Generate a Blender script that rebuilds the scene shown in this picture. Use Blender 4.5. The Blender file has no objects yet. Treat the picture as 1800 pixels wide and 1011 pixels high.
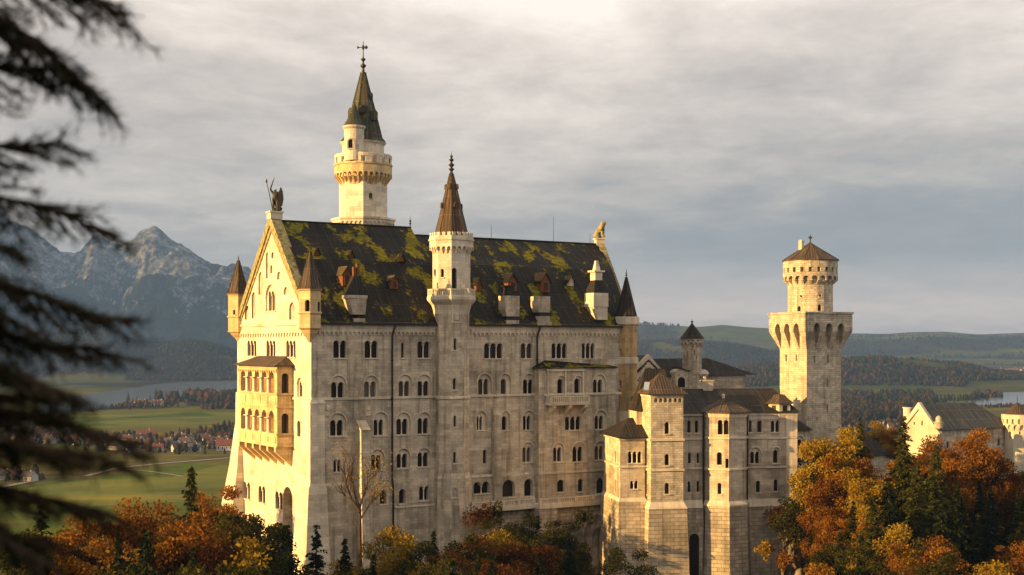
import bpy, math, random
import numpy as np
from mathutils import Vector, Matrix
from mathutils.geometry import tessellate_polygon

PI = math.pi
SC = bpy.context.scene
COL = SC.collection
F = 2330.0            # focal length in photo pixels, for measurements off the photo
HY = 612.0            # eye level in the photo

# ------------------------------------------------------------------ camera
cam_d = bpy.data.cameras.new('camera')
cam = bpy.data.objects.new('camera', cam_d); COL.objects.link(cam)
cam.rotation_euler = (PI/2, 0, 0)
cam_d.sensor_width = 36.0
cam_d.lens = 36.0*F/1800.0
cam_d.shift_y = (HY-505.5)/1800.0
cam_d.clip_start = 0.2
cam_d.clip_end = 60000
cam_d.dof.use_dof = True
cam_d.dof.focus_distance = 225
cam_d.dof.aperture_fstop = 2.5
SC.camera = cam

# ------------------------------------------------------------------ frames of the castle
US = Vector((.853, .522, 0)).normalized()       # along the long south front
NS = Vector((US.y, -US.x, 0))                    # its outward normal
ZU = Vector((0, 0, 1))

# ------------------------------------------------------------------ sun, sky, exposure
SUN_EL = math.radians(11.5)
SUN_OFF = math.radians(-7.6)
to_sun_h = (-US*math.cos(SUN_OFF) + NS*math.sin(SUN_OFF)).normalized()
to_sun = (to_sun_h*math.cos(SUN_EL) + ZU*math.sin(SUN_EL)).normalized()
sd = bpy.data.lights.new('sun', 'SUN')
sd.energy = 5.0; sd.angle = math.radians(0.5); sd.color = (1.0, .60, .195)
so = bpy.data.objects.new('sun', sd); COL.objects.link(so)
so.rotation_euler = to_sun.to_track_quat('Z', 'Y').to_euler()
so.location = (-200, -100, 200)

W = bpy.data.worlds.new("World"); SC.world = W
W.use_nodes = True
nt = W.node_tree; nt.nodes.clear()
def N(t, typ, **kw):
    n = t.nodes.new(typ)
    for k, v in kw.items():
        if k.startswith('i_'):
            key = k[2:]
            key = int(key) if key.isdigit() else key.replace('_', ' ')
            n.inputs[key].default_value = v
        else: setattr(n, k, v)
    return n
def L(t, a, b): t.links.new(a, b)
def math_n(t, op, a, b=None, c=None, clamp=False):
    n = N(t, 'ShaderNodeMath', operation=op); n.use_clamp = clamp
    for i, x in enumerate((a, b, c)):
        if x is None: continue
        if isinstance(x, (int, float)): n.inputs[i].default_value = x
        else: L(t, x, n.inputs[i])
    return n.outputs[0]
def ramp(t, fac, stops, interp='LINEAR'):
    n = N(t, 'ShaderNodeValToRGB'); cr = n.color_ramp; cr.interpolation = interp
    while len(cr.elements) > 1: cr.elements.remove(cr.elements[-1])
    cr.elements[0].position = stops[0][0]; cr.elements[0].color = (*stops[0][1], 1)
    for p, c in stops[1:]:
        e = cr.elements.new(p); e.color = (*c, 1)
    if fac is not None: L(t, fac, n.inputs[0])
    return n.outputs[0]
def mix(t, fac, a, b, blend='MIX'):
    n = N(t, 'ShaderNodeMix', data_type='RGBA', blend_type=blend)
    for s, x in (('Factor', fac), ('A', a), ('B', b)):
        i = {'Factor': 0, 'A': 6, 'B': 7}[s]
        if isinstance(x, (int, float)): n.inputs[i].default_value = x
        elif isinstance(x, tuple): n.inputs[i].default_value = (*x, 1)
        else: L(t, x, n.inputs[i])
    return n.outputs[2]
def g3(v): return (v, v, v)

sky = N(nt, 'ShaderNodeTexSky', sky_type='NISHITA'); sky.sun_disc = False
sky.sun_elevation = SUN_EL; sky.sun_rotation = math.atan2(to_sun.x, to_sun.y)
sky.air_density = 1.0; sky.dust_density = 2.0
tc = N(nt, 'ShaderNodeTexCoord')
sep = N(nt, 'ShaderNodeSeparateXYZ'); L(nt, tc.outputs['Generated'], sep.inputs[0])
X, Y, Z = sep.outputs
den = math_n(nt, 'ADD', math_n(nt, 'MAXIMUM', Z, 0.0), 0.13)
cx = math_n(nt, 'DIVIDE', X, den); cy = math_n(nt, 'DIVIDE', Y, den)
cmb = N(nt, 'ShaderNodeCombineXYZ'); L(nt, cx, cmb.inputs[0]); L(nt, cy, cmb.inputs[1])
n1 = N(nt, 'ShaderNodeTexNoise', i_Scale=0.95, i_Detail=10.0, i_Roughness=0.62, i_Distortion=0.25)
mp = N(nt, 'ShaderNodeMapping'); mp.inputs['Scale'].default_value = (1.0, .85, 1); mp.inputs['Location'].default_value = (3.7, 1.35, 0)
L(nt, cmb.outputs[0], mp.inputs[0]); L(nt, mp.outputs[0], n1.inputs['Vector'])
n2 = N(nt, 'ShaderNodeTexNoise', i_Scale=3.4, i_Detail=9.0, i_Roughness=0.66, i_Distortion=0.3)
mp2 = N(nt, 'ShaderNodeMapping'); mp2.inputs['Scale'].default_value = (0.95, .9, 1); mp2.inputs['Location'].default_value = (1.2, 7.9, 0)
L(nt, cmb.outputs[0], mp2.inputs[0]); L(nt, mp2.outputs[0], n2.inputs['Vector'])
cl = math_n(nt, 'ADD', math_n(nt, 'MULTIPLY', n1.outputs[0], 0.62), math_n(nt, 'MULTIPLY', n2.outputs[0], 0.38))
# a cloud deck that is thinner and brighter higher up and towards the sun's side (left)
tilt = math_n(nt, 'MULTIPLY', X, math_n(nt, 'MULTIPLY_ADD', math_n(nt, 'MINIMUM', math_n(nt, 'MAXIMUM', Z, 0.0), .25), .62, -.155))
s_ = math_n(nt, 'ADD', math_n(nt, 'ADD', Z, math_n(nt, 'MULTIPLY', math_n(nt, 'SUBTRACT', cl, .5), .56)), tilt)
cc = ramp(nt, s_, [(0.0, (.165, .168, .185)), (.06, (.215, .205, .208)), (.11, (.31, .274, .25)), (.155, (.40, .348, .308)), (.20, (.50, .43, .375)), (.25, (.62, .54, .47)), (.30, (.74, .655, .58)), (.38, (.76, .67, .59)), (.55, (.64, .565, .475)), (1.0, (.44, .38, .30))])
band = math_n(nt, 'MULTIPLY', math_n(nt, 'SUBTRACT', 1.0, math_n(nt, 'MULTIPLY', math_n(nt, 'ABSOLUTE', math_n(nt, 'SUBTRACT', math_n(nt, 'ADD', Z, math_n(nt, 'MULTIPLY', math_n(nt, 'SUBTRACT', n2.outputs[0], .5), .05)), 0.028)), 24.0), clamp=True), 0.9)
cc = mix(nt, band, cc, (.52, .42, .36))
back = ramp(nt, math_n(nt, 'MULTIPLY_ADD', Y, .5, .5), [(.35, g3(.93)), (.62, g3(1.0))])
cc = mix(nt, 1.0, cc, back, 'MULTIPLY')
skys = N(nt, 'ShaderNodeMix', data_type='RGBA', blend_type='MULTIPLY'); skys.inputs[0].default_value = 1.0
L(nt, sky.outputs[0], skys.inputs[6]); skys.inputs[7].default_value = (.012, .012, .012, 1)
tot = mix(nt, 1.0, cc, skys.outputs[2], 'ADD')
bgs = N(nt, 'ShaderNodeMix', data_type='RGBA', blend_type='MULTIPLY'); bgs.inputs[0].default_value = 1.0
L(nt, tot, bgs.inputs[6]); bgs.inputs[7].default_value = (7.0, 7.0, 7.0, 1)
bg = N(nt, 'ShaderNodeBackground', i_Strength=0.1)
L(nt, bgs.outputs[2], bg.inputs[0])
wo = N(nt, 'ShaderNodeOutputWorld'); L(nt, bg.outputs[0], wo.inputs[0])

SC.view_settings.view_transform = 'Standard'
SC.view_settings.look = 'None'
SC.view_settings.exposure = 1.16
SC.view_settings.gamma = 1.0
SC.cycles.max_bounces = 5
SC.cycles.diffuse_bounces = 3
SC.cycles.volume_bounces = 0
SC.cycles.transparent_max_bounces = 8

# ------------------------------------------------------------------ helpers
def Z1(x, y): return (380+x/3.1587, 300+y/3.1587)
def Z2(x, y): return (380+x/2.2413, 560+y/2.2413)
def Z3(x, y): return (720+x/3.369, 380+y/3.369)
def Z4(x, y): return (740+x/2.2425, 560+y/2.2425)
def Z5(x, y): return (1040+x/2.2425, 560+y/2.2425)
def Z6(x, y): return (1080+x/3.611, 480+y/3.611)
def Z7(x, y): return (1340+x/2.8804, 660+y/2.8804)
def ZT(x, y): return (1320+x/2.527, 380+y/2.527)
def Z8(x, y): return (540+x/2.593, 50+y/2.593)
def at(px, py, D): return Vector(((px-900)/F*D, D, (HY-py)/F*D))
def zat(py, D): return (HY-py)/F*D

class Fr:
    """vertical plane: origin, u = rightwards seen from outside, n = outward"""
    def __init__(s, o, u):
        s.o = Vector((o[0], o[1], 0)); s.u = Vector((u[0], u[1], 0)).normalized(); s.n = Vector((s.u.y, -s.u.x, 0))
    def P(s, a, z, d=0.0): return s.o + s.u*a + s.n*d + ZU*z
    def px(s, p, d=0.0):
        r = Vector(((p[0]-900)/F, 1, (HY-p[1])/F)); o = s.o + s.n*d
        k = o.dot(s.n)/r.dot(s.n); q = r*k
        return (q-o).dot(s.u), q.z
    def off(s, a=0, d=0): return Fr(s.o+s.u*a+s.n*d, s.u)

class MB:
    def __init__(s): s.v = []; s.f = []
    def add(s, pts, faces):
        b = len(s.v); s.v += [tuple(p) for p in pts]; s.f += [[i+b for i in f] for f in faces]
    def poly(s, pts): s.add(pts, [list(range(len(pts)))])
    def prism(s, A, B, ca=True, cb=True):
        n = len(A); fs = [[i, (i+1) % n, n+(i+1) % n, n+i] for i in range(n)]
        if ca: fs.append(list(range(n-1, -1, -1)))
        if cb: fs.append(list(range(n, 2*n)))
        s.add(list(A)+list(B), fs)
    def cone(s, A, apex, cap=False):
        n = len(A); fs = [[i, (i+1) % n, n] for i in range(n)]
        if cap: fs.append(list(range(n-1, -1, -1)))
        s.add(list(A)+[apex], fs)
    def box(s, fr, a0, a1, d0, d1, z0, z1):
        s.prism(ring(fr, a0, a1, d0, d1, z0), ring(fr, a0, a1, d0, d1, z1))
    def lathe(s, c, prof, n=12, rot=0.0, cap=True):
        rings = []
        for r, z in prof: rings.append([Vector((c[0]+r*math.cos(rot+2*PI*i/n), c[1]+r*math.sin(rot+2*PI*i/n), z)) for i in range(n)])
        b = len(s.v); s.v += [tuple(p) for R in rings for p in R]
        for k in range(len(rings)-1):
            for i in range(n):
                s.f.append([b+k*n+i, b+k*n+(i+1) % n, b+(k+1)*n+(i+1) % n, b+(k+1)*n+i])
        if cap:
            s.f.append([b+i for i in range(n-1, -1, -1)]); s.f.append([b+(len(rings)-1)*n+i for i in range(n)])
    def tube(s, path, radii, n=6):
        path = [Vector(p) for p in path]
        if isinstance(radii, (int, float)): radii = [radii]*len(path)
        b = len(s.v)
        for i, p in enumerate(path):
            t = (path[min(i+1, len(path)-1)]-path[max(i-1, 0)]).normalized()
            x = t.orthogonal().normalized() if abs(t.z) > .9 else t.cross(ZU).normalized()
            y = t.cross(x)
            for k in range(n):
                a = 2*PI*k/n; s.v.append(tuple(p + (x*math.cos(a)+y*math.sin(a))*radii[i]))
        for i in range(len(path)-1):
            for k in range(n): s.f.append([b+i*n+k, b+i*n+(k+1) % n, b+(i+1)*n+(k+1) % n, b+(i+1)*n+k])
        s.f.append([b+k for k in range(n-1, -1, -1)]); s.f.append([b+(len(path)-1)*n+k for k in range(n)])
    def wall(s, fr, outer, holes=(), d=0.0):
        loops = [outer]+list(holes)
        flat = [p for l in loops for p in l]
        tris = tessellate_polygon([[Vector((p[0], p[1], 0)) for p in l] for l in loops])
        fs = []
        for t in tris:
            a, b, c = (flat[i] for i in t)
            ar = (b[0]-a[0])*(c[1]-a[1])-(c[0]-a[0])*(b[1]-a[1])
            fs.append(list(t) if ar > 0 else [t[0], t[2], t[1]])
        s.add([fr.P(p[0], p[1], d) for p in flat], fs)
    def slab(s, fr, outer, d0, d1, holes=()):
        """vertical plate between depths d0 (back) and d1 (front), with openings"""
        s.wall(fr, outer, holes, d1)
        for l in [outer]+list(holes): s.band(fr, l, d1, d0)
    def band(s, fr, loop, da, db):
        n = len(loop)
        for i in range(n):
            p, q = loop[i], loop[(i+1) % n]
            s.add([fr.P(*p, da), fr.P(*q, da), fr.P(*q, db), fr.P(*p, db)], [[0, 1, 2, 3]])
    def build_each(s, name, m, parent=None):
        """every separate piece becomes an object of its own"""
        p = list(range(len(s.v)))
        def fd(i):
            while p[i] != i: p[i] = p[p[i]]; i = p[i]
            return i
        for f in s.f:
            for i in f[1:]: p[fd(i)] = fd(f[0])
        gr = {}
        for f in s.f: gr.setdefault(fd(f[0]), []).append(f)
        for fs in gr.values():
            mb = MB(); ix = {}
            for f in fs:
                for i in f:
                    if i not in ix: ix[i] = len(mb.v); mb.v.append(s.v[i])
                mb.f.append([ix[i] for i in f])
            mb.build(name, m, parent)
    def build(s, name, m, parent=None, smooth=None):
        off = Vector((0, 0, 0)); q = parent
        while q is not None: off += q.location; q = q.parent
        me = bpy.data.meshes.new(name)
        co = np.array(s.v, dtype=np.float64).reshape(-1, 3)
        me.from_pydata((co-np.array(off)).tolist(), [], s.f)
        uv = me.uv_layers.new(name='UVMap').data
        k = 0
        for f in s.f:
            p = co[f]; nn = np.zeros(3)
            m_ = len(f)
            for i in range(m_): nn += np.cross(p[i], p[(i+1) % m_])
            ln = np.linalg.norm(nn); nn = nn/ln if ln > 1e-12 else np.array((0, 0, 1.))
            h = math.hypot(nn[0], nn[1])
            for i in range(m_):
                if h > .25:
                    uv[k].uv = ((-nn[1]*p[i][0]+nn[0]*p[i][1])/h, p[i][2]/h)
                else: uv[k].uv = (p[i][0], p[i][1])
                k += 1
        if m is not None: me.materials.append(m)
        if smooth is not None:
            me.shade_smooth(); me.set_sharp_from_angle(angle=math.radians(smooth))
        o = bpy.data.objects.new(name, me); COL.objects.link(o)
        if parent is not None: o.parent = parent
        return o

def ring(fr, a0, a1, d0, d1, z):
    return [fr.P(a0, z, d1), fr.P(a1, z, d1), fr.P(a1, z, d0), fr.P(a0, z, d0)]
def ngon(c, r, z, n, rot): return [Vector((c[0]+r*math.cos(rot+2*PI*i/n), c[1]+r*math.sin(rot+2*PI*i/n), z)) for i in range(n)]
def facets(c, R, n, rot):
    out = []
    for i in range(n):
        a0, a1 = rot+2*PI*i/n, rot+2*PI*(i+1)/n
        p, q = Vector((c[0]+R*math.cos(a0), c[1]+R*math.sin(a0), 0)), Vector((c[0]+R*math.cos(a1), c[1]+R*math.sin(a1), 0))
        f = Fr(p, q-p); f.w = (q-p).length; out.append(f)
    return out
def thing(name, label, cat, loc=(0, 0, 0), group=None):
    o = bpy.data.objects.new(name, None); COL.objects.link(o); o.location = loc
    o.empty_display_size = 1.0
    o['label'] = label; o['category'] = cat
    if group: o['group'] = group
    bpy.context.view_layer.update()
    return o
def tag(o, label, cat, group=None):
    o['label'] = label; o['category'] = cat
    if group: o['group'] = group
    return o
def struct(o): o['kind'] = 'structure'; return o
def copy_tree(o, parent=None):
    c = o.copy(); COL.objects.link(c)
    if parent is not None: c.parent = parent
    for ch in list(o.children): copy_tree(ch, c)
    return c

def arch_loop(a0, a1, z0, z1, n=8):
    """CCW arched opening"""
    r = (a1-a0)/2; c = (a0+a1)/2; zs = max(z1-r, z0+.05); ry = z1-zs
    return [(a0, z0), (a1, z0)] + [(c+r*math.cos(PI*i/n), zs+ry*math.sin(PI*i/n)) for i in range(n+1)]
def multi_loop(a0, a1, z0, z1, k, m, n=6):
    w = a1-a0; lw = (w-(k-1)*m)/k; r = lw/2; zs = z1-r
    pts = [(a0, z0), (a1, z0)]
    for j in range(k-1, -1, -1):
        c = a0+j*(lw+m)+r
        pts += [(c+r*math.cos(PI*i/n), zs+r*math.sin(PI*i/n)) for i in range(n+1)]
    return pts, lw, zs
def window(parent, fr, a0, a1, z0, z1, k=1, arch=None, depth=.5, flat=False, sill=True, d=0.0, m=.26, mat=None, pane_m=None, colr=None):
    """recessed arched window; returns the loop to cut in the wall"""
    mat = mat or M['trim']; pane_m = pane_m or M['pane']
    mb = MB(); f2 = fr if d == 0 else fr.off(0, d)
    if k > 1: loop, lw, zs = multi_loop(a0, a1, z0, z1, k, m)
    elif flat: loop = [(a0, z0), (a1, z0), (a1, z1), (a0, z1)]; lw = a1-a0; zs = z1
    else: loop = arch_loop(a0, a1, z0, z1); lw = a1-a0; zs = z1-lw/2
    d0 = 0.0
    if arch:
        oa0, oa1, oz = arch
        outer = arch_loop(oa0, oa1, z0-.02, oz, 12); d0 = -.28
        mb.band(f2, outer, 0, d0); mb.wall(f2, outer, [loop], d0)
        ring_o = arch_loop(oa0-.2, oa1+.2, z0, oz+.2, 12)[2:]; ring_i = arch_loop(oa0, oa1, z0, oz, 12)[2:]
        for i in range(len(ring_o)-1):
            q = [ring_o[i], ring_o[i+1], ring_i[i+1], ring_i[i]]
            mb.prism([f2.P(*p, -.02) for p in q], [f2.P(*p, .07) for p in q])
    else: outer = loop
    mb.band(f2, loop, d0, d0-depth)
    if sill: mb.box(f2, (arch[0] if arch else a0)-.12, (arch[1] if arch else a1)+.12, -.04, .16, z0-.2, z0-.004)
    o = mb.build('window', mat, parent)
    pb = MB(); pb.wall(f2, loop, (), d0-depth+.03); pb.build('pane', pane_m, o)
    if k > 1:
        for j in range(1, k):
            c = a0+j*(lw+m)-m/2
            cb = MB(); q = f2.P(c, 0, d0-.2); r = m*.36
            cb.lathe((q.x, q.y), [(r*1.5, z0), (r*1.5, z0+.12), (r, z0+.2), (r, zs-.3), (r*1.2, zs-.24), (m*.75, zs-.1), (m*.75, zs+.0)], 8)
            cb.build('column', M['column'], o, 40)
    return outer
def wpx(parent, fr, Zf, x0, x1, yt, yb, k=1, arch=None, dd=0.0, **kw):
    """window measured off the photo: opening x0..x1, top yt, sill yb; arch = (x0, x1, ytop)"""
    a0, z0 = fr.px(Zf(x0, yb), dd); a1, _ = fr.px(Zf(x1, yb), dd); _, z1 = fr.px(Zf((x0+x1)/2, yt), dd)
    ar = None
    if arch:
        b0, _ = fr.px(Zf(arch[0], yb), dd); b1, _ = fr.px(Zf(arch[1], yb), dd); _, bz = fr.px(Zf((arch[0]+arch[1])/2, arch[2]), dd)
        b0 = min(b0, a0-.12); b1 = max(b1, a1+.12); bz = max(bz, z1+.25)
        ar = (b0, b1, bz)
    return window(parent, fr, a0, a1, z0, z1, k, ar, d=dd, **kw)
def niche(parent, fr, loop, depth=.18, name='niche'):
    mb = MB(); mb.band(fr, loop, 0, -depth); mb.wall(fr, loop, (), -depth)
    mb.build(name, M['stone'], parent); return loop
def scallop_loop(a0, a1, zt, zb, n, legs=.35, seg=5):
    """band whose lower edge is a row of n small round arches"""
    w = (a1-a0)/n; r = w*.5*(1-legs*.7); zs = zb+.3*(zt-zb)*0.6
    low = []
    for i in range(n):
        c = a0+(i+.5)*w
        low += [(c-r, zb)] + [(c-r*math.cos(PI*j/seg), zs+r*math.sin(PI*j/seg)*min(1, (zt-zs-.08)/r)) for j in range(seg+1)] + [(c+r, zb)]
    return [(a0, zb)] + low + [(a1, zb), (a1, zt), (a0, zt)]
def frieze(mb, fr, a0, a1, zt, zb, n, d0, d1, legs=.35):
    mb.slab(fr, scallop_loop(a0, a1, zt, zb, n, legs), d0, d1)
def crenels(mb, fr, a0, a1, z0, z1, zm, n, d0, d1):
    mb.box(fr, a0, a1, d0, d1, z0, zm)
    w = (a1-a0)/n
    for i in range(n): mb.box(fr, a0+(i+.2)*w, a0+(i+.8)*w, d0, d1, zm-.003, z1)
def machicolation(mb, c, R0, R1, zb, zs, zt, n, rot, per=1, cw=.3):
    """corbel ring on a polygonal or round tower: soffit, arch panels and wedge corbels"""
    mb.lathe(c, [(R0*.99, zb), (R1-.32, zt-.02), (R1-.32, zt)], n, rot, cap=False)
    fs = facets(c, R1, n, rot)
    for f in fs:
        frieze(mb, f, .002, f.w-.002, zt, zs, per, -.3, 0, .35)
    nn = n*per
    for i in range(nn):
        a = rot+2*PI*i/nn
        u = Vector((math.cos(a), math.sin(a), 0)); t = Vector((-u.y, u.x, 0)); o = Vector((c[0], c[1], 0))
        h = cw/2
        rr0 = R0*.97; rr1 = R1*math.cos(PI/n)-.02 if per > 1 else R1-.05
        A = [o+u*rr0-t*h+ZU*zb, o+u*rr0-t*h+ZU*(zs+.05), o+u*rr1-t*h+ZU*(zs+.05)]
        B = [p+t*cw for p in A]
        mb.prism(A, B)
def oct_shaft(parent, c, R, n, rot, z0, z1, wins=(), name='shaft', mat=None, R2=None):
    """polygonal shaft; wins = list of (Zf, x0, x1, yt, yb, k) placed on the facet that shows there"""
    mb = MB(); fs = facets(c, R, n, rot); hs = [[] for _ in fs]
    vd = -Vector((c[0], c[1], 0)).normalized()
    for w in wins:
        Zf, x0, x1, yt, yb, k = w[:6]
        best = None
        for i, f in enumerate(fs):
            if f.n.dot(vd) < .12: continue
            a, z = f.px(Zf((x0+x1)/2, yb))
            q = f.P(a, z)
            if -.05 < a < f.w+.05: best = i if best is None or f.n.dot(vd) > fs[best].n.dot(vd) else best
        if best is None: print('no facet', w); continue
        f = fs[best]; a0, zb = f.px(Zf(x0, yb)); a1, _ = f.px(Zf(x1, yb)); _, zt = f.px(Zf((x0+x1)/2, yt))
        wd = min(a1-a0, f.w*.86); cc_ = min(max((a0+a1)/2, wd/2+.06), f.w-wd/2-.06)
        hs[best].append(window(parent, f, cc_-wd/2, cc_+wd/2, zb, zt, k, sill=(wd > .4), m=.18))
    for f, h in zip(fs, hs): mb.wall(f, [(0, z0), (f.w, z0), (f.w, z1), (0, z1)], h)
    return mb.build(name, mat or M['stone'], parent)
def ribs(mb, c, prof, n, rot, r=.07):
    for i in range(n):
        a = rot+2*PI*i/n
        mb.tube([Vector((c[0]+rr*math.cos(a), c[1]+rr*math.sin(a), z)) for rr, z in prof], r, 4)
def finial_mb(c, z0, z1, s=1.0):
    h = z1-z0; mb = MB()
    prof = [(.10, 0), (.10, .08), (.30, .12), (.30, .16), (.08, .2), (.08, .3), (.26, .36), (.26, .42), (.07, .48), (.07, .56), (.2, .61), (.2, .65), (.05, .72), (.05, .82), (.11, .87), (.02, 1.0)]
    mb.lathe(c, [(r*s, z0+t*h) for r, t in prof], 8)
    return mb
# ------------------------------------------------------------------ materials
M = {}
def new_mat(name):
    m = bpy.data.materials.new(name); m.use_nodes = True; t = m.node_tree; t.nodes.clear()
    out = N(t, 'ShaderNodeOutputMaterial'); b = N(t, 'ShaderNodeBsdfPrincipled')
    b.inputs['Specular IOR Level'].default_value = .25
    L(t, b.outputs[0], out.inputs[0]); M[name] = m
    return m, t, b, out
def stone_mat(name, c1, c2, mort, bw=.95, rh=.46, bump=.35, stain=.35, msize=.012, scale=1.0, rough=.9):
    m, t, b, _ = new_mat(name)
    uv = N(t, 'ShaderNodeUVMap'); tc = N(t, 'ShaderNodeTexCoord')
    br = N(t, 'ShaderNodeTexBrick', i_Scale=scale, i_Mortar_Size=msize, i_Mortar_Smooth=.3, i_Bias=0.0, i_Brick_Width=bw, i_Row_Height=rh)
    br.offset = .43; br.inputs['Color1'].default_value = (*c1, 1); br.inputs['Color2'].default_value = (*c2, 1); br.inputs['Mortar'].default_value = (*mort, 1)
    nz = N(t, 'ShaderNodeTexNoise', i_Scale=.9, i_Detail=6.0, i_Roughness=.65); L(t, uv.outputs[0], nz.inputs['Vector'])
    wv = N(t, 'ShaderNodeVectorMath', operation='MULTIPLY_ADD'); L(t, nz.outputs['Color'], wv.inputs[0]); wv.inputs[1].default_value = (.08, .05, 0); L(t, uv.outputs[0], wv.inputs[2])
    L(t, wv.outputs[0], br.inputs['Vector'])
    # weathering: broad patches and vertical runs that belong to the stone
    n1 = N(t, 'ShaderNodeTexNoise', i_Scale=.11, i_Detail=7.0, i_Roughness=.62); L(t, uv.outputs[0], n1.inputs['Vector'])
    mp = N(t, 'ShaderNodeMapping'); mp.inputs['Scale'].default_value = (1.5, .09, 1); L(t, uv.outputs[0], mp.inputs[0])
    n2 = N(t, 'ShaderNodeTexNoise', i_Scale=.8, i_Detail=5.0, i_Roughness=.6); L(t, mp.outputs[0], n2.inputs['Vector'])
    n3 = N(t, 'ShaderNodeTexNoise', i_Scale=5.0, i_Detail=5.0, i_Roughness=.7); L(t, uv.outputs[0], n3.inputs['Vector'])
    # block-to-block variation at a coarser size
    br2 = N(t, 'ShaderNodeTexBrick', i_Scale=scale, i_Mortar_Size=0.0, i_Brick_Width=bw*2.7, i_Row_Height=rh*2)
    br2.offset = .37; br2.inputs['Color1'].default_value = (.83, .82, .80, 1); br2.inputs['Color2'].default_value = (1.16, 1.14, 1.10, 1); br2.inputs['Mortar'].default_value = (1, 1, 1, 1)
    L(t, wv.outputs[0], br2.inputs['Vector'])
    c = mix(t, 1.0, br.outputs[0], br2.outputs[0], 'MULTIPLY')
    f1 = ramp(t, n1.outputs[0], [(.30, g3(1-stain*1.2)), (.5, g3(1.0)), (.72, g3(1.08))])
    c = mix(t, 1.0, c, f1, 'MULTIPLY')
    f2 = ramp(t, n2.outputs[0], [(.33, (1-stain*1.3, 1-stain*1.35, 1-stain*1.45)), (.5, g3(1.0)), (.7, g3(1.06))])
    c = mix(t, .75, c, f2, 'MULTIPLY')
    f3 = ramp(t, n3.outputs[0], [(.3, g3(.86)), (.6, g3(1.04))])
    c = mix(t, .8, c, f3, 'MULTIPLY')
    L(t, c, b.inputs['Base Color']); b.inputs['Roughness'].default_value = rough
    hb = math_n(t, 'ADD', math_n(t, 'MULTIPLY', br.outputs['Fac'], -1.0), math_n(t, 'MULTIPLY', n3.outputs[0], .8))
    bp = N(t, 'ShaderNodeBump', i_Strength=bump, i_Distance=.06); L(t, hb, bp.inputs['Height']); L(t, bp.outputs[0], b.inputs['Normal'])
    return m
stone_mat('stone', (.585, .505, .395), (.43, .368, .285), (.32, .27, .205), bump=.42, stain=.45)
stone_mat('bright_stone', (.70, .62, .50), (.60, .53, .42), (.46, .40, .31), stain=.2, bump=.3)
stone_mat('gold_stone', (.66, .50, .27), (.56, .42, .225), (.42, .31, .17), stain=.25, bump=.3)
stone_mat('rough_stone', (.50, .42, .32), (.33, .28, .21), (.20, .165, .12), bw=1.25, rh=.62, bump=.9, msize=.03)
stone_mat('ochre_stone', (.47, .33, .165), (.38, .265, .13), (.29, .20, .10), stain=.35)
stone_mat('tower_stone', (.64, .555, .43), (.45, .38, .29), (.28, .24, .18), bw=.7, rh=.36, bump=.85, msize=.018)
stone_mat('trim', (.66, .575, .46), (.58, .505, .40), (.44, .38, .3), bw=1.6, rh=.9, bump=.15, stain=.25)
stone_mat('column', (.74, .66, .54), (.68, .60, .49), (.5, .44, .36), bw=3, rh=3, bump=.1, stain=.15)
stone_mat('plaster', (.62, .55, .43), (.57, .50, .39), (.66, .58, .45), bw=3, rh=2, bump=.1, stain=.22)

def plain(name, col, rough=.7, metal=0.0, noise=0.0, sc=3.0, bump=0.0, spec=.25, col2=None):
    m, t, b, _ = new_mat(name)
    b.inputs['Roughness'].default_value = rough; b.inputs['Metallic'].default_value = metal; b.inputs['Specular IOR Level'].default_value = spec
    tc = N(t, 'ShaderNodeTexCoord'); nz = N(t, 'ShaderNodeTexNoise', i_Scale=sc, i_Detail=6.0, i_Roughness=.65); L(t, tc.outputs['Object'], nz.inputs['Vector'])
    c2 = col2 or tuple(x*(1-noise) for x in col)
    L(t, ramp(t, nz.outputs[0], [(.35, c2), (.65, col)]), b.inputs['Base Color'])
    if bump:
        bp = N(t, 'ShaderNodeBump', i_Strength=bump, i_Distance=.1); L(t, nz.outputs[0], bp.inputs['Height']); L(t, bp.outputs[0], b.inputs['Normal'])
    return m
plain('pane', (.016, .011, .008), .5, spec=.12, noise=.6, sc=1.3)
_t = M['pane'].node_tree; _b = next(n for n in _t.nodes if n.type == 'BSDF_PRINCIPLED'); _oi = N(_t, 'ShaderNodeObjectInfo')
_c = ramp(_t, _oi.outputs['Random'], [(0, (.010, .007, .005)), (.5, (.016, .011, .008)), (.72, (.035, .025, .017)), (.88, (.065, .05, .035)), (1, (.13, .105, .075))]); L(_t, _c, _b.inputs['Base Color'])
plain('wood', (.22, .085, .03), .75, noise=.5, sc=4)
plain('bronze', (.075, .052, .02), .55, .4, noise=.55, sc=2.5, bump=.3, col2=(.03, .04, .03))
plain('mossy_stone', (.42, .34, .18), .9, noise=.5, sc=1.6, bump=.4, col2=(.12, .115, .03))
plain('iron', (.03, .027, .024), .5, .6)
plain('bark', (.075, .052, .035), .95, noise=.5, sc=5, bump=.5)
plain('pale_bark', (.24, .19, .13), .95, noise=.5, sc=3, bump=.4)
plain('render_white', (.46, .43, .39), .9, noise=.12, sc=.5)
plain('tile_red', (.17, .058, .042), .85, noise=.3, sc=.6)
plain('tile_brown', (.10, .06, .045), .85, noise=.3, sc=.6)
plain('tile_grey', (.10, .095, .095), .85, noise=.3, sc=.6)
plain('dark_wood', (.06, .038, .025), .9, noise=.3, sc=1)
plain('paving', (.42, .38, .32), .9, noise=.2, sc=.6)
plain('road', (.34, .32, .29), .9, noise=.2, sc=.2)
plain('cloth_red', (.4, .06, .05), .9); plain('cloth_blue', (.07, .09, .16), .9); plain('cloth_dark', (.03, .03, .035), .9); plain('cloth_pale', (.5, .46, .42), .9)
plain('loggia_shade', (.30, .165, .065), .9, noise=.5, sc=.7)  # brown sheet behind the open arcade, its inner shade put into the colour
plain('skin', (.5, .3, .2), .7)
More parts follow.
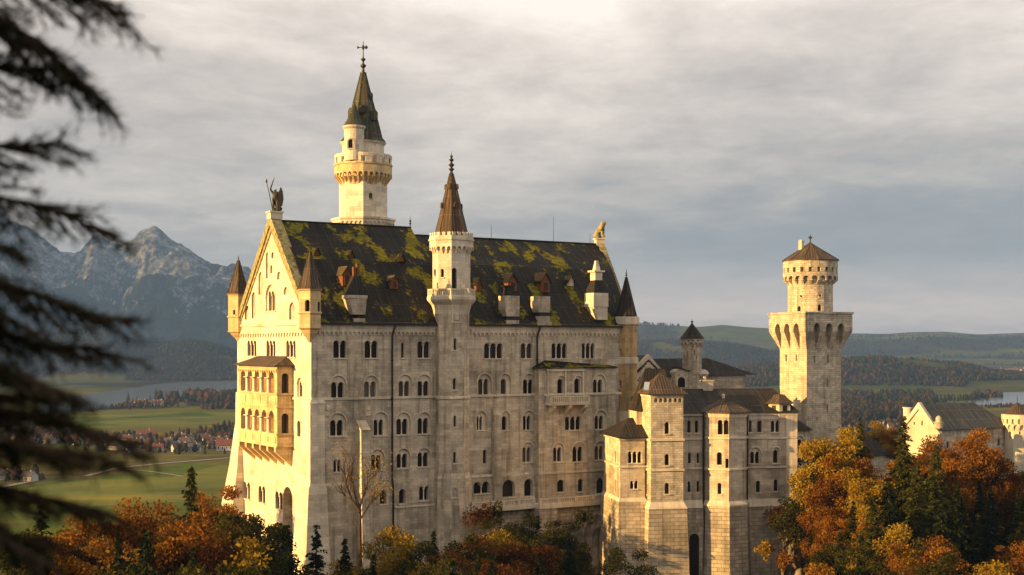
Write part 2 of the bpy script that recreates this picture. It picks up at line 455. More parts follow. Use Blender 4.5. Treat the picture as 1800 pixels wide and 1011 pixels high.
plain('rock', (.34, .28, .21), .95, noise=.6, sc=.35, bump=.9, col2=(.10, .075, .05))

def roof_mat(name, c1, c2, moss, moss_lo, moss_hi, seam=.62, moss_scale=.16, streak=.5):
    m, t, b, _ = new_mat(name)
    uv = N(t, 'ShaderNodeUVMap')
    sep = N(t, 'ShaderNodeSeparateXYZ'); L(t, uv.outputs[0], sep.inputs[0])
    br = N(t, 'ShaderNodeTexBrick', i_Scale=1.0, i_Mortar_Size=.035, i_Mortar_Smooth=.2, i_Brick_Width=seam, i_Row_Height=3.1)
    br.offset = 0.0; br.inputs['Color1'].default_value = (*c1, 1); br.inputs['Color2'].default_value = (*c2, 1); br.inputs['Mortar'].default_value = (*[x*2.4+.02 for x in c1], 1)
    L(t, uv.outputs[0], br.inputs['Vector'])
    mp = N(t, 'ShaderNodeMapping'); mp.inputs['Scale'].default_value = (1.3, .14, 1); L(t, uv.outputs[0], mp.inputs[0])
    ns = N(t, 'ShaderNodeTexNoise', i_Scale=1.0, i_Detail=6.0, i_Roughness=.7); L(t, mp.outputs[0], ns.inputs['Vector'])
    c = mix(t, streak, br.outputs[0], ramp(t, ns.outputs[0], [(.35, g3(.35)), (.52, g3(1.0)), (.68, (2.6, 2.4, 2.2))]), 'MULTIPLY')
    mp2 = N(t, 'ShaderNodeMapping'); mp2.inputs['Scale'].default_value = (1.0, .62, 1); L(t, uv.outputs[0], mp2.inputs[0])
    nm = N(t, 'ShaderNodeTexNoise', i_Scale=moss_scale, i_Detail=3.0, i_Roughness=.55); L(t, mp2.outputs[0], nm.inputs['Vector'])
    nd = N(t, 'ShaderNodeTexNoise', i_Scale=1.5, i_Detail=6.0, i_Roughness=.75); L(t, uv.outputs[0], nd.inputs['Vector'])
    mk = math_n(t, 'ADD', nm.outputs[0], math_n(t, 'MULTIPLY', math_n(t, 'SUBTRACT', nd.outputs[0], .5), .42))
    mask = ramp(t, mk, [(moss_lo, g3(0)), (moss_hi, g3(1))])
    mc = ramp(t, nd.outputs[0], [(.34, tuple(x*.4 for x in moss)), (.52, moss), (.7, (moss[0]*1.9, moss[1]*1.6, moss[2]*1.2))])
    c = mix(t, mask, c, mc)
    L(t, c, b.inputs['Base Color'])
    L(t, ramp(t, mask, [(0, g3(.6)), (1, g3(.95))]), b.inputs['Roughness']); b.inputs['Specular IOR Level'].default_value = .12
    h = math_n(t, 'ADD', math_n(t, 'MULTIPLY', br.outputs['Fac'], .35), math_n(t, 'MULTIPLY', math_n(t, 'MULTIPLY', mask, nd.outputs[0]), 1.6))
    bp = N(t, 'ShaderNodeBump', i_Strength=.75, i_Distance=.22); L(t, h, bp.inputs['Height']); L(t, bp.outputs[0], b.inputs['Normal'])
    return m
roof_mat('roof', (.010, .009, .0085), (.016, .014, .0125), (.165, .15, .014), .535, .59, seam=1.5, moss_scale=.25)
roof_mat('slate', (.018, .0155, .0135), (.028, .023, .019), (.10, .085, .02), .66, .74, seam=.5)
roof_mat('rust_roof', (.064, .044, .030), (.046, .035, .026), (.11, .095, .02), .6, .72, seam=.45, streak=.5)
roof_mat('spire_roof', (.085, .055, .032), (.055, .038, .024), (.12, .10, .015), .6, .7, seam=.55, moss_scale=.3)
roof_mat('copper_roof', (.06, .048, .030), (.036, .052, .042), (.17, .13, .012), .58, .62, seam=.8, moss_scale=.4, streak=.6)
roof_mat('grey_slate', (.066, .064, .057), (.045, .044, .04), (.2, .18, .13), .62, .75, seam=.5, streak=.6)
plain('skylight', (.35, .42, .5), .15, spec=.6)
# ================================================================== THE PALACE
GZ = -47.0
C0 = at(547, HY, 200); C0.z = 0
SF = Fr(C0, US)
WD = 32.3; LN = 60.0
WF = Fr(C0-NS*WD, NS)
palace = thing('palace', 'long pale stone palace with a mossy dark gabled roof and rows of arched windows', 'castle', (C0.x, C0.y, GZ))
ZE, ZR, ZR2 = 4.0, 20.6, 19.35

# ---- south front ----
sh = []                                     # openings of the upper wall
A_ST0 = SF.px((764, 700))[0]; A_R0 = SF.px((947, 700))[0]; A_R1 = SF.px((1084, 700))[0]
DB = 1.5                                    # how far the right-hand block stands proud
z_plinth = zat(852, 203)
for x0, x1, yt, yb, k, ar in [
    (462, 512, 86, 155, 2, None), (585, 636, 87, 155, 2, None), (729, 741, 95, 155, 1, None), (793, 841, 90, 155, 2, None),
    (456, 505, 250, 312, 2, (450, 512, 225)), (586, 632, 248, 310, 2, (582, 640, 225)), (722, 764, 246, 307, 2, (717, 771, 221)), (797, 840, 246, 305, 2, (791, 847, 221)),
    (452, 502, 400, 463, 2, (445, 512, 373)), (624, 660, 398, 461, 2, (618, 676, 369)), (713, 757, 395, 458, 2, (708, 766, 370)), (797, 838, 392, 455, 2, (792, 846, 370)),
    (462, 490, 557, 605, 2, None), (614, 650, 537, 597, 2, (608, 662, 516)), (714, 755, 533, 590, 2, (710, 764, 513)), (797, 838, 528, 585, 2, (793, 844, 511))]:
    sh.append(wpx(palace, SF, Z2, x0, x1, yt, yb, k, ar))
for x0, x1, yt, yb, k, ar in [
    (249, 321, 97, 157, 3, None), (393, 438, 97, 157, 2, None), (515, 575, 97, 157, 3, None), (634, 684, 97, 157, 3, None),
    (229, 269, 238, 300, 2, (222, 279, 218)), (317, 340, 238, 298, 1, (310, 354, 218)), (406, 445, 240, 298, 2, (401, 452, 218)),
    (223, 244, 385, 440, 2, (217, 258, 365)), (322, 341, 385, 440, 1, (316, 350, 365)), (405, 435, 383, 440, 2, (402, 446, 363)),
    (244, 259, 517, 572, 1, None), (403, 436, 508, 567, 2, (400, 444, 488))]:
    sh.append(wpx(palace, SF, Z4, x0, x1, yt, yb, k, ar))
mb = MB(); mb.wall(SF, [(0, z_plinth), (LN, z_plinth), (LN, ZE), (0, ZE)], sh)
mb.build('wall', M['stone'], palace)
# lower wall, a little thicker, with its own openings
ph = []; DP = .35
for Zf, x0, x1, yt, yb, k, ar in [
    (Z2, 645, 671, 675, 732, 1, None), (Z2, 720, 746, 672, 730, 1, None), (Z2, 800, 838, 660, 717, 2, None),
    (Z4, 207, 271, 643, 692, 2, None), (Z4, 321, 371, 636, 706, 1, None), (Z4, 407, 442, 632, 702, 1, None)]:
    ph.append(wpx(palace, SF, Zf, x0, x1, yt, yb, k, ar, dd=DP, depth=.9))
mb = MB(); mb.wall(SF, [(0, GZ), (LN, GZ), (LN, z_plinth), (0, z_plinth)], ph, DP)
mb.prism([SF.P(0, z_plinth-.001, DP), SF.P(LN, z_plinth-.001, DP), SF.P(LN, z_plinth-.001, -.1), SF.P(0, z_plinth-.001, -.1)],
         [SF.P(0, z_plinth+.35, .004), SF.P(LN, z_plinth+.35, .004), SF.P(LN, z_plinth+.35, -.1), SF.P(0, z_plinth+.35, -.1)])
mb.build('plinth', M['stone'], palace)
# right-hand block standing proud below its own little roof
zb1 = SF.px(Z4(620, 195), DB)[1]; BF = SF.off(0, DB)
bh = []
for x0, x1, yt, yb, k, ar in [
    (541, 563, 238, 298, 1, (536, 570, 226)), (608, 630, 236, 297, 1, (603, 637, 226)), (682, 718, 240, 298, 2, (678, 729, 220)),
    (568, 629, 386, 440, 3, None), (688, 722, 383, 437, 2, (685, 734, 362)),
    (525, 556, 508, 565, 2, (520, 563, 490)), (601, 640, 505, 565, 2, (597, 650, 487)), (688, 723, 503, 558, 2, (684, 730, 484)),
    (537, 565, 635, 685, 1, None), (619, 640, 632, 683, 1, None), (692, 722, 628, 690, 1, None)]:
    bh.append(wpx(palace, BF, Z4, x0, x1, yt, yb, k, ar))
ar0, ar1 = BF.px((947, 700))[0], BF.px((1083, 700))[0]
zt = zb1
mb = MB(); mb.wall(BF, [(ar0, GZ), (ar1, GZ), (ar1, zt), (ar0, zt)], bh)
lf = Fr(SF.P(ar0, 0, -.3), NS); mb.wall(lf, [(0, GZ), (DB+.3, GZ), (DB+.3, zt), (0, zt)])
mb.wall(Fr(SF.P(ar1, 0, DB), -NS), [(0, GZ), (DB+.3, GZ), (DB+.3, zt), (0, zt)])
mb.build('wall', M['stone'], palace)
mb = MB()
zh = SF.px(Z4(560, 163))[1]
A = [SF.P(ar0-.4, zt, DB+.5), SF.P(ar1+.1, zt, DB+.5), SF.P(ar1+.1, zt, -.05), SF.P(ar0-.4, zt, -.05)]
mb.prism(A, [p+ZU*.16 for p in A])
e = [p+ZU*.161 for p in A]
r0, r1 = SF.P(ar0+2.2, zh, -.05), SF.P(ar1-.5, zh-.9, -.05)
mb.add(e+[r0, r1], [[0, 1, 5, 4], [0, 4, 3], [1, 2, 5]])
mb.build('roof', M['roof'], palace)
# string courses
mb = MB()
zs1 = SF.px(Z2(372, 318))[1]
mb.box(SF, .0, A_R0, -.05, .22, zs1-.2, zs1+.16); mb.box(SF, A_R0, A_R0+.001+(ar1-ar0), DB-.05, DB+.2, zs1-.2, zs1+.16)
zs3 = SF.px(Z2(780, 737), DP)[1]
mb.box(SF, SF.px(Z2(700, 700))[0], A_ST0, DP-.04, DP+.16, zs3-.2, zs3+.1)
mb.box(SF, ar0, ar1, DB-.04, DB+.18, z_plinth-.05, z_plinth+.28)
mb.build_each('string_course', M['trim'], palace)
# eaves cornice and the row of little arches under it
mb = MB()
mb.box(SF, -.1, LN, -.1, .34, ZE-.55, ZE-.003); mb.box(SF, -.1, LN, -.1, .22, ZE-.95, ZE-.552)
frieze(mb, SF, .6, A_ST0, ZE-.95, ZE-1.95, 27, -.02, .16); frieze(mb, SF, SF.px((828, 700))[0], LN-1, ZE-.95, ZE-1.95, 38, -.02, .16)
mb.build('cornice', M['trim'], palace)
# pilasters
mb = MB()
a0, zt = SF.px(Z4(290, 368), .9); a1, _ = SF.px(Z4(317, 368), .9)
mb.box(SF, a0, a1, -.1, .9, GZ, zt-.5); mb.prism(ring(SF, a0, a1, -.1, .9, zt-.5), ring(SF, a0, a1, -.1, .15, zt+.5))
mb.build('buttress', M['stone'], palace)
mb = MB()
a0, zt = SF.px(Z2(572, 440), 2.0); a1, _ = SF.px(Z2(606, 440), 2.0); zm = SF.px(Z2(590, 530), 2.0)[1]
mb.prism(ring(SF, a0-.3, a1+.3, -.1, 3.6, GZ), ring(SF, a0, a1, -.1, 2.0, zm))
mb.prism(ring(SF, a0, a1, -.1, 2.0, zm), ring(SF, a0, a1, -.1, 1.9, zt)); mb.prism(ring(SF, a0-.1, a1+.1, -.1, 2.1, zt), ring(SF, a0-.1, a1+.1, -.1, .3, zt+1.4))
mb.build('buttress', M['stone'], palace)
mb = MB()                                    # corner buttress between the two fronts
zc1 = SF.px(Z2(372, 335))[1]; zc2 = SF.px(Z2(372, 650))[1]
q = lambda e0, e1, z: [C0-US*e0+NS*e1+ZU*z, C0+US*(1.9+e1*.3)+NS*e1+ZU*z, C0+US*(1.9+e1*.3)-NS*.2+ZU*z, C0+US*.1-NS*(3.2+e0*.4)+ZU*z, C0-US*e0-NS*(3.2+e0*.4)+ZU*z]
mb.prism(q(.35, .45, zc2), q(.35, .45, zc1)); mb.prism(q(.8, .9, zc2-.8), q(.35, .45, zc2)); mb.prism(q(2.6, 2.7, GZ), q(.8, .9, zc2-.8))
mb.prism(q(.45, .55, zc1), q(-.05, -.1, zc1+1.0))
mb.build('buttress', M['bright_stone'], palace)
mb = MB()                                    # far corner buttress, battered
N0 = WF.P(0, 0)
zc3 = zat(742, 226)
q = lambda e, w, z: [N0-US*e+NS*w+ZU*z, N0+US*2+NS*w+ZU*z, N0+US*2-NS*e+ZU*z, N0-US*e-NS*e+ZU*z]
mb.prism(q(.25, 2.0, zc3), q(.2, 1.8, zat(690, 226))); mb.prism(q(1.1, 3.0, zat(822, 226)), q(.25, 2.0, zc3)); mb.prism(q(5.2, 5.2, GZ), q(1.1, 3.0, zat(822, 226)))
mb.build('buttress', M['bright_stone'], palace)
# relief panels below the string course
for x in (437, 597):
    mb = MB(); a, z = SF.px(Z2(x, 352)); mb.box(SF, a-.4, a+.4, -.03, .2, z-1.2, z+.4)
    mb.box(SF, a-.25, a+.25, .2, .55, z-.3, z+.35); mb.build('console', M['trim'], palace)

# ---- west gable front ----
wh = []
for x0, x1, yt, yb, k, ar in [
    (123, 158, 86, 147, 3, None), (198, 233, 86, 149, 3, None), (276, 313, 86, 151, 3, None),
    (322, 340, 250, 308, 2, (319, 342, 232)), (319, 332, 402, 464, 1, None),
    (107, 134, 644, 706, 2, None), (167, 193, 660, 722, 2, None), (233, 261, 682, 748, 2, None)]:
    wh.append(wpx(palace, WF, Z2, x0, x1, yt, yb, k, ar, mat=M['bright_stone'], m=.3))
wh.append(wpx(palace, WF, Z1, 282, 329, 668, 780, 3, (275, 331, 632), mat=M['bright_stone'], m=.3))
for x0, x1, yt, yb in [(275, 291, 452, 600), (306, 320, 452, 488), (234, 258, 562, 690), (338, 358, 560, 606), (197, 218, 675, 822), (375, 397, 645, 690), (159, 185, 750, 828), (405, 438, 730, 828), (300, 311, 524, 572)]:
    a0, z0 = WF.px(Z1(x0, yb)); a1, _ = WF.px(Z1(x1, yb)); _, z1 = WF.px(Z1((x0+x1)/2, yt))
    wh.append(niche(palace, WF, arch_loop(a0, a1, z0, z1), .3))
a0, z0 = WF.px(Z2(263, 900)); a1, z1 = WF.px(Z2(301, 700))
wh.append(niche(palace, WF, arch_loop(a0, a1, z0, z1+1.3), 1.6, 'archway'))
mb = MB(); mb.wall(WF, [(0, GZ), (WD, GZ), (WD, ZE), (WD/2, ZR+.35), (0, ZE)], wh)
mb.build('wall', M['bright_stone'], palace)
mb = MB()
zg = ZE-.1
mb.box(WF, .2, WD-.6, -.05, .28, zg-.3, zg+.12); frieze(mb, WF, .8, WD-1.5, zg-1.0, zg-2.1, 26, -.02, .2); mb.box(WF, .8, WD-1.5, -.03, .12, zg-1.0, zg-.75)
zg2 = WF.px(Z2(310, 312))[1]
mb.box(WF, WD-7, WD-.2, -.05, .25, zg2-.25, zg2+.12)
mb.build('cornice', M['trim'], palace)
mb = MB()                                    # raking coping of the gable
h = WD/2
mb.slab(WF, [(-.7, ZE-.3), (.75, ZE-.3), (h, ZR-.75), (WD-.75, ZE-.3), (WD+.7, ZE-.3), (h, ZR+1.0)], -1.3, .42)
mb.slab(WF, [(.76, ZE+.2), (1.7, ZE+.2), (h, ZR-1.75), (WD-1.7, ZE+.2), (WD-.76, ZE+.2), (h, ZR-.76)], -.05, .2)
mb.build('coping', M['mossy_stone'], palace)
mb = MB(); mb.box(WF, h-.85, h+.85, -1.5, .55, ZR+.2, ZR+1.2); mb.box(WF, h-1.0, h+1.0, -1.7, .7, ZR+1.203, ZR+1.45)
mb.build('pedestal', M['trim'], palace)
# sculpted relief by the corner
mb = MB(); a, z = WF.px(Z2(345, 367))
mb.lathe(WF.P(a, 0, .02)[:2], [(.1, z-1.4), (.38, z-1.1), (.3, z-.5), (.5, z), (.42, z+.5), (.26, z+.75), (.3, z+1.0), (.12, z+1.3)], 8)
mb.box(WF, a-.6, a+.6, -.02, .35, z-1.9, z-1.45)
mb.build('relief', M['trim'], palace, 50)

# ---- two-storey arcaded bay on the west front ----
DBAY = 2.63; VF = WF.off(0, DBAY)
b0 = VF.px((419.5, 690))[0]; b1 = VF.px((487, 690))[0]
zB = lambda py: zat(py, 204.7)
z_e, z_1a, z_1b, z_2a, z_2b = zB(644.5), zB(693), zB(716), zB(764), zB(785)
RFc = WF.P(b1, 0, DBAY); BSF = Fr(RFc, US)       # its south side
bay = MB(); hb = []; hs = []
bay_o = bpy.data.objects.new('bay', bpy.data.meshes.new('bay'))   # filled below
COL.objects.link(bay_o); bay_o.parent = palace
for zt_, zb_ in ((zB(662), z_1a+.1), (zB(733), z_2a+.1)):
    hb.append(window(palace, VF, b0+1.0, b1-1.3, zb_, zt_+.9, 5, None, 1.5, sill=False, m=.95, mat=M['bright_stone'], pane_m=M['loggia_shade']))
    hs.append(window(palace, BSF, .75, DBAY-.75, zb_, zt_+.5, 1, None, 1.0, sill=False, mat=M['ochre_stone']))
bay.wall(VF, [(b0, z_2b), (b1, z_2b), (b1, z_e), (b0, z_e)], hb)
bay.wall(Fr(WF.P(b0, 0, 0), WF.n), [(0, z_2b), (DBAY, z_2b), (DBAY, z_e), (0, z_e)])
bay.wall(BSF, [(0, z_2b), (DBAY, z_2b), (DBAY, z_e), (0, z_e)], hs)
bay.poly([VF.P(b0, z_2b), WF.P(b0, z_2b), WF.P(b1, z_2b), VF.P(b1, z_2b)])
for za, zb_ in ((z_1a, z_1b), (z_2a, z_2b)):      # parapet panels and ledges
    for zz in (za, zb_):
        bay.prism([VF.P(b0-.2, zz-.15, .2), VF.P(b1+.2, zz-.15, .2), WF.P(b1+.2, zz-.15, 0), WF.P(b0-.2, zz-.15, 0)], [VF.P(b0-.2, zz+.12, .2), VF.P(b1+.2, zz+.12, .2), WF.P(b1+.2, zz+.12, 0), WF.P(b0-.2, zz+.12, 0)])
    n = 5; w = (b1-b0-.6)/n
    for i in range(n): bay.box(VF, b0+.3+i*w+.15, b0+.3+(i+1)*w-.15, -.05, .1, zb_+.4, za-.4)
    bay.box(BSF, .4, DBAY-.4, -.05, .09, zb_+.4, za-.4)
frieze(bay, VF, b0+.1, b1-.1, z_e-.35, z_e-1.0, 22, -.03, .12)
tmp = bay.build('bay', M['gold_stone'], palace); bay_o.data = tmp.data; bpy.data.objects.remove(tmp)
bay_o.name = 'bay'
bm_ = MB()
z_c = zB(823)
n = 6; w = (b1-b0)/n
for i in range(n):
    a = b0+.35+i*(b1-b0-1.0)/(n-1)
    A = [WF.P(a-.32, z_c, -.05), WF.P(a-.32, z_2b-.16, -.05), VF.P(a-.32, z_2b-.16, .1), VF.P(a-.32, z_2b-.9, .1)]
    bm_ = MB(); bm_.prism(A, [p+WF.u*.64 for p in A]); bm_.build('corbel', M['gold_stone'], bay_o)
rb = MB()
zt_r = zat(626, 208)
e = [VF.P(b0-.7, z_e, .6), VF.P(b1+.7, z_e, .6), WF.P(b1+.7, z_e, 0), WF.P(b0-.7, z_e, 0)]
rb.prism(e, [p+ZU*.18 for p in e]); e = [p+ZU*.181 for p in e]
rb.add(e+[WF.P(b0+2.4, zt_r, .02), WF.P(b1-2.4, zt_r, .02)], [[0, 1, 5, 4], [0, 4, 3], [1, 2, 5]])
rb.build('roof', M['rust_roof'], bay_o)

# ---- hidden sides and the roof ----
E0 = SF.P(LN, 0); E1 = SF.P(70, 0, -WD)
mb = MB()
EF = Fr(E0, E1-E0); ew = (E1-E0).length
mb.wall(EF, [(0, GZ), (ew, GZ), (ew, ZE), (ew/2, ZR2+.3), (0, ZE)])
nf = Fr(E1, N0-E1); mb.wall(nf, [(0, GZ), ((N0-E1).length, GZ), ((N0-E1).length, ZE), (0, ZE)])
mb.build('wall', M['stone'], palace)
KD, KZ = -8.7, 14.1                          # the roof is steeper below this line
def roof_sec(a_e, a_r, a_f, zr):
    f = (KD-.55)/(-WD/2-.55)
    return [SF.P(a_e, ZE-.25, .55), SF.P(a_e+(a_r-a_e)*f, KZ, KD), SF.P(a_r, zr, -WD/2), SF.P(a_r+(a_f-a_r)*(1-f), KZ, -WD-KD), SF.P(a_f, ZE-.25, -WD-.55)]
def roof_prism(S0, S1, name):
    mb = MB(); mb.prism(S0, S1); return mb.build(name, M['roof'], palace)
AM = 25.1
roof_w = roof_prism(roof_sec(.9, .9, .9, ZR), roof_sec(AM, AM, AM, ZR), 'roof')
roof_e = roof_prism(roof_sec(AM, AM, AM, ZR2), roof_sec(LN-.6, 64.4, 69, ZR2), 'roof')
mb = MB()                                    # coping of the far gable
h = ew/2
mb.slab(EF, [(-.5, ZE-.2), (.9, ZE-.2), (h, ZR2-.8), (ew-.9, ZE-.2), (ew+.5, ZE-.2), (h, ZR2+.8)], -1.0, .35)
for t in (.2, .5, .8): pass
mb.build('coping', M['mossy_stone'], palace)
mb = MB(); P_ = EF.P(h, 0, -.2); mb.box(EF, h-.7, h+.7, -1.2, .4, ZR2-.3, ZR2+.9); mb.box(EF, h-.85, h+.85, -1.4, .55, ZR2+.903, ZR2+1.15)
mb.build('pedestal', M['trim'], palace)
mb = MB()
mb.tube([SF.P(.9, ZR+.05, -WD/2), SF.P(AM, ZR+.05, -WD/2)], .16, 6); mb.tube([SF.P(AM, ZR2+.05, -WD/2), SF.P(64, ZR2+.05, -WD/2)], .16, 6)
mb.build('ridge_cap', M['iron'], palace)
mb = MB(); mb.box(SF, .6, A_ST0+1, .56, .78, ZE-.42, ZE-.2); mb.box(SF, A_ST0+6, LN-1, .56, .78, ZE-.42, ZE-.2)
mb.build('gutter', M['iron'], palace)
def roofpt(px, py):
    r = Vector(((px-900)/F, 1, (HY-py)/F))
    for (d0, z0), (d1, z1) in (((.55, ZE-.25), (KD, KZ)), ((KD, KZ), (-WD/2, ZR))):
        p0 = SF.P(0, z0, d0); e = SF.P(0, z1, d1)-p0; nn = US.cross(e)
        k = p0.dot(nn)/r.dot(nn); q = r*k
        if q.z <= KZ or z0 == KZ: break
    return q
# drainpipes
for px_, ztop, dd in ((690, ZE-.5, .5), (945, ZE-.5, .5)):
    a = SF.px((px_, 700), dd)[0]
    mb = MB(); mb.tube([SF.P(a+.5, ZE-.3, .7), SF.P(a+.1, ZE-1.6, .45), SF.P(a, ZE-2.2, .4), SF.P(a, z_plinth+.5, .4), SF.P(a, z_plinth-.5, .75), SF.P(a, -37, .75)], .17, 6)
    for z in (-2, -8, -14, -24, -30): mb.lathe(SF.P(a, 0, .4 if z > z_plinth else .75)[:2], [(.24, z), (.24, z+.15)], 6)
    mb.build('drainpipe', M['iron'], palace)
# lightning rods along the ridge
for px_, y0, y1, a_ in ((864, 395, 0, 0), (973, 381, 0, 0), (1037, 410, 0, 0)):
    a = 45 if px_ == 864 else (56 if px_ == 973 else 62)
    best = min((abs((900+F*SF.P(t/10, 0, -WD/2).x/SF.P(t/10, 0, -WD/2).y)-px_), t/10) for t in range(250, 660))
    p = SF.P(best[1], ZR2, -WD/2); mb = MB(); mb.tube([p, Vector((p.x, p.y, zat(y0, p.y)))], [.05, .025], 5)
    mb.build('lightning_rod', M['iron'], palace)
p = SF.P(AM-.1, ZR, -WD/2); mb = MB(); mb.lathe((p.x, p.y), [(.08, ZR), (.07, ZR+.5), (.22, ZR+.7), (.06, ZR+.9), (.2, ZR+1.15), (.04, ZR+1.4), (.02, ZR+2.1)], 6)
mb.build('finial', M['iron'], palace)

# dormers: foot of the front face, width and wall height in photo pixels
def dormer(px_, py_, wp, hp, gp, kind):
    q = roofpt(px_, py_); s = q.y/F; w = wp*s/.95; h_ = hp*s*.9; g = gp*s*.9
    f = Fr(Vector((q.x, q.y, 0))-US*w/2, US); z = q.z
    fw = f.off(0, .35); back = -(h_+g)*1.25-1
    mb = MB()
    mb.prism([fw.P(0, z), fw.P(w, z), fw.P(w, z+h_), fw.P(w/2, z+h_+g), fw.P(0, z+h_)], [p+f.n*back for p in (fw.P(0, z), fw.P(w, z), fw.P(w, z+h_), fw.P(w/2, z+h_+g), fw.P(0, z+h_))])
    o = mb.build('dormer', M['wood' if kind != 'stone' else 'trim'], palace)
    mb = MB(); ov = .22; t = .12
    for sg in (0, 1):
        e0 = (-ov, z+h_-ov*g/(w/2)) if sg == 0 else (w+ov, z+h_-ov*g/(w/2))
        A = [fw.P(*e0, .3), fw.P(w/2, z+h_+g, .3), fw.P(w/2, z+h_+g+t*1.4, .3), fw.P(e0[0], e0[1]+t*1.4, .3)]
        mb.prism(A, [p+f.n*(back) for p in A])
    mb.build('roof', M['rust_roof' if kind == 'rust' else 'roof'], o)
    if w > 1.2:
        pb = MB(); pb.box(fw, w*.28, w*.72, .0, .05, z+h_*.15, z+h_*.85); pb.build('shutter', M['dark_wood'], o)
        fb = MB(); fb.slab(fw, [(w*.2, z+h_*.08), (w*.8, z+h_*.08), (w*.8, z+h_*.93), (w*.2, z+h_*.93)], .002, .1, [[(w*.28, z+h_*.15), (w*.72, z+h_*.15), (w*.72, z+h_*.85), (w*.28, z+h_*.85)]]); fb.build('frame', M['wood'], o)
for a in [(608, 503, 15, 24, 13, 'rust'), (692, 508, 13, 17, 8, 'rust'), (556, 449, 8, 5, 9, 'dark'), (616, 453, 8, 4, 9, 'dark'), (705, 460, 9, 4, 10, 'dark'),
          (840, 511, 10, 14, 10, 'dark'), (899, 512, 17, 20, 14, 'dark'), (957, 514, 17, 22, 16, 'dark'), (1002, 503, 10, 10, 9, 'stone')]:
    dormer(*a)
def chimney(px0, px1, py0, py1, dfront, flare=0.0):
    f = SF.off(0, dfront); a0, z0 = f.px((px0, py1)); a1, _ = f.px((px1, py1)); _, z1 = f.px(((px0+px1)/2, py0))
    return f, a0, a1, z0, z1
mb = MB()                                    # chimney with a slate hood, left half of the roof
f, a0, a1, z0, z1 = chimney(619, 643, 519, 563, .3)
mb.prism(ring(f, a0+.3, a1-.1, -2, 0, z0-1.2), ring(f, a0+.3, a1-.1, -2, 0, z0+.3)); mb.prism(ring(f, a0+.15, a1-.05, -2, 0, z0+.9), ring(f, a0-.5, a1+.1, -2.4, .1, z1-.5)); mb.box(f, a0-.6, a1+.2, -2.5, .2, z1-.5, z1)
ch = mb.build('chimney', M['stone'], palace)
mb = MB(); c = (a0+a1)/2; mb.prism(ring(f, a0-.5, a1+.1, -2.4, .1, z1), ring(f, c-.55, c+.55, -1.7, -.6, z1+3.0)); mb.build('hood', M['slate'], ch)
mb = MB(); mb.prism(ring(f, c-.5, c-.1, -1.4, -.9, z1+3), ring(f, c-.5, c-.1, -1.4, -.9, z1+4.4)); mb.prism(ring(f, c+.1, c+.5, -1.4, -.9, z1+3), ring(f, c+.1, c+.5, -1.4, -.9, z1+4.9)); mb.build('flue', M['wood'], ch)
for px0, px1, py0, py1, hood in ((888, 913, 520, 556, True), (945, 967, 521, 549, False)):
    mb = MB(); f, a0, a1, z0, z1 = chimney(px0, px1, py0, py1, .35)
    mb.box(f, a0+.25, a1-.05, -2, 0, z0-1.6, z0-.6); mb.prism(ring(f, a0+.25, a1-.05, -2, 0, z0), ring(f, a0, a1, -2.2, .05, z0+1.2)); mb.box(f, a0, a1, -2.2, .05, z0+1.2, z1)
    if not hood: mb.box(f, a0-.1, a1+.1, -2.3, .3, z0-2.3, z0-1.61)
    ch = mb.build('chimney', M['stone'], palace)
    mb = MB(); mb.box(f, a0+.2, a1-.02, -1.95, .04, z0-.6, z0-.001); mb.build('flashing', M['iron'], ch)
    if hood:
        mb = MB(); c = (a0+a1)/2; mb.prism(ring(f, c-.75, c+.75, -1.9, -.5, z1), ring(f, c-.6, c+.6, -1.8, -.6, z1+1.5)); mb.box(f, c-.85, c+.85, -2, -.4, z1+1.5, z1+1.7); mb.build('hood', M['slate'], ch)
mb = MB(); f, a0, a1, z0, z1 = chimney(1043, 1068, 515, 562, .1)          # lantern chimney by the far gable
c = (a0+a1)/2
mb.prism(ring(f, a0+.9, a1, -2.4, 0, z0), ring(f, a0+.1, a1, -2.6, 0, z1-2.4)); mb.box(f, a0, a1+.1, -2.7, .1, z1-2.4, z1)
ch = mb.build('chimney', M['trim'], palace)
mb = MB(); mb.prism(ring(f, a0, a1+.1, -2.6, .1, z1), ring(f, c-.7, c+.7, -1.9, -.6, z1+2.2)); mb.build('hood', M['slate'], ch)
mb = MB(); mb.box(f, c-.75, c+.75, -2.0, -.5, z1+2.2, z1+3.6); mb.box(f, c-1.1, c+1.1, -2.3, -.2, z1+3.6, z1+3.9); mb.prism(ring(f, c-.5, c+.5, -1.7, -.7, z1+3.9), ring(f, c-.25, c+.25, -1.4, -1.0, z1+5.6)); mb.build('lantern', M['trim'], ch)

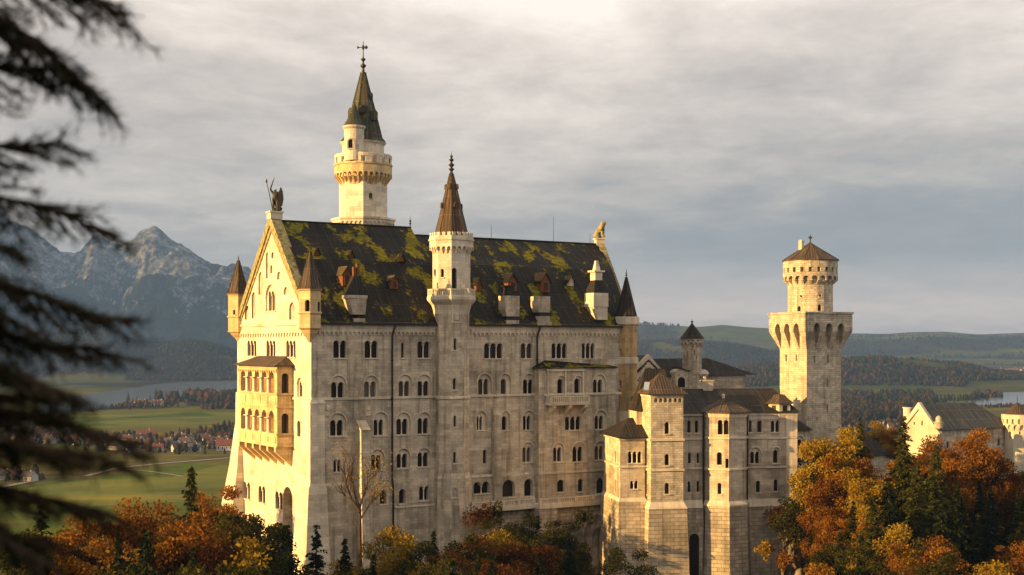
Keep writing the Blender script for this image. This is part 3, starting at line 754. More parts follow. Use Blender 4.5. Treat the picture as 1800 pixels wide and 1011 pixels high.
# ---- corner turrets ----
def turret(c, R, n, rot, zc, z0, zm, z1, ztip, mats, wins=(), rw=None, par=None):
    sm, rm = mats
    o = oct_shaft(palace, c, R, n, rot, zm, z1-.3, wins, 'turret', sm)
    mb = MB()
    mb2 = MB(); mb2.lathe(c, [(R*1.08, zm-.25), (R*1.12, zm-.12), (R*1.12, zm), (R*1.02, zm+.1)], n, rot, False); mb2.build('string_course', sm, o)
    mb.lathe(c, [(R*.999, z0), (R*.999, zm-.25)], n, rot, False)
    mb.lathe(c, [(R*.12, zc), (R*.35, zc+(z0-zc)*.3), (R*.7, zc+(z0-zc)*.62), (R*.82, zc+(z0-zc)*.8), (R*1.06, z0-.15), (R*1.06, z0)], n, rot)
    mb2 = MB(); mb2.lathe(c, [(R*1.0, z1-.3), (R*1.15, z1-.1), (R*1.15, z1)], n, rot, False); mb2.build('cornice', sm, o)
    mb.build('corbel', sm, o)
    h = ztip-z1; pr = [(R*1.2, z1), (R*1.0, z1+h*.07), (R*.72, z1+h*.3), (R*.1, z1+h*.88)]
    mb = MB(); mb.lathe(c, pr, n, rot); ribs(mb, c, pr, n, rot, .07); mb.build('spire', rm, o)
    fb = finial_mb(c, z1+h*.86, ztip, .6); fb.build('finial', M['bronze'], o)
    return o
ct = C0-NS*.3-US*.1
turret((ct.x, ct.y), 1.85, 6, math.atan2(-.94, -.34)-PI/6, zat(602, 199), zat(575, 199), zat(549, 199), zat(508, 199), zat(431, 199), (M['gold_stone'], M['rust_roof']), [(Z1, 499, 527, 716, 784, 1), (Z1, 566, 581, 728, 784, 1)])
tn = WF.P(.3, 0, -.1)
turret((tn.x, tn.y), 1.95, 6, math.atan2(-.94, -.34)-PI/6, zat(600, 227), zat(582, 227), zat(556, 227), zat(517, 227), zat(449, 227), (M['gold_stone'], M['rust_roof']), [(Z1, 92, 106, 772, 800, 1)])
# tall corner turret at the far end of the south front
te = at(1101, HY, 231.0); tr = 1.85
zz = lambda y: zat(y, 231.0)
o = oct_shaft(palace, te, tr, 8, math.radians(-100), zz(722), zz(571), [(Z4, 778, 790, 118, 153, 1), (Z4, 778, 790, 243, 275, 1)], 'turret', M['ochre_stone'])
mb = MB(); mb.lathe(te, [(tr*1.0, zz(574)), (tr*1.22, zz(570)), (tr*1.22, zz(558)), (tr*1.1, zz(557))], 8, math.radians(-100))
mb.lathe(te, [(tr*1.02, zz(641)), (tr*1.13, zz(639)), (tr*1.13, zz(629)), (tr*1.02, zz(628))], 8, math.radians(-100))
mb.lathe(te, [(tr*1.04, GZ), (tr*1.04, zz(722))], 8, math.radians(-100))
mb.build('parapet', M['trim'], o)
pr = [(tr*1.02, zz(558)), (tr*.85, zz(545)), (tr*.1, zz(488))]
mb = MB(); mb.lathe(te, pr, 8, math.radians(-100)); ribs(mb, te, pr, 8, math.radians(-100), .05); mb.build('spire', M['slate'], o)
finial_mb(te, zz(490), zz(474), .8).build('finial', M['bronze'], o)

# ---- balcony on the right-hand block ----
yb = M['trim']
BB = BF.off(0, 1.5)
a0 = BB.px(Z4(510, 318))[0]; a1 = BB.px(Z4(664, 318))[0]; zr_ = BB.px(Z4(588, 305))[1]; zf_ = BB.px(Z4(588, 333))[1]
mb = MB(); mb.box(BF, a0-.1, a1+.1, -.1, 1.6, zf_-.35, zf_)
bal = mb.build('balcony', yb, palace)
mb = MB(); mb.box(BF, a0, a1, 1.3, 1.52, zr_-.2, zr_); mb.box(BF, a0, a1, 1.33, 1.5, zf_, zf_+.2); nb = 20
for i in range(nb+1):
    a = a0+(a1-a0-.2)*i/nb; mb.box(BF, a, a+(.32 if i % 10 == 0 else .16), 1.36, 1.48, zf_+.2, zr_-.2)
for a in (a0, a1-.2): mb.box(BF, a, a+.2, 0, 1.3, zf_, zr_)
mb.build('railing', yb, bal)
for x in (527, 590, 652):
    a = BB.px(Z4(x, 350))[0]; mb = MB()
    A = [BF.P(a-.3, zf_-2.0, -.05), BF.P(a-.3, zf_-.351, -.05), BF.P(a-.3, zf_-.351, 1.5), BF.P(a-.3, zf_-.8, 1.5)]
    mb.prism(A, [p+US*.6 for p in A]); mb.build('corbel', yb, bal)
mb = MB(); sur = [(a0+.3, zr_+.1), (a1-.2, zr_+.1), (a1-.2, zb1-.2), (a0+.3, zb1-.2)]
for a in (a0+.3, (a0+a1)/2-.15, a1-.5): mb.box(BF, a, a+.3, -.03, .25, zf_, zb1-.5)
mb.box(BF, a0+.1, a1, -.03, .32, zb1-.5, zb1-.1); mb.build('surround', M['trim'], bal)

# ================================================================== STAIR TOWER on the south front
sc_ = SF.P(23.95, 0, .35)
c = (sc_.x, sc_.y); DT = sc_.y-2.5; zt_ = lambda y: zat(y, DT)
stair = thing('stair_tower', 'octagonal stair tower with brown spire rising from the middle of the palace front', 'tower', (c[0], c[1], GZ))
rot = math.atan2(-c[1], -c[0]); rot -= 0.0
R = 31*DT/F*1.02
wins = [(Z2, 936, 947, 78, 124, 1), (Z2, 933, 945, 235, 280, 1), (Z2, 935, 946, 382, 427, 1), (Z2, 934, 945, 526, 570, 1)]
oct_shaft(stair, c, R, 8, rot, zt_(836), zt_(540), wins)
mb = MB(); mb.lathe(c, [(R*1.35, GZ), (R*1.16, zt_(930)), (R*1.1, zt_(842)), (R*1.0, zt_(832))], 16, rot, False)
bs = mb.build('plinth', M['stone'], stair)
f = facets(c, R*1.12, 16, rot)
mb = MB(); mb.lathe(c, [(R*1.0, zt_(703)), (R*1.07, zt_(701)), (R*1.07, zt_(698)), (R*1.0, zt_(697))], 8, rot, False); mb.build('string_course', M['trim'], stair)
for (x0, x1, y0, y1) in ((933, 945, 665, 702),):
    p0 = at(*Z2(939, y1), DT-1.0)
    rr = R*1.12
    v = Vector((p0.x, p0.y, 0)).normalized(); sx = v.cross(ZU)
    ff = Fr(Vector((c[0], c[1], 0))-v*(rr-.12)-Vector((-v.y, v.x, 0))*-.35+Vector((-v.y, v.x, 0))*-.9, Vector((v.y, -v.x, 0)))
    lp = arch_loop(-.42, .42, zat(Z2(0, y1)[1], DT), zat(Z2(0, y0)[1], DT)); wb = MB(); wb.slab(ff, [(-.6, lp[0][1]-.2), (.6, lp[0][1]-.2), (.6, lp[6][1]+.2), (-.6, lp[6][1]+.2)], -.3, .12, [lp])
    o = wb.build('window', M['trim'], stair); wb = MB(); wb.wall(ff, lp, (), -.1); wb.build('pane', M['pane'], o)
# corbelled balcony storey
RB = 42*DT/F
mb = MB(); mb.lathe(c, [(R*.98, zt_(556)), (R*1.03, zt_(545)), (R*1.12, zt_(536)), (RB*1.0, zt_(529)), (RB*1.04, zt_(526)), (RB*1.04, zt_(521)), (RB*.98, zt_(520))], 8, rot)
mb.build('balcony_floor', M['trim'], stair)
mb = MB()
for fc in facets(c, RB*1.0, 8, rot):
    mb.box(fc, 0, fc.w, -.22, 0, zt_(510), zt_(507.5)); mb.box(fc, 0, fc.w, -.2, -.02, zt_(521), zt_(518.5)); mb.box(fc, -.1, .12, -.24, .02, zt_(521), zt_(507))
    nb = 7
    for i in range(nb): a = fc.w*(i+.5)/nb; mb.box(fc, a-.1, a+.1, -.17, -.05, zt_(519), zt_(510))
mb.build('railing', M['trim'], stair)
RU = 33.5*DT/F
cu = c
wins = [(Z1, 1304, 1332, 540, 655, 1), (Z1, 1246, 1264, 545, 592, 1), (Z1, 1209, 1220, 545, 585, 1)]
oct_shaft(stair, cu, RU, 8, rot, zt_(522), zt_(445), wins, mat=M['bright_stone'])
mb = MB(); RC = 39*DT/F
machicolation(mb, cu, RU, RC*1.0, zt_(446), zt_(439), zt_(428), 8, rot, 3, .22)
for fc in facets(cu, RC, 8, rot):
    mb.box(fc, 0, fc.w, -.3, .0, zt_(428), zt_(422)); mb.box(fc, -.05, fc.w+.05, -.3, .16, zt_(422), zt_(419))
    crenels(mb, fc, 0, fc.w, zt_(419), zt_(408), zt_(414), 3, -.3, .02)
mb.lathe(cu, [(RC*.95, zt_(420)), (RC*.95, zt_(419))], 8, rot)
mb.build('parapet', M['bright_stone'], stair)
RS = 31*DT/F
pr = [(RS, zt_(415)), (RS*.93, zt_(408)), (RS*.11, zt_(302))]
mb = MB(); mb.lathe(cu, pr, 8, rot); ribs(mb, cu, pr, 8, rot, .09)
sp = mb.build('spire', M['spire_roof'], stair)
for k in range(8):
    a = rot+PI/8+k*PI/4; t = .42 if k % 2 == 0 else .74
    z = zt_(408)+(zt_(302)-zt_(408))*t; r = (RS*.93*(1-t)+RS*.11*t)*.96
    u = Vector((math.cos(a), math.sin(a), 0)); f_ = Fr(Vector((c[0], c[1], 0))+u*(r+.28), Vector((-u.y, u.x, 0)))
    mb = MB(); mb.prism([f_.P(-.25, z), f_.P(.25, z), f_.P(.25, z+.5), f_.P(0, z+.85), f_.P(-.25, z+.5)], [p-f_.n*.9 for p in (f_.P(-.25, z), f_.P(.25, z), f_.P(.25, z+.5), f_.P(0, z+.85), f_.P(-.25, z+.5))])
    mb.build('lucarne', M['spire_roof'], sp)
mb = MB(); h = zt_(265)-zt_(303)
mb.lathe(cu, [(.42, zt_(303)), (.3, zt_(301)), (.16, zt_(298)), (.45, zt_(294)), (.45, zt_(293)), (.14, zt_(291)), (.5, zt_(286)), (.2, zt_(283)), (.14, zt_(281)), (.42, zt_(277)), (.12, zt_(274)), (.26, zt_(271)), (.05, zt_(268)), (.02, zt_(263))], 8)
mb.build('finial', M['bronze'], stair)
# blind arch panel under the balcony
fs = facets(c, R, 8, rot); best = max(fs, key=lambda f: f.n.dot(-Vector((c[0], c[1], 0)).normalized())+.2*f.n.x)
a0, z0 = best.px(Z1(1315, 840)); a1, z1 = best.px(Z1(1352, 752))
mb = MB(); lp = arch_loop(a0, a1, z0, z1, 8); mb.slab(best, arch_loop(a0-.22, a1+.22, z0-.2, z1+.22, 8), .0, .16, [lp]); mb.wall(best, lp, (), .02)
mb.box(best, a0+.25, a1-.25, .02, .3, z0+.3, z0+1.2)
mb.build('niche', M['trim'], stair)

# ================================================================== GREAT NORTH TOWER
DN = 244.0
nc = at(638.5, HY, DN); c = (nc.x, nc.y); zn = lambda y: zat(y, DN-3)
north = thing('round_tower', 'tallest castle tower with a green copper spire rising behind the ridge of the long roof', 'tower', (c[0], c[1], GZ))
rot = math.atan2(-c[1], -c[0]); k_ = DN/F
R = 40*k_*1.05
oct_shaft(north, c, R, 8, rot, GZ, zn(318), [(Z8, 281, 299, 749, 775, 1)], mat=M['bright_stone'])
mb = MB(); RC = 55*k_*1.03
mb.lathe(c, [(R, zn(399)), (RC*.93, zn(397)), (RC*.93, zn(388)), (RC, zn(386)), (RC, zn(382.5)), (R*.99, zn(381))], 8, rot, False)
for fc in facets(c, RC*.945, 8, rot): frieze(mb, fc, 0, fc.w, zn(386), zn(395), 5, -.05, .12)
mb.build('collar', M['trim'], north)
mb = MB(); RG = 50.5*k_
machicolation(mb, c, R*.97, RG, zn(324), zn(311), zn(290), 16, rot, 2, .3)
mb.lathe(c, [(RG*.96, zn(291)), (RG*1.02, zn(289)), (RG*1.02, zn(286)), (RG*.9, zn(285))], 24, rot)
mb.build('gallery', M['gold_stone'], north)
mb = MB()
for fc in facets(c, RG*1.0, 16, rot): crenels(mb, fc, 0, fc.w, zn(270), zn(286), zn(276), 1, -.25, 0)
for f_ in facets(c, RG*1.0, 16, rot): mb.box(f_, f_.w*.15, f_.w*.85, -.27, .04, zn(276), zn(271))
mb.build('parapet', M['bright_stone'], north)
RDm = 36.5*k_
mb = MB(); mb.lathe(c, [(RDm, zn(288)), (RDm, zn(252)), (RDm*1.06, zn(250)), (RDm*1.12, zn(247)), (RDm*1.0, zn(246))], 28, rot); mb.build('drum', M['bright_stone'], north, 40)
pr = [(RDm*1.13, zn(247)), (RDm*.98, zn(240)), (RDm*.8, zn(215)), (RDm*.14, zn(124))]
mb = MB(); mb.lathe(c, pr, 8, rot+PI/8); ribs(mb, c, pr, 8, rot+PI/8, .1)
sp = mb.build('spire', M['copper_roof'], north)
for i, (ang, y, s) in enumerate(((-.95, 196, 1.0), (.75, 200, 1.15), (-.1, 190, .9), (.95, 164, .6), (2.6, 196, 1.0))):
    a = rot+ang; z = zn(y); t = (zn(215)-z)/(zn(215)-zn(124)); r = RDm*(.8-(.66)*t)
    u = Vector((math.cos(a), math.sin(a), 0)); f_ = Fr(Vector((c[0], c[1], 0))+u*(r+.5*s), Vector((-u.y, u.x, 0))); s *= .55
    mb = MB(); q = [f_.P(-s, z-1.6*s), f_.P(s, z-1.6*s), f_.P(s, z+.8*s), f_.P(0, z+1.6*s), f_.P(-s, z+.8*s)]; mb.prism(q, [p-f_.n*1.6 for p in q])
    mb.build('lucarne', M['copper_roof'], sp)
# bartizan on the drum
bc = at(622.5, HY, DN-RDm*.95); bx = (bc.x, bc.y); rb_ = 17.3*k_; zq = lambda y: zat(y, DN-RDm)
o = oct_shaft(north, bx, rb_, 20, 0, zq(283), zq(226), [], 'bartizan', M['bright_stone'])
mb = MB(); v = Vector((bx[0], bx[1], 0)).normalized(); f_ = Fr(Vector((bx[0], bx[1], 0))-v*(rb_-.03), Vector((v.y, -v.x, 0)))
a, z = f_.px(Z8(200, 545)); z1 = f_.px(Z8(200, 505))[1]
lp = arch_loop(a-.5, a+.5, z, z1); mb.slab(f_, arch_loop(a-.75, a+.75, z-.2, z1+.25), -.2, .08, [lp]); wo_ = mb.build('window', M['trim'], o)
mb = MB(); mb.wall(f_, lp, (), .0); mb.build('pane', M['pane'], wo_)
mb = MB(); mb.lathe(bx, [(rb_, zq(228)), (rb_*1.14, zq(225)), (rb_*1.14, zq(222)), (rb_, zq(221.5))], 20); mb.build('cornice', M['trim'], o)
mb = MB(); mb.lathe(bx, [(rb_*1.12, zq(222)), (rb_*.75, zq(212)), (.08, zq(178))], 16); mb.build('spire', M['copper_roof'], o)
mb = MB()
mb.lathe(c, [(.6, zn(124)), (.6, zn(122)), (.28, zn(120)), (.22, zn(114)), (.5, zn(111)), (.55, zn(108.5)), (.2, zn(106)), (.16, zn(102)), (.45, zn(98.5)), (.42, zn(97)), (.12, zn(95)), (.09, zn(88)), (.06, zn(66))], 8)
zz_ = zn(77); v = Vector((1, 0, 0))
mb.tube([Vector((c[0]-1.0, c[1], zz_)), Vector((c[0]+.9, c[1], zz_+.05))], [.09, .06], 5)
mb.prism([Vector((c[0]-1.1, c[1]-.04, zz_-.3)), Vector((c[0]-.6, c[1]-.04, zz_)), Vector((c[0]-1.1, c[1]-.04, zz_+.3))], [Vector((c[0]-1.1, c[1]+.04, zz_-.3)), Vector((c[0]-.6, c[1]+.04, zz_)), Vector((c[0]-1.1, c[1]+.04, zz_+.3))])
mb.lathe((c[0]+.55, c[1]), [(.05, zz_-.35), (.25, zz_-.1), (.28, zz_+.1), (.06, zz_+.4)], 6); mb.lathe(c, [(.1, zz_-.45), (.24, zz_-.2), (.24, zz_+.2), (.08, zz_+.5)], 6)
mb.build('weather_vane', M['bronze'], north)
# ================================================================== TERRACE along the palace foot
TF1 = SF.off(0, 3.0); TF2 = SF.off(0, 4.4)
ta0 = TF1.px((829, 880))[0]; tam = TF2.px(Z4(467, 720))[0]; ta1 = TF2.px(Z4(748, 720))[0]
zr1 = TF1.px(Z4(330, 716))[1]; zf1 = TF1.px(Z4(330, 742))[1]
terr = thing('terrace', 'stone terrace with a balustrade under the arches at the palace foot', 'terrace', (SF.P(ta0, 0)[0], SF.P(ta0, 0)[1], GZ))
mb = MB()
mb.box(TF1, ta0, tam, -2.9, .2, zf1-.6, zf1); mb.box(TF2, tam, ta1, -4.3, .2, zf1-.6, zf1-.003)
mb.build('floor_slab', M['trim'], terr)
mb = MB()
for fr_, a, b in ((TF1, ta0, tam), (TF2, tam, ta1)):
    mb.box(fr_, a, b, -.3, .05, zr1-.22, zr1); mb.box(fr_, a, b, -.26, 0, zf1, zf1+.2)
    n = int((b-a)/.42)
    for i in range(n): x = a+(b-a)*(i+.5)/n; mb.box(fr_, x-.13, x+.13, -.2, -.06, zf1+.2, zr1-.22)
    for i in range(5): x = a+(b-a-.5)*i/4; mb.box(fr_, x, x+.5, -.34, .09, zf1+.003, zr1+.08)
mb.build('balustrade', M['trim'], terr)
mb = MB()
mb.wall(TF1, [(ta0, GZ), (tam, GZ), (tam, zf1-.6), (ta0, zf1-.6)], (), -1.8)
am = TF2.px(Z4(537, 800))[0]
mb.wall(TF2, [(am, GZ), (ta1, GZ), (ta1, zf1-.6), (am, zf1-.6)], (), -.9)
mb.prism(ring(TF2, tam, am, -3, .6, GZ), ring(TF2, tam, am, -3, .0, zf1-.6))
mb.build('retaining_wall', M['rough_stone'], terr)

# ================================================================== THE STONE WING (right of the palace)
UB = Vector((.985, .174, 0)).normalized()
DW = 208.0
B0 = at(1144, HY, DW); KF = Fr(B0, UB)
wing = thing('stone_wing', 'lower stone wing with a square tower and a half-round tower right of the palace', 'building', (B0.x, B0.y, GZ))
NB = KF.n
zk = lambda y: zat(y, DW)
TW = KF.px((1201, 790))[0]                    # square tower width
zK0, zK1 = zk(888), KF.px(Z5(300, 300))[1]
LFk = Fr(KF.P(0, 0, -9), NB)
# square tower
h = [wpx(wing, KF, Z5, 288, 306, 408, 455), wpx(wing, KF, Z5, 288, 306, 534, 579), wpx(wing, KF, Z5, 288, 306, 648, 692)]
for x in (253, 272, 291, 310, 330, 348):
    a, z = KF.px(Z5(x, 322)); lp = arch_loop(a-.28, a+.28, z-.35, z+.35, 6); h.append(niche(wing, KF, lp, .5, 'beam_hole'))
hl = []
for y0, y1 in ((648, 690), (534, 578)):
    _, z = LFk.px(Z5(215, y1)); _, z1 = LFk.px(Z5(215, y0)); hl.append(window(wing, LFk, 7.0, 7.7, z, z1))
mb = MB()
mb.wall(KF, [(0, zK0), (TW, zK0), (TW, zK1), (0, zK1)], h)
mb.wall(LFk, [(0, zK0), (9, zK0), (9, zK1), (0, zK1)], hl)
mb.wall(Fr(KF.P(TW, 0, 0), -NB), [(0, zK0), (9, zK0), (9, zK1), (0, zK1)])
mb.wall(Fr(KF.P(TW, 0, -9), -UB), [(0, zK0), (TW, zK0), (TW, zK1), (0, zK1)])
tw = mb.build('square_tower', M['tower_stone'], wing)
mb = MB()
for y in (478, 597): z = KF.px(Z5(300, y))[1]; mb.prism(ring(KF, -.2, TW+.2, -8, .2, z-.18), ring(KF, -.2, TW+.2, -8, .2, z+.15))
mb.box(KF, -.1, TW+.1, -8, .12, zK1-.35, zK1)
mb.prism(ring(KF, -.55, TW+.55, -8, .55, zK0-.6), ring(KF, 0, TW, -8, .004, zK0+.5))
mb.build_each('string_course', M['trim'], tw)
mb = MB(); mb.prism(ring(KF, -1.5, TW+1.6, -10.5, 1.5, -60), ring(KF, -.45, TW+.45, -9, .45, zK0-.6))
mb.build('substructure', M['rough_stone'], tw)
mb = MB(); e = ring(KF, -.6, TW+.6, -6.0, .6, zK1); mb.prism(e, [p+ZU*.15 for p in e]); mb.cone([p+ZU*.151 for p in e], KF.P(TW*.42, KF.px(Z5(273, 213), -2.6)[1], -2.7))
mb.build('roof', M['rust_roof'], tw)
# main range behind
DM = -2.6
MF = KF.off(0, DM)
LNW = MF.px((1399, 800))[0]
zM1 = MF.px(Z5(640, 369))[1]
h = []
for x0, x1, yt, yb, k, ar in [(377, 391, 402, 450, 1, None), (407, 421, 402, 450, 1, None), (380, 392, 529, 571, 1, None), (414, 425, 529, 571, 1, None), (378, 390, 642, 686, 1, None), (414, 425, 640, 684, 1, None),
    (620, 631, 400, 448, 1, None), (653, 671, 401, 448, 1, None), (707, 740, 402, 448, 2, None), (628, 663, 525, 572, 2, (624, 668, 509)), (718, 737, 519, 570, 1, (714, 741, 507)), (648, 665, 639, 686, 1, None), (718, 735, 634, 681, 1, None)]:
    h.append(wpx(wing, MF, Z5, x0, x1, yt, yb, k, ar))
mb = MB()
zMb = zk(892)
mb.wall(MF, [(0, zMb), (LNW, zMb), (LNW, zM1), (0, zM1)], h)
mb.wall(Fr(MF.P(LNW, 0, 0), -NB), [(0, zMb), (11, zMb), (11, zM1), (0, zM1)])
mb.wall(Fr(MF.P(LNW, 0, -11), -UB), [(0, zMb), (LNW, zMb), (LNW, zM1), (0, zM1)])
# west end that rises behind the little annexe
wl = MF.px((1119, 690), -2.5)[0]
mb.wall(MF, [(wl, -60), (0, -60), (0, zM1+.3), (wl, zM1+.3)], (), -2.5); mb.wall(Fr(MF.P(wl, 0, -6.8), NB), [(0, -60), (4.3, -60), (4.3, zM1+.3), (0, zM1+.3)])
mb.build('wall', M['stone'], wing)
mb = MB()
for y in (470, 585): z = MF.px(Z5(700, y))[1]; mb.box(MF, TW+.2, LNW+.1, -.05, .2, z-.17, z+.13)
mb.box(MF, TW+.2, LNW+.2, -.05, .3, zM1-.5, zM1-.003)
ap = LNW-1.7                                  # pier at the right-hand corner
for y0, y1 in ((369, 470), (470, 585), (585, 720)): mb.prism(ring(MF, ap, LNW+.15, -2, .25, MF.px(Z5(780, y1))[1]+.18), ring(MF, ap, LNW+.15, -2, .25, MF.px(Z5(780, y0))[1]-.2))
mb.prism(ring(MF, TW, LNW+.7, -3, .6, zMb-.5), ring(MF, TW, LNW+.1, -3, .004, zMb+.7))
frieze(mb, MF, MF.px(Z5(620, 400))[0], ap, zM1-.5, zM1-1.5, 15, -.02, .14)
mb.build('string_course', M['trim'], wing)
mb = MB(); mb.prism(ring(MF, TW-1, LNW+1.2, -12, 1.6, -60), ring(MF, TW-.5, LNW+.5, -11, .45, zMb-.5))
# tall dark archway in the substructure
mb.build('substructure', M['rough_stone'], wing)
a0 = MF.px(Z5(381, 900), .9)[0]; a1 = MF.px(Z5(421, 900), .9)[0]; zt = MF.px(Z5(400, 846), .9)[1]
mb = MB(); G = MF.off(0, 1.35); lp = arch_loop(a0, a1, -58, zt, 8); mb.slab(G, arch_loop(a0-.5, a1+.5, -58, zt+.5, 8), -1.2, .06, [lp])
o = mb.build('archway', M['rough_stone'], wing); mb = MB(); mb.wall(G, lp, (), -.35); mb.build('pane', M['pane'], o)  # dark sheet filling the open arch in place of its inner shade
# roofs of the range
zrg = MF.px((1250, 683), -7)[1]
e0, e1 = MF.P(wl-.5, zM1, .55), MF.P(LNW+.5, zM1, .55)
S0 = [MF.P(1.0, zM1-.05, .6), MF.P(1.0, zrg, -6.4), MF.P(1.0, zM1-.05, -12)]; S1 = [MF.P(LNW+.5, zM1-.05, .6), MF.P(LNW-1.5, zrg, -6.4), MF.P(LNW+.5, zM1-.05, -12)]
mb = MB(); mb.prism(S0, S1)
zr2 = KF.px(Z5(262, 212), -6)[1]
S0 = [MF.P(wl-.4, zM1+.25, .3-2.5), MF.P(wl+2.0, zr2+.6, -4.6), MF.P(wl-.3, zM1+.25, -7)]; S1 = [MF.P(TW+.3, zM1+.25, .6), MF.P(TW-1.0, zr2+.6, -4.6), MF.P(TW+.3, zM1+.25, -7)]
mb.prism(S0, S1)
mb.build('roof', M['slate'], wing)
mb = MB(); q = at(*Z5(216, 268), DW+1.0); f_ = Fr(Vector((q.x, q.y, 0)), UB)
mb.prism([f_.P(-.5, q.z-.7, 0), f_.P(.35, q.z-.7, 0), f_.P(.8, q.z+.5, -1.0), f_.P(-.05, q.z+.5, -1.0)], [f_.P(-.5, q.z-.5, .1), f_.P(.35, q.z-.5, .1), f_.P(.8, q.z+.7, -.9), f_.P(-.05, q.z+.7, -.9)]); mb.build('skylight', M['skylight'], wing)
# chimney at the ridge, dormer low on the slope
mb = MB(); a = MF.px((1243, 683), -6.4)[0]; mb.box(MF, a-.8, a+.8, -7.2, -5.8, zrg-.6, zrg+1.2); mb.box(MF, a-.95, a+.95, -7.35, -5.65, zrg+1.2, zrg+1.4); mb.box(MF, a-.6, a-.2, -6.7, -6.3, zrg+1.4, zrg+2.0); mb.build('chimney', M['trim'], wing)
a, z = MF.px(Z6(890, 858), -1.5); mb = MB(); mb.prism([MF.P(a-1.3, z-.6, -.6), MF.P(a+1.3, z-.6, -.6), MF.P(a+1.0, z+.5, -1.3), MF.P(a-1.0, z+.5, -1.3)], [p-NB*2.5 for p in (MF.P(a-1.3, z-.6, -.6), MF.P(a+1.3, z-.6, -.6), MF.P(a+1.0, z+.5, -1.3), MF.P(a-1.0, z+.5, -1.3))]); mb.build('dormer', M['rust_roof'], wing)
for x in (441, 613):
    a = MF.px(Z5(x, 500), .35)[0]; mb = MB(); mb.tube([MF.P(a, zM1-.2, .5), MF.P(a, zM1-1.2, .35), MF.P(a, zMb+.5, .35), MF.P(a, zMb-.8, .8), MF.P(a, -45, 1.5)], .15, 6); mb.build('drainpipe', M['iron'], wing)
# half-round (polygonal) tower in the middle of the range
pcx = MF.px(Z5(529, 500), .3)[0]; pc = MF.P(pcx, 0, -.9); c = (pc.x, pc.y); dP = pc.y-3
R = 3.95
rotp = math.atan2(NB.y, NB.x)+PI/8+math.radians(16)
zp = lambda y: zat(Z5(0, y)[1], dP)
o = oct_shaft(wing, c, R, 8, rotp, zp(733), zp(374), [(Z5, 498, 541, 400, 457, 2), (Z5, 493, 513, 527, 577, 1), (Z5, 534, 547, 552, 590, 1), (Z5, 496, 511, 648, 692, 1)], 'round_tower')
mb = MB()
for y in (470, 593): mb.lathe(c, [(R, zp(y)-.2), (R+.22, zp(y)-.18), (R+.22, zp(y)+.12), (R, zp(y)+.15)], 8, rotp, False)
mb.lathe(c, [(R, zp(392)), (R+.15, zp(390)), (R+.3, zp(376)), (R+.3, zp(372))], 8, rotp)
mb.lathe(c, [(R+.5, zp(738)), (R+.45, zp(732)), (R, zp(718))], 8, rotp, False)
mb.build_each('string_course', M['trim'], o)
mb = MB(); mb.lathe(c, [(R+1.6, -60), (R+.4, zp(736))], 8, rotp); mb.build('substructure', M['rough_stone'], o)
mb = MB(); pr = [(R+.7, zp(372)), (R+.65, zp(368)), (.1, zp(316))]; mb.lathe(c, pr, 8, rotp); ribs(mb, c, pr[1:], 8, rotp, .09)
mb.prism([MF.P(pcx-3, zp(368), 0), MF.P(pcx+3.6, zp(368), 0), MF.P(pcx+.3, zp(320), 0)], [MF.P(pcx-3, zp(368), -6), MF.P(pcx+3.6, zp(368), -6), MF.P(pcx+.3, zp(320), -6)])
mb.build('roof', M['rust_roof'], o)
mb = MB(); mb.lathe(c, [(.3, zp(318)), (.2, zp(312)), (.28, zp(308)), (.26, zp(303)), (.05, zp(299))], 8); mb.build('finial', M['trim'], o)
# lantern over the right-hand corner
q = MF.P(LNW-2.2, 0, -1.5); c = (q.x, q.y); zl = lambda y: zat(Z6(0, y)[1], q.y)
o = oct_shaft(wing, c, 2.0, 6, .3, zM1-1, zl(826), [], 'corner_lantern', M['bright_stone'])
mb = MB()
for f_ in facets(c, 2.0, 6, .3): mb.box(f_, f_.w*.3, f_.w*.7, -.02, .03, zl(872), zl(838))
mb.build('pane', M['pane'], o)
mb = MB(); mb.lathe(c, [(2.6, zl(828)), (2.5, zl(822)), (1.5, zl(795)), (.9, zl(772)), (.05, zl(768))], 6, .3); mb.lathe(c, [(.14, zl(772)), (.1, zl(738))], 5); mb.build('roof', M['rust_roof'], o)

# ---- annexe at the palace's corner ----
AF = Fr(at(1090, HY, 209.5), (.99, .14, 0))
an = thing('annexe', 'small battered stone annexe with a hipped mossy roof between palace and wing', 'building', (AF.o.x, AF.o.y, GZ))
za = lambda y: zat(Z5(0, y)[1], 209.5)
aw = AF.px(Z5(211, 600))[0]
AL = Fr(AF.P(-.1, 0, -12), AF.P(0, 0, 0)-AF.P(-.1, 0, -12)); lw_ = (AF.P(0, 0, 0)-AF.P(-.1, 0, -12)).length
h = [wpx(an, AF, Z5, 144, 196, 524, 570, 3), wpx(an, AF, Z5, 152, 182, 640, 672, 2)]
hl = [window(an, AL, lw_*.7, lw_*.7+.8, za(690), za(640), 2, m=.15), window(an, AL, lw_*.7, lw_*.7+.8, za(572), za(528))]
mb = MB(); mb.wall(AF, [(0, za(718)), (aw, za(718)), (aw, za(472)), (0, za(472))], h); mb.wall(AL, [(0, za(718)), (lw_, za(718)), (lw_, za(472)), (0, za(472))], hl)
mb.wall(Fr(AF.P(aw, 0, 0), -AF.n), [(0, za(718)), (7, za(718)), (7, za(472)), (0, za(472))])
mb.build('wall', M['stone'], an)
pl = lambda e, z: [AF.P(-.1-e*.5, z, e), AF.P(aw+e, z, e), AF.P(aw+e, z, -12), AF.P(-.1-e, z, -12), AF.P(-.1-e, z, -6+e*.3)]
mb = MB(); mb.prism(pl(.22, za(588)), pl(.22, za(581))); mb.prism(pl(.4, za(722)), pl(.0, za(708))); mb.prism(pl(.25, za(480)), pl(.25, za(473))); mb.build_each('string_course', M['trim'], an)
mb = MB(); mb.prism(pl(2.1, -60), pl(.4, za(722))); mb.build('substructure', M['rough_stone'], an)
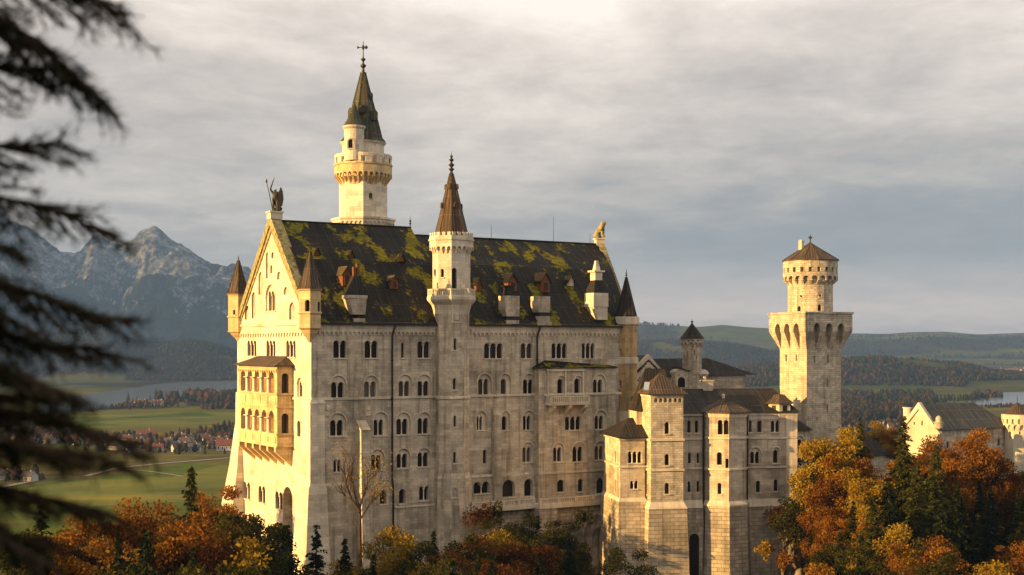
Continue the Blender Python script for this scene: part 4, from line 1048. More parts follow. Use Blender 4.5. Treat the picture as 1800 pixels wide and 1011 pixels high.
mb = MB(); e = pl(.75, za(471)); mb.prism(e, [p+ZU*.15 for p in e]); e = [p+ZU*.151 for p in e]; zt = za(408)+.4
mb.add(e+[AF.P(2.6, zt, -5), AF.P(aw+.5, zt, -5)], [[0, 1, 6, 5], [0, 5, 4], [4, 5, 3], [1, 2, 6], [3, 5, 6, 2]]); mb.build('roof', M['slate'], an)
a = at(1118, 760, 222); mb = MB(); mb.tube([at(1115, 700, 222), at(1114, 742, 222), at(1114, 800, 222)], .14, 6); mb.lathe(at(1115, 703, 222)[:2], [(.3, zat(715, 222)), (.5, zat(706, 222)), (.5, zat(698, 222)), (.2, zat(696, 222))], 8); mb.build('drainpipe', M['iron'], an)

# ================================================================== SQUARE GATE TOWER
DG = 224.0
ug = Vector((math.cos(math.radians(25.8)), math.sin(math.radians(25.8)), 0))
GF = Fr(at(1418, HY, DG), ug); S = 7.35
GL = Fr(GF.P(0, 0, -S), GF.n)
zg = lambda y: zat(ZT(0, y)[1], DG)
gate = thing('square_tower', 'tall square tower with big arched corbels and a round battlemented top drum', 'tower', (GF.o.x, GF.o.y, GZ))
h = [wpx(gate, GF, ZT, x0, x1, y0, y1, flat=True, sill=False) for x0, x1, y0, y1 in ((278, 286, 621, 654), (338, 347, 619, 654), (336, 344, 722, 760), (336, 344, 837, 873), (291, 297, 892, 910))]
hl = [wpx(gate, GL, ZT, x0, x1, y0, y1, flat=True, sill=False, mat=M['bright_stone']) for x0, x1, y0, y1 in ((153, 160, 616, 645), (199, 204, 616, 642))]
zA, zBt, zCt = zg(590), zg(475), zg(425)
mb = MB(); mb.wall(GF, [(0, GZ), (S, GZ), (S, zCt-.5), (0, zCt-.5)], h); mb.wall(GL, [(0, GZ), (S, GZ), (S, zCt-.5), (0, zCt-.5)], hl)
mb.wall(Fr(GF.P(S, 0, 0), -GF.n), [(0, GZ), (S, GZ), (S, zCt-.5), (0, zCt-.5)]); mb.wall(Fr(GF.P(S, 0, -S), -ug), [(0, GZ), (S, GZ), (S, zCt-.5), (0, zCt-.5)])
mb.build('shaft', M['tower_stone'], gate)
OV = 1.34
mb = MB(); cen = GF.P(S/2, 0, -S/2); sides = [(GF.u, GF.n)]
for k in range(4):
    a_ = math.radians(25.8)+k*PI/2; u = Vector((math.cos(a_), math.sin(a_), 0)); w2 = S/2+OV
    fo = Fr(Vector((cen.x, cen.y, 0))-u*w2+Vector((u.y, -u.x, 0))*w2, u)
    lp = []
    W2 = 2*w2; wid = 1.5; pitch = (S+.3)/3; st = w2-1.5*pitch
    top = zCt-.3
    for j in (2, 1, 0):
        cc_ = st+(j+.5)*pitch; zs = zg(506); rr = wid/2
        lp += [(cc_+rr, zg(512))]+[(cc_+rr*math.cos(PI*i/8), zs+1.55*rr*math.sin(PI*i/8)) for i in range(9)]+[(cc_-rr, zg(512))]
    poly = [(W2, zg(512)), (W2, top), (0, top), (0, zg(512))]+lp[::-1]
    poly = poly[::-1]
    mb.slab(fo, poly, -.5, 0)
    fs_ = fo.off(0, -OV)
    for j in range(4):                       # tapering piers
        x0 = st+j*pitch-(pitch-wid)/2; x1 = st+j*pitch+(pitch-wid)/2
        if j == 0: x0 = OV+.02
        if j == 3: x1 = W2-OV-.02
        lo0, lo1 = max(x0, OV+.02), min(x1, W2-OV-.02)
        X0 = 0.01 if j == 0 else x0; X1 = W2-.01 if j == 3 else x1
        A = [fs_.P(lo0, zA, .0), fs_.P(lo1, zA, .0), fs_.P(lo1, zg(511.5), -.05), fs_.P(lo0, zg(511.5), -.05)]
        B = [fs_.P(lo0, zA, .03), fs_.P(lo1, zA, .03), fo.P(X1, zg(511.5), -.003), fo.P(X0, zg(511.5), -.003)]
        mb.prism(A, B)
        mb.box(fo, X0, X1, -OV-.05, -.5, zg(511.5), top)
    mb.box(fo, -.15, W2+.15, -2.0, .18, top, zCt+.001*k)
mb.build('corbel_table', M['tower_stone'], gate)
gc = (cen.x, cen.y); dg = gc[1]-5; zd = lambda y: zat(ZT(0, y)[1], dg); kg = gc[1]/F
mb = MB(); mb.lathe(gc, [(S/2+OV-.5, zCt-.6), (S/2+OV-.5, zCt-.1)], 4, math.radians(25.8)+PI/4); mb.build('platform', M['trim'], gate)
R = 38.8*kg
oct_shaft(gate, gc, R, 20, .1, zCt-.2, zd(300), [(ZT, 217, 227, 350, 360, 1), (ZT, 303, 313, 347, 358, 1), (ZT, 196, 211, 400, 423, 1), (ZT, 292, 308, 391, 421, 1)], 'drum', M['tower_stone'])
RG = 47.2*kg
mb = MB(); machicolation(mb, gc, R, RG, zd(303), zd(283), zd(245), 20, .1, 1, .34); mb.build('corbel_table', M['tower_stone'], gate)
mb = MB()
for f_ in facets(gc, RG, 20, .1): crenels(mb, f_, 0, f_.w, zd(190), zd(246), zd(224), 1, -.45, .0)
mb.lathe(gc, [(RG*.86, zd(246)), (RG*.86, zd(186))], 20, .1)
mb.build('parapet', M['tower_stone'], gate)
mb = MB(); pr = [(50*kg, zd(193)), (49.5*kg, zd(189)), (10*kg, zd(125)), (.2, zd(110))]; mb.lathe(gc, pr, 12, .1); ribs(mb, gc, pr[1:], 12, .1, .08); mb.build('roof', M['rust_roof'], gate)
mb = MB(); q = (gc[0]-16*kg, gc[1]); mb.lathe(q, [(.5, zd(145)), (.45, zd(105)), (.55, zd(104)), (.55, zd(100)), (.35, zd(99)), (.35, zd(95))], 8); mb.build('chimney', M['plaster'], gate)
mb = MB(); mb.lathe(gc, [(.25, zd(112)), (.12, zd(106)), (.1, zd(90)), (.35, zd(86)), (.35, zd(82)), (.05, zd(77)), (.04, zd(70))], 8); mb.build('finial', M['bronze'], gate)

# ================================================================== HOUSES ROUND THE COURT BEHIND
DK = 256.0
KH = Fr(at(1112, HY, DK), (.93, .36, 0)); z6 = lambda y: zat(Z6(0, y)[1], DK+2)
hall = thing('gabled_hall', 'grey stone hall with stepped gable behind the wing beside a slim turret', 'building', (KH.o.x, KH.o.y, GZ))
gw = KH.px(Z6(290, 640))[0]; ga = KH.px(Z6(215, 522))
h = [wpx(hall, KH, Z6, 186, 206, 615, 655, 1, (184, 208, 606)), wpx(hall, KH, Z6, 150, 157, 668, 690, flat=True, sill=False), wpx(hall, KH, Z6, 133, 139, 670, 695, flat=True, sill=False)]
mb = MB(); mb.wall(KH, [(-.2, GZ), (gw, GZ), (gw, z6(610)), (ga[0], ga[1]-.5), (-.2, z6(628))], h)
f_ = Fr(KH.P(gw, 0, 0), -KH.n); mb.wall(f_, [(0, GZ), (22, GZ), (22, z6(640)), (0, z6(640))]); f_ = Fr(KH.P(-.2, 0, -22), KH.n); mb.wall(f_, [(0, GZ), (22, GZ), (22, z6(640)), (0, z6(640))])
mb.build('wall', M['stone'], hall)
mb = MB(); mb.slab(KH, [(-1.0, z6(645)), (-.2, z6(645)), (ga[0], ga[1]-.75), (gw, z6(622)), (gw+.5, z6(622)), (ga[0], ga[1]+.2)], -.6, .2)
for i in range(7):
    for sg in (-1, 1):
        t = (i+.5)/7; a = ga[0]+sg*t*(ga[0]*.9); z = ga[1]-1.2-t*(ga[1]-z6(625))
        mb.box(KH, a-.22, a+.22, -.03, .2, z-1.0, z)
mb.build('coping', M['trim'], hall)
# long roof running right, with a cross gable
r0 = KH.P(gw*.55, z6(552), -4); yaw = Vector((.97, .24, 0)).normalized(); HF = Fr(KH.P(gw-.5, 0, -1.0), yaw); hl_ = 19.0
S0 = [HF.P(0, z6(660), .5), HF.P(0, z6(546), -5), HF.P(0, z6(660), -10)]; S1 = [HF.P(hl_+2, z6(648), .5), HF.P(hl_-6, z6(543), -5), HF.P(hl_+2, z6(648), -10)]
mb = MB(); mb.prism(S0, S1); mb.prism([KH.P(-.6, z6(640), 0), KH.P(ga[0], ga[1], 0), KH.P(gw+.4, z6(612), 0)], [KH.P(-.6, z6(640), -12), KH.P(ga[0], ga[1], -12), KH.P(gw+.4, z6(612), -12)])
mb.build('roof', M['slate'], hall)
mb = MB(); mb.wall(HF, [(0, GZ), (hl_, GZ), (hl_, z6(652)), (0, z6(652))]); mb.wall(Fr(HF.P(hl_, 0, 0), -HF.n), [(0, GZ), (10, GZ), (10, z6(652)), (0, z6(652))]); mb.build('wall', M['stone'], hall)
a0 = HF.px(Z6(383, 700), 2.0)[0]; a1 = HF.px(Z6(520, 700), 2.0)[0]; XF = HF.off(0, 2.0); ac = (a0+a1)/2-.8
mb = MB()
lp = [(a0, GZ), (a1, GZ), (a1, z6(640))]+[(ac+(a1-ac)*math.cos(PI*i/14)*(1 if i < 7 else (ac-a0)/(a1-ac)), z6(640)+(z6(608)-z6(640))*math.sin(PI*i/14)) for i in range(1, 14)]+[(a0, z6(690))]
mb.slab(XF, lp, -3.0, 0); a, z = XF.px(Z6(405, 690)); 
mb.build('cross_gable', M['tower_stone'], hall)
mb = MB(); mb.prism([XF.P(ac-.5, z6(606), .3), XF.P(a1+.7, z6(644), .3), XF.P(a1+.7, z6(638), .3), XF.P(ac-.5, z6(600), .3)], [XF.P(ac-.5, z6(606), -6), XF.P(a1+.7, z6(644), -6), XF.P(a1+.7, z6(638), -6), XF.P(ac-.5, z6(600), -6)]); mb.build('roof', M['slate'], hall)
mb = MB(); a = a0+.6; lp = arch_loop(a, a+1.5, z6(725), z6(660)); mb.slab(XF, arch_loop(a-.25, a+1.75, z6(725), z6(653)), .0, .1, [lp]); o = mb.build('window', M['trim'], hall); mb = MB(); mb.wall(XF, lp, (), .02); mb.build('pane', M['pane'], o)
mb = MB(); q = HF.P(4.5, 0, .6); f_ = Fr(q-yaw*1.6, yaw); mb.slab(f_, arch_loop(0, 3.2, z6(690), z6(650), 8), -3, 0); o = mb.build('dormer', M['trim'], hall); mb = MB(); mb.slab(f_, arch_loop(1.2, 2.0, z6(684), z6(664), 8), 0, .05); mb.build('pane', M['pane'], o)
# slim turret of the hall
t0 = at(1216.5, HY, DK+4); c = (t0.x, t0.y); kt = (DK+4)/F; R = 16.8*kt
slim = thing('slim_turret', 'slim round turret with dark pointed roof behind the wing roof', 'tower', (c[0], c[1], GZ))
oct_shaft(slim, c, R, 14, .2, GZ, z6(470), [(Z6, 522, 528, 525, 545, 1), (Z6, 460, 466, 495, 545, 1), (Z6, 505, 512, 490, 520, 1)], 'shaft', M['tower_stone'])
mb = MB(); RM = 20.3*kt; machicolation(mb, c, R, RM, z6(476), z6(456), z6(436), 14, .2, 1, .3)
for f_ in facets(c, RM, 14, .2): crenels(mb, f_, 0, f_.w, z6(412), z6(437), z6(424), 1, -.3, 0)
mb.lathe(c, [(RM*.85, z6(437)), (RM*.85, z6(408))], 14)
mb.build('parapet', M['tower_stone'], slim)
mb = MB(); mb.lathe(c, [(22.2*kt, z6(415)), (18*kt, z6(398)), (9*kt, z6(355)), (.15, z6(320))], 14); mb.build('roof', M['slate'], slim)
mb = MB(); mb.lathe(c, [(.2, z6(324)), (.1, z6(314)), (.28, z6(310)), (.28, z6(306)), (.05, z6(302)), (.04, z6(290))], 6); mb.build('finial', M['iron'], slim)
mb = MB(); q = at(*Z6(562, 640), DK+3); mb.lathe((q.x, q.y), [(.1, z6(664)), (.9, z6(656)), (1.2, z6(640)), (.9, z6(622)), (.2, z6(612))], 10); mb.build('oriel', M['trim'], slim)

# low link building behind the wing's right end
LK = Fr(at(1396, HY, 220), (.95, .3, 0)); lk = thing('link_building', 'low dark-roofed link between the stone wing and the square tower', 'building', (LK.o.x, LK.o.y, GZ))
zq = lambda y: zat(y, 220); w = LK.px((1424, 740))[0]
h = [wpx(lk, LK, Z7, 178, 203, 325, 385, 1, (172, 208, 305))]
mb = MB(); mb.wall(LK, [(0, GZ), (w, GZ), (w, zq(756)), (0, zq(756))], h); mb.wall(Fr(LK.P(w, 0), -LK.n), [(0, GZ), (9, GZ), (9, zq(756)), (0, zq(756))]); mb.build('wall', M['stone'], lk)
mb = MB(); mb.prism([LK.P(-3, zq(757), .5), LK.P(-3, zq(735), -4), LK.P(-3, zq(757), -9)], [LK.P(w+.4, zq(757), .5), LK.P(w-1, zq(735), -4), LK.P(w+.4, zq(757), -9)]); mb.build('roof', M['slate'], lk)

# black-roofed low building among the trees
LB = Fr(at(1496, HY, 292), (.96, .28, 0)); zq = lambda y: zat(y, 292); w = LB.px((1572, 800))[0]
lb = thing('low_building', 'low building under a big black curved roof among orange trees', 'building', (LB.o.x, LB.o.y, GZ))
mb = MB(); mb.box(LB, 0, w, -8, 0, GZ, zq(800)); mb.build('wall', M['tower_stone'], lb)
mb = MB(); S = [LB.P(-1.2, zq(801), .8), LB.P(w+1, zq(801), .8), LB.P(w+1, zq(801), -9), LB.P(-1.2, zq(801), -9)]
mid = [LB.P(2.6, zq(782), -1.8), LB.P(w-2.6, zq(784), -1.8), LB.P(w-2.6, zq(784), -6), LB.P(2.6, zq(782), -6)]
mb.prism(S, mid); mb.add(mid+[LB.P(w*.45, zq(768), -4), LB.P(w*.6, zq(769), -4)], [[0, 1, 5, 4], [1, 2, 5], [2, 3, 4, 5], [3, 0, 4]]); mb.build('roof', M['slate'], lb)

# gatehouse with stepped gable, far right
DH = 318.0
HG = Fr(at(1590, HY, DH), (.90, .44, 0)); z7 = lambda y: zat(Z7(0, y)[1], DH+3)
gh = thing('gatehouse', 'sunlit gabled gatehouse with grey slate roof and chimneys among autumn trees', 'building', (HG.o.x, HG.o.y, GZ))
a0 = 0; a1 = HG.px(Z7(888, 260))[0]; ap = HG.px(Z7(797, 146))
HL = Fr(HG.P(0, 0, 0), HG.u)
# the gable faces the sun (west); ridge runs away to the right and back
gu = Vector((.82, -.12, 0)).normalized()
GG = Fr(at(1592, HY, DH), (.52, -.86, 0)); gw = GG.px(Z7(888, 260))[0]; ga = GG.px(Z7(797, 146)); rd = Vector((.86, .52, 0)).normalized(); Lr = 26
ze = z7(252)
h = [wpx(gh, GG, Z7, 805, 813, 230, 254, flat=True, mat=M['bright_stone']), wpx(gh, GG, Z7, 766, 773, 236, 250, flat=True, sill=False, mat=M['bright_stone'])]
mb = MB(); mb.wall(GG, [(0, GZ), (gw, GZ), (gw, ze), (ga[0], ga[1]-.6), (0, ze+1)], h); mb.build('gable_wall', M['plaster'], gh)
SFg = Fr(GG.P(gw, 0, 0), rd); h = [window(gh, SFg, 3+6*i, 4+6*i, ze-5, ze-3.2) for i in range(4)]
mb = MB(); mb.wall(SFg, [(0, GZ), (Lr, GZ), (Lr, ze), (0, ze)], h); mb.wall(Fr(GG.P(0, 0, 0)+rd*Lr, -rd), [(0, GZ), (Lr, GZ), (Lr, ze), (0, ze)]); mb.build('wall', M['tower_stone'], gh)
mb = MB(); q = [GG.P(-.8, ze+.3, -.1), GG.P(ga[0], ga[1], -.1), GG.P(gw+.8, ze-.5, -.1)]; q2 = [p+rd*(Lr-7 if i == 1 else Lr) for i, p in enumerate(q)]; mb.prism(q, q2); mb.build('roof', M['grey_slate'], gh)
mb = MB(); mb.slab(GG, [(-1.0, ze-.2), (-.1, ze-.2), (ga[0], ga[1]-1.1), (gw+.1, ze-1.2), (gw+1.0, ze-1.2), (ga[0], ga[1]+.5)], -.5, .5)
mb.box(GG, gw-3, gw+.9, -.03, .35, z7(282), z7(276)); mb.build('coping', M['trim'], gh)
for (x, y0, y1, w, t) in ((720, 166, 222, .4, 1.5), (902, 150, 190, .55, 9.0), (962, 160, 182, 1.0, 17)):
    q = at(*Z7(x, y1), DH+3+t); mb = MB(); f_ = Fr(Vector((q.x, q.y, 0)), GG.u); z1 = zat(Z7(0, y0)[1], q.y)
    mb.box(f_, -w, w, -w*2, 0, q.z-4, z1); mb.box(f_, -w-.12, w+.12, -w*2-.12, .12, z1, z1+.25)
    mb.build('chimney', M['plaster'], gh)
q = at(*Z7(893, 255), GG.P(gw, 0)[1]-.4); mb = MB(); mb.lathe((q.x, q.y), [(.3, z7(262)), (1.0, z7(252)), (1.0, z7(228)), (1.12, z7(227)), (1.12, z7(222)), (.7, z7(221)), (.7, z7(204)), (.5, z7(196)), (.1, z7(191))], 12); mb.build('turret', M['tower_stone'], gh, 40)
q = at(*Z7(738, 190), DH+1); mb = MB(); mb.lathe((q.x, q.y), [(.9, z7(240)), (.9, z7(168)), (1.05, z7(167)), (1.05, z7(162)), (.7, z7(160))], 12); mb.build('turret', M['plaster'], gh, 40)
# round turret at the frame's right edge
DR = 322.0
q = at(1788, HY, DR); c = (q.x, q.y); kr = DR/F; z7r = lambda y: zat(Z7(0, y)[1], DR-3)
rt = thing('round_turret', 'round battlemented turret with conical roof at the right edge', 'tower', (c[0], c[1], GZ))
R = 22.5*kr
oct_shaft(rt, c, R, 16, .15, GZ, z7r(262), [(Z7, 1248, 1258, 280, 315, 1), (Z7, 1297, 1306, 270, 300, 1), (Z7, 1290, 1298, 525, 545, 1)], 'shaft', M['plaster'])
RM = 26.5*kr; mb = MB(); machicolation(mb, c, R, RM, z7r(285), z7r(266), z7r(246), 16, .15, 1, .35)
for f_ in facets(c, RM, 16, .15): crenels(mb, f_, 0, f_.w, z7r(200), z7r(247), z7r(222), 1, -.4, 0)
mb.lathe(c, [(RM*.86, z7r(248)), (RM*.86, z7r(215))], 16); mb.build('parapet', M['plaster'], rt)
mb = MB(); mb.lathe(c, [(RM*.97, z7r(212)), (RM*.55, z7r(178)), (.15, z7r(140))], 12); mb.build('roof', M['rust_roof'], rt); finial_mb(c, z7r(145), z7r(98), .5).build('finial', M['iron'], rt)

# ================================================================== STATUES AND PEOPLE
def skin_mesh(name, pts, edges, m, parent=None, sub=2, smooth=True):
    """one continuous body grown round a skeleton; pts = (x, y, z, radius)"""
    me = bpy.data.meshes.new(name); me.from_pydata([p[:3] for p in pts], edges, [])
    o = bpy.data.objects.new(name, me); COL.objects.link(o)
    md = o.modifiers.new('skin', 'SKIN'); sv = me.skin_vertices[0].data
    for i, p in enumerate(pts): sv[i].radius = (p[3], p[3])
    sv[0].use_root = True
    o.modifiers.new('sub', 'SUBSURF').levels = sub; o.modifiers['sub'].render_levels = sub
    md.use_smooth_shade = smooth
    me.materials.append(m)
    dg = bpy.context.evaluated_depsgraph_get(); dg.update()
    me2 = bpy.data.meshes.new_from_object(o.evaluated_get(dg)); o.modifiers.clear(); o.data = me2; bpy.data.meshes.remove(me)
    if not me2.materials: me2.materials.append(m)
    if parent is not None: o.parent = parent
    return o
BODY_E = [(0, 1), (1, 2), (2, 3), (3, 4), (2, 5), (5, 6), (6, 7), (2, 8), (8, 9), (9, 10), (0, 11), (11, 12), (12, 13), (13, 14), (0, 15), (15, 16), (16, 17), (17, 18)]
def body_pts(arm_l, arm_r, s=1.0, legs=((.10, .0), (-.10, .0)), fat=1.0):
    p = [(0, 0, .95, .15), (0, 0, 1.15, .15), (0, 0, 1.40, .165), (0, -.01, 1.52, .06), (0, -.03, 1.66, .105)]
    for sx, arm in ((1, arm_l), (-1, arm_r)):
        p += [(sx*.2, 0, 1.42, .07), (sx*arm[0][0], arm[0][1], arm[0][2], .05), (sx*arm[1][0], arm[1][1], arm[1][2], .038)]
    for lx, ly in legs:
        p += [(lx, 0, .86, .10), (lx*1.1, ly*.5-.03, .48, .07), (lx*1.15, ly, .09, .05), (lx*1.2, ly-.14, .04, .04)]
    return [(x*s, y*s, z*s, r*s*fat) for x, y, z, r in p]
def person(x, y, z, yaw, label, cloth, trousers='cloth_dark', group=None, pose=0):
    t = thing('person', label, 'person', (x, y, z), group); t.rotation_euler = (0, 0, yaw)
    arms = [((.27, -.02, 1.15), (.29, -.14, .92)), ((.29, -.05, 1.17), (.2, -.3, 1.1))]
    al, ar = (arms[0], arms[0]) if pose == 0 else (arms[1], arms[1])
    skin_mesh('body', body_pts(al, ar), BODY_E, M['skin'], t)
    j = [(0, 0, .88, .185), (0, 0, 1.15, .175), (0, 0, 1.41, .185)]
    for sx in (1, -1): j += [(sx*.21, 0, 1.42, .09), (sx*al[0][0], al[0][1], al[0][2], .07), (sx*(al[0][0]*.3+al[1][0]*.7), al[0][1]*.3+al[1][1]*.7, al[0][2]*.3+al[1][2]*.7, .06)]
    skin_mesh('jacket', j, [(0, 1), (1, 2), (2, 3), (3, 4), (4, 5), (2, 6), (6, 7), (7, 8)], M[cloth], t)
    skin_mesh('trousers', [(0, 0, .9, .17), (.1, 0, .82, .12), (.11, -.03, .48, .09), (.115, 0, .12, .08), (-.1, 0, .82, .12), (-.11, -.03, .48, .09), (-.115, 0, .12, .08)], [(0, 1), (1, 2), (2, 3), (0, 4), (4, 5), (5, 6)], M[trousers], t)
    hb = MB(); hb.lathe((0, .015), [(.10, 1.62), (.125, 1.68), (.118, 1.76), (.06, 1.80), (.01, 1.81)], 10); hb.build('hair', M['cloth_dark'], t, 60) if False else None
    o = skin_mesh('hair', [(0, .02, 1.70, .112), (0, .035, 1.66, .11)], [(0, 1)], M['cloth_dark'], t)
    return t
# standing bronze warrior on the west gable
ps = WF.P(WD/2, 0, -.6); st = thing('statue', 'bronze warrior statue with raised lance and shield on the lit gable top', 'statue', (ps.x, ps.y, ZR+1.45)); bpy.context.view_layer.update()
skin_mesh('figure', body_pts(((.34, -.12, 1.2), (.40, -.3, 1.35)), ((.36, -.05, 1.66), (.26, -.08, 2.02)), 2.15, ((.16, -.14), (-.14, .16)), 1.35), BODY_E, M['bronze'], st)
skin_mesh('cloak', [(0, .3, 2.95, .42), (.12, .5, 2.2, .5), (.3, .62, 1.3, .55), (.42, .66, .35, .52)], [(0, 1), (1, 2), (2, 3)], M['bronze'], st)
mb = MB(); o_ = st.location; mb.tube([o_+Vector((-.35, -.5, .1)), o_+Vector((-.85, -.4, 2.6)), o_+Vector((-1.35, -.3, 4.7))], [.09, .08, .06], 6); mb.lathe((o_.x-1.36, o_.y-.3), [(.05, o_.z+4.6), (.17, o_.z+4.8), (.02, o_.z+5.3)], 6); mb.build('lance', M['bronze'], st)
mb = MB(); P_ = [Vector((.62, -.75, .5)), Vector((1.15, -.62, .9)), Vector((1.35, -.55, 2.0)), Vector((1.2, -.58, 3.3)), Vector((.95, -.62, 3.9)), Vector((.6, -.75, 2.9)), Vector((.45, -.8, 1.6))]; mb.prism([o_+p for p in P_], [o_+p+Vector((.05, .2, 0)) for p in P_]); mb.build('shield', M['bronze'], st)
mb = MB(); mb.tube([o_+Vector((-.55, -.15, 4.2)), o_+Vector((-.35, -.15, 4.9)), o_+Vector((-.1, -.12, 5.5))], [.1, .09, .03], 5); mb.build('sword', M['bronze'], st)
skin_mesh('base_figure', [(-.6, .2, .25, .35), (0, .4, .3, .4), (.7, .5, .35, .38), (1.0, .3, .7, .25)], [(0, 1), (1, 2), (2, 3)], M['bronze'], st)
# seated lion on the east gable
pe = EF.P(ew/2, 0, -.3); li = thing('statue', 'stone lion sitting on the far end of the palace ridge', 'statue', (pe.x, pe.y, ZR2+1.15)); li.rotation_euler = (0, 0, math.radians(62))
skin_mesh('lion', [(0, .75, .75, .55), (0, .25, 1.35, .55), (0, -.25, 2.0, .56), (0, -.6, 2.55, .5), (0, -.95, 2.85, .4), (0, -1.3, 2.75, .26), (.3, -.55, 1.3, .24), (.3, -.62, .55, .2), (.32, -.8, .14, .2), (-.3, -.55, 1.3, .24), (-.3, -.62, .55, .2), (-.32, -.8, .14, .2), (.5, .45, .55, .4), (.55, -.1, .2, .22), (-.5, .45, .55, .4), (-.55, -.1, .2, .22), (0, 1.3, .35, .14), (.2, 1.6, .7, .1)],
    [(0, 1), (1, 2), (2, 3), (3, 4), (4, 5), (2, 6), (6, 7), (7, 8), (2, 9), (9, 10), (10, 11), (0, 12), (12, 13), (0, 14), (14, 15), (0, 16), (16, 17)], M['mossy_stone'], li)
skin_mesh('mane', [(0, -.55, 2.3, .55), (0, -.7, 2.85, .56), (0, -.6, 3.15, .4)], [(0, 1), (1, 2)], M['mossy_stone'], li)
# visitors on the tower gallery
gz_ = zn(286)
for i, (px_, cl, lab) in enumerate(((677, 'cloth_red', 'visitor in a red jacket looking over the tall tower gallery parapet'), (683, 'cloth_pale', 'visitor in a pale jacket at the right edge of the tower gallery'))):
    q = at(px_, HY, DN-2.6+i*1.2); person(q.x, q.y, gz_, .3*i, lab, cl, pose=1)
# ================================================================== LAND
def hash2(ix, iy, s):
    h = (ix.astype(np.int64)*374761393+iy.astype(np.int64)*668265263+s*1442695041) & 0x7fffffff
    h = ((h ^ (h >> 13))*1274126177) & 0x7fffffff
    return ((h ^ (h >> 16)) & 0xffff)/65535.0
def vnoise(x, y, s=0):
    ix, iy = np.floor(x), np.floor(y); fx, fy = x-ix, y-iy
    fx = fx*fx*(3-2*fx); fy = fy*fy*(3-2*fy)
    a, b, c, d = hash2(ix, iy, s), hash2(ix+1, iy, s), hash2(ix, iy+1, s), hash2(ix+1, iy+1, s)
    return a+(b-a)*fx+(c-a)*fy+(a-b-c+d)*fx*fy
def fbm(x, y, oct=5, s=0, g=.5):
    v = 0*x; am = 1.0; t = 0
    for o in range(oct): v = v+am*vnoise(x*2**o+17*o, y*2**o-9*o, s+o); t += am; am *= g
    return v/t
def ridged(x, y, oct=6, s=0, g=.55):
    v = 0*x; am = 1.0; t = 0
    for o in range(oct): v = v+am*(1-np.abs(2*vnoise(x*2**o+5*o, y*2**o+3*o, s+o)-1)); t += am; am *= g
    return v/t
def sstep(a, b, x): t = np.clip((x-a)/(b-a), 0, 1); return t*t*(3-2*t)
VAL = -100.0
def prof(px, pts): return np.interp(px, [p[0] for p in pts], [p[1] for p in pts])
RIDGES = [   # distance of the crest, half depth, crest line as seen over the plain
    (4700, 560, [(-500, 560), (0, 570), (60, 588), (130, 584), (180, 574), (215, 596), (260, 607), (300, 604), (330, 600), (360, 604), (410, 618), (500, 628), (620, 640), (760, 655), (900, 700)]),
    (3700, 520, [(1180, 690), (1280, 652), (1380, 640), (1480, 634), (1560, 630), (1600, 632), (1650, 638), (1700, 645), (1750, 657), (1800, 661), (1900, 668), (2100, 660), (2400, 670)]),
    (5600, 600, [(800, 640), (1000, 606), (1120, 602), (1200, 600), (1290, 606), (1370, 622), (1480, 640), (1600, 660)]),
    (7600, 900, [(900, 600), (1100, 574), (1130, 570), (1170, 572), (1230, 575), (1270, 571), (1310, 575), (1370, 578), (1440, 588), (1520, 594), (1640, 588), (1760, 596), (1900, 590), (2400, 590)]),
    (9600, 1000, [(900, 600), (1300, 588), (1450, 585), (1500, 586), (1560, 587), (1600, 584), (1660, 583), (1720, 588), (1800, 585), (1900, 584), (2400, 586)]),
]
HILLP = [(-75, 228, -46), (-30, 222, -45), (25, 236, -43), (60, 252, -34), (110, 300, -31), (150, 340, -34)]
def H(x, y):
    yy = np.maximum(y, 1.0); px = 900+F*x/yy
    h = VAL+4*(fbm(x/400, y/400, 4, 3)-.5)+0*x
    for Zc, hd, pts in RIDGES:
        top = zat(prof(px, pts), Zc)
        b = np.clip(1-((y-Zc)/hd)**2, 0, 1)**1.2
        rough = (fbm(x/260, y/260, 4, int(Zc) % 97)-.5)*34*b*(1-b)*2.2
        h = np.maximum(h, VAL+(top-VAL)*b+rough)
    # high plateau beyond
    pl = sstep(5200, 9000, y)*sstep(1000, 1350, px); h = np.maximum(h, VAL+pl*(zat(592, 9000)-VAL)+pl*18*(fbm(x/700, y/700, 4, 11)-.5))
    # castle rock
    dmin = 1e9+0*x; zt = 0*x
    for (x0, y0, z0), (x1, y1, z1) in list(zip(HILLP[:-1], HILLP[1:]))+[((56, 205, -37.5), (135, 214, -35)), ((-75, 138, -52), (0, 156, -49)), ((0, 156, -49), (48, 172, -46))]:
        t = np.clip(((x-x0)*(x1-x0)+(y-y0)*(y1-y0))/((x1-x0)**2+(y1-y0)**2), 0, 1)
        d = np.hypot(x-x0-t*(x1-x0), y-y0-t*(y1-y0)); m = d < dmin; dmin = np.where(m, d, dmin); zt = np.where(m, z0+t*(z1-z0), zt)
    n = (fbm(x/30, y/30, 5, 5)-.5)
    back = np.where(y > 240+.5*x, 1.6, 1.0)
    hill = zt-(zt-(VAL-2))*sstep(16, 165, dmin*back+n*16)+n*5*sstep(8, 40, dmin)
    h = np.maximum(h, hill)
    # near slope below the camera
    near = -30-80*sstep(0, 75, np.hypot(x*.8, y+12))+6*(fbm(x/22, y/22, 4, 8)-.5)
    side = -42-72*sstep(60, 210, np.hypot((x+125)*.9, (y-120)*.8))+n*7
    h = np.maximum(h, np.where(y < 130, near, VAL-9)); h = np.maximum(h, np.where(x < -20, side, VAL-9))
    return h
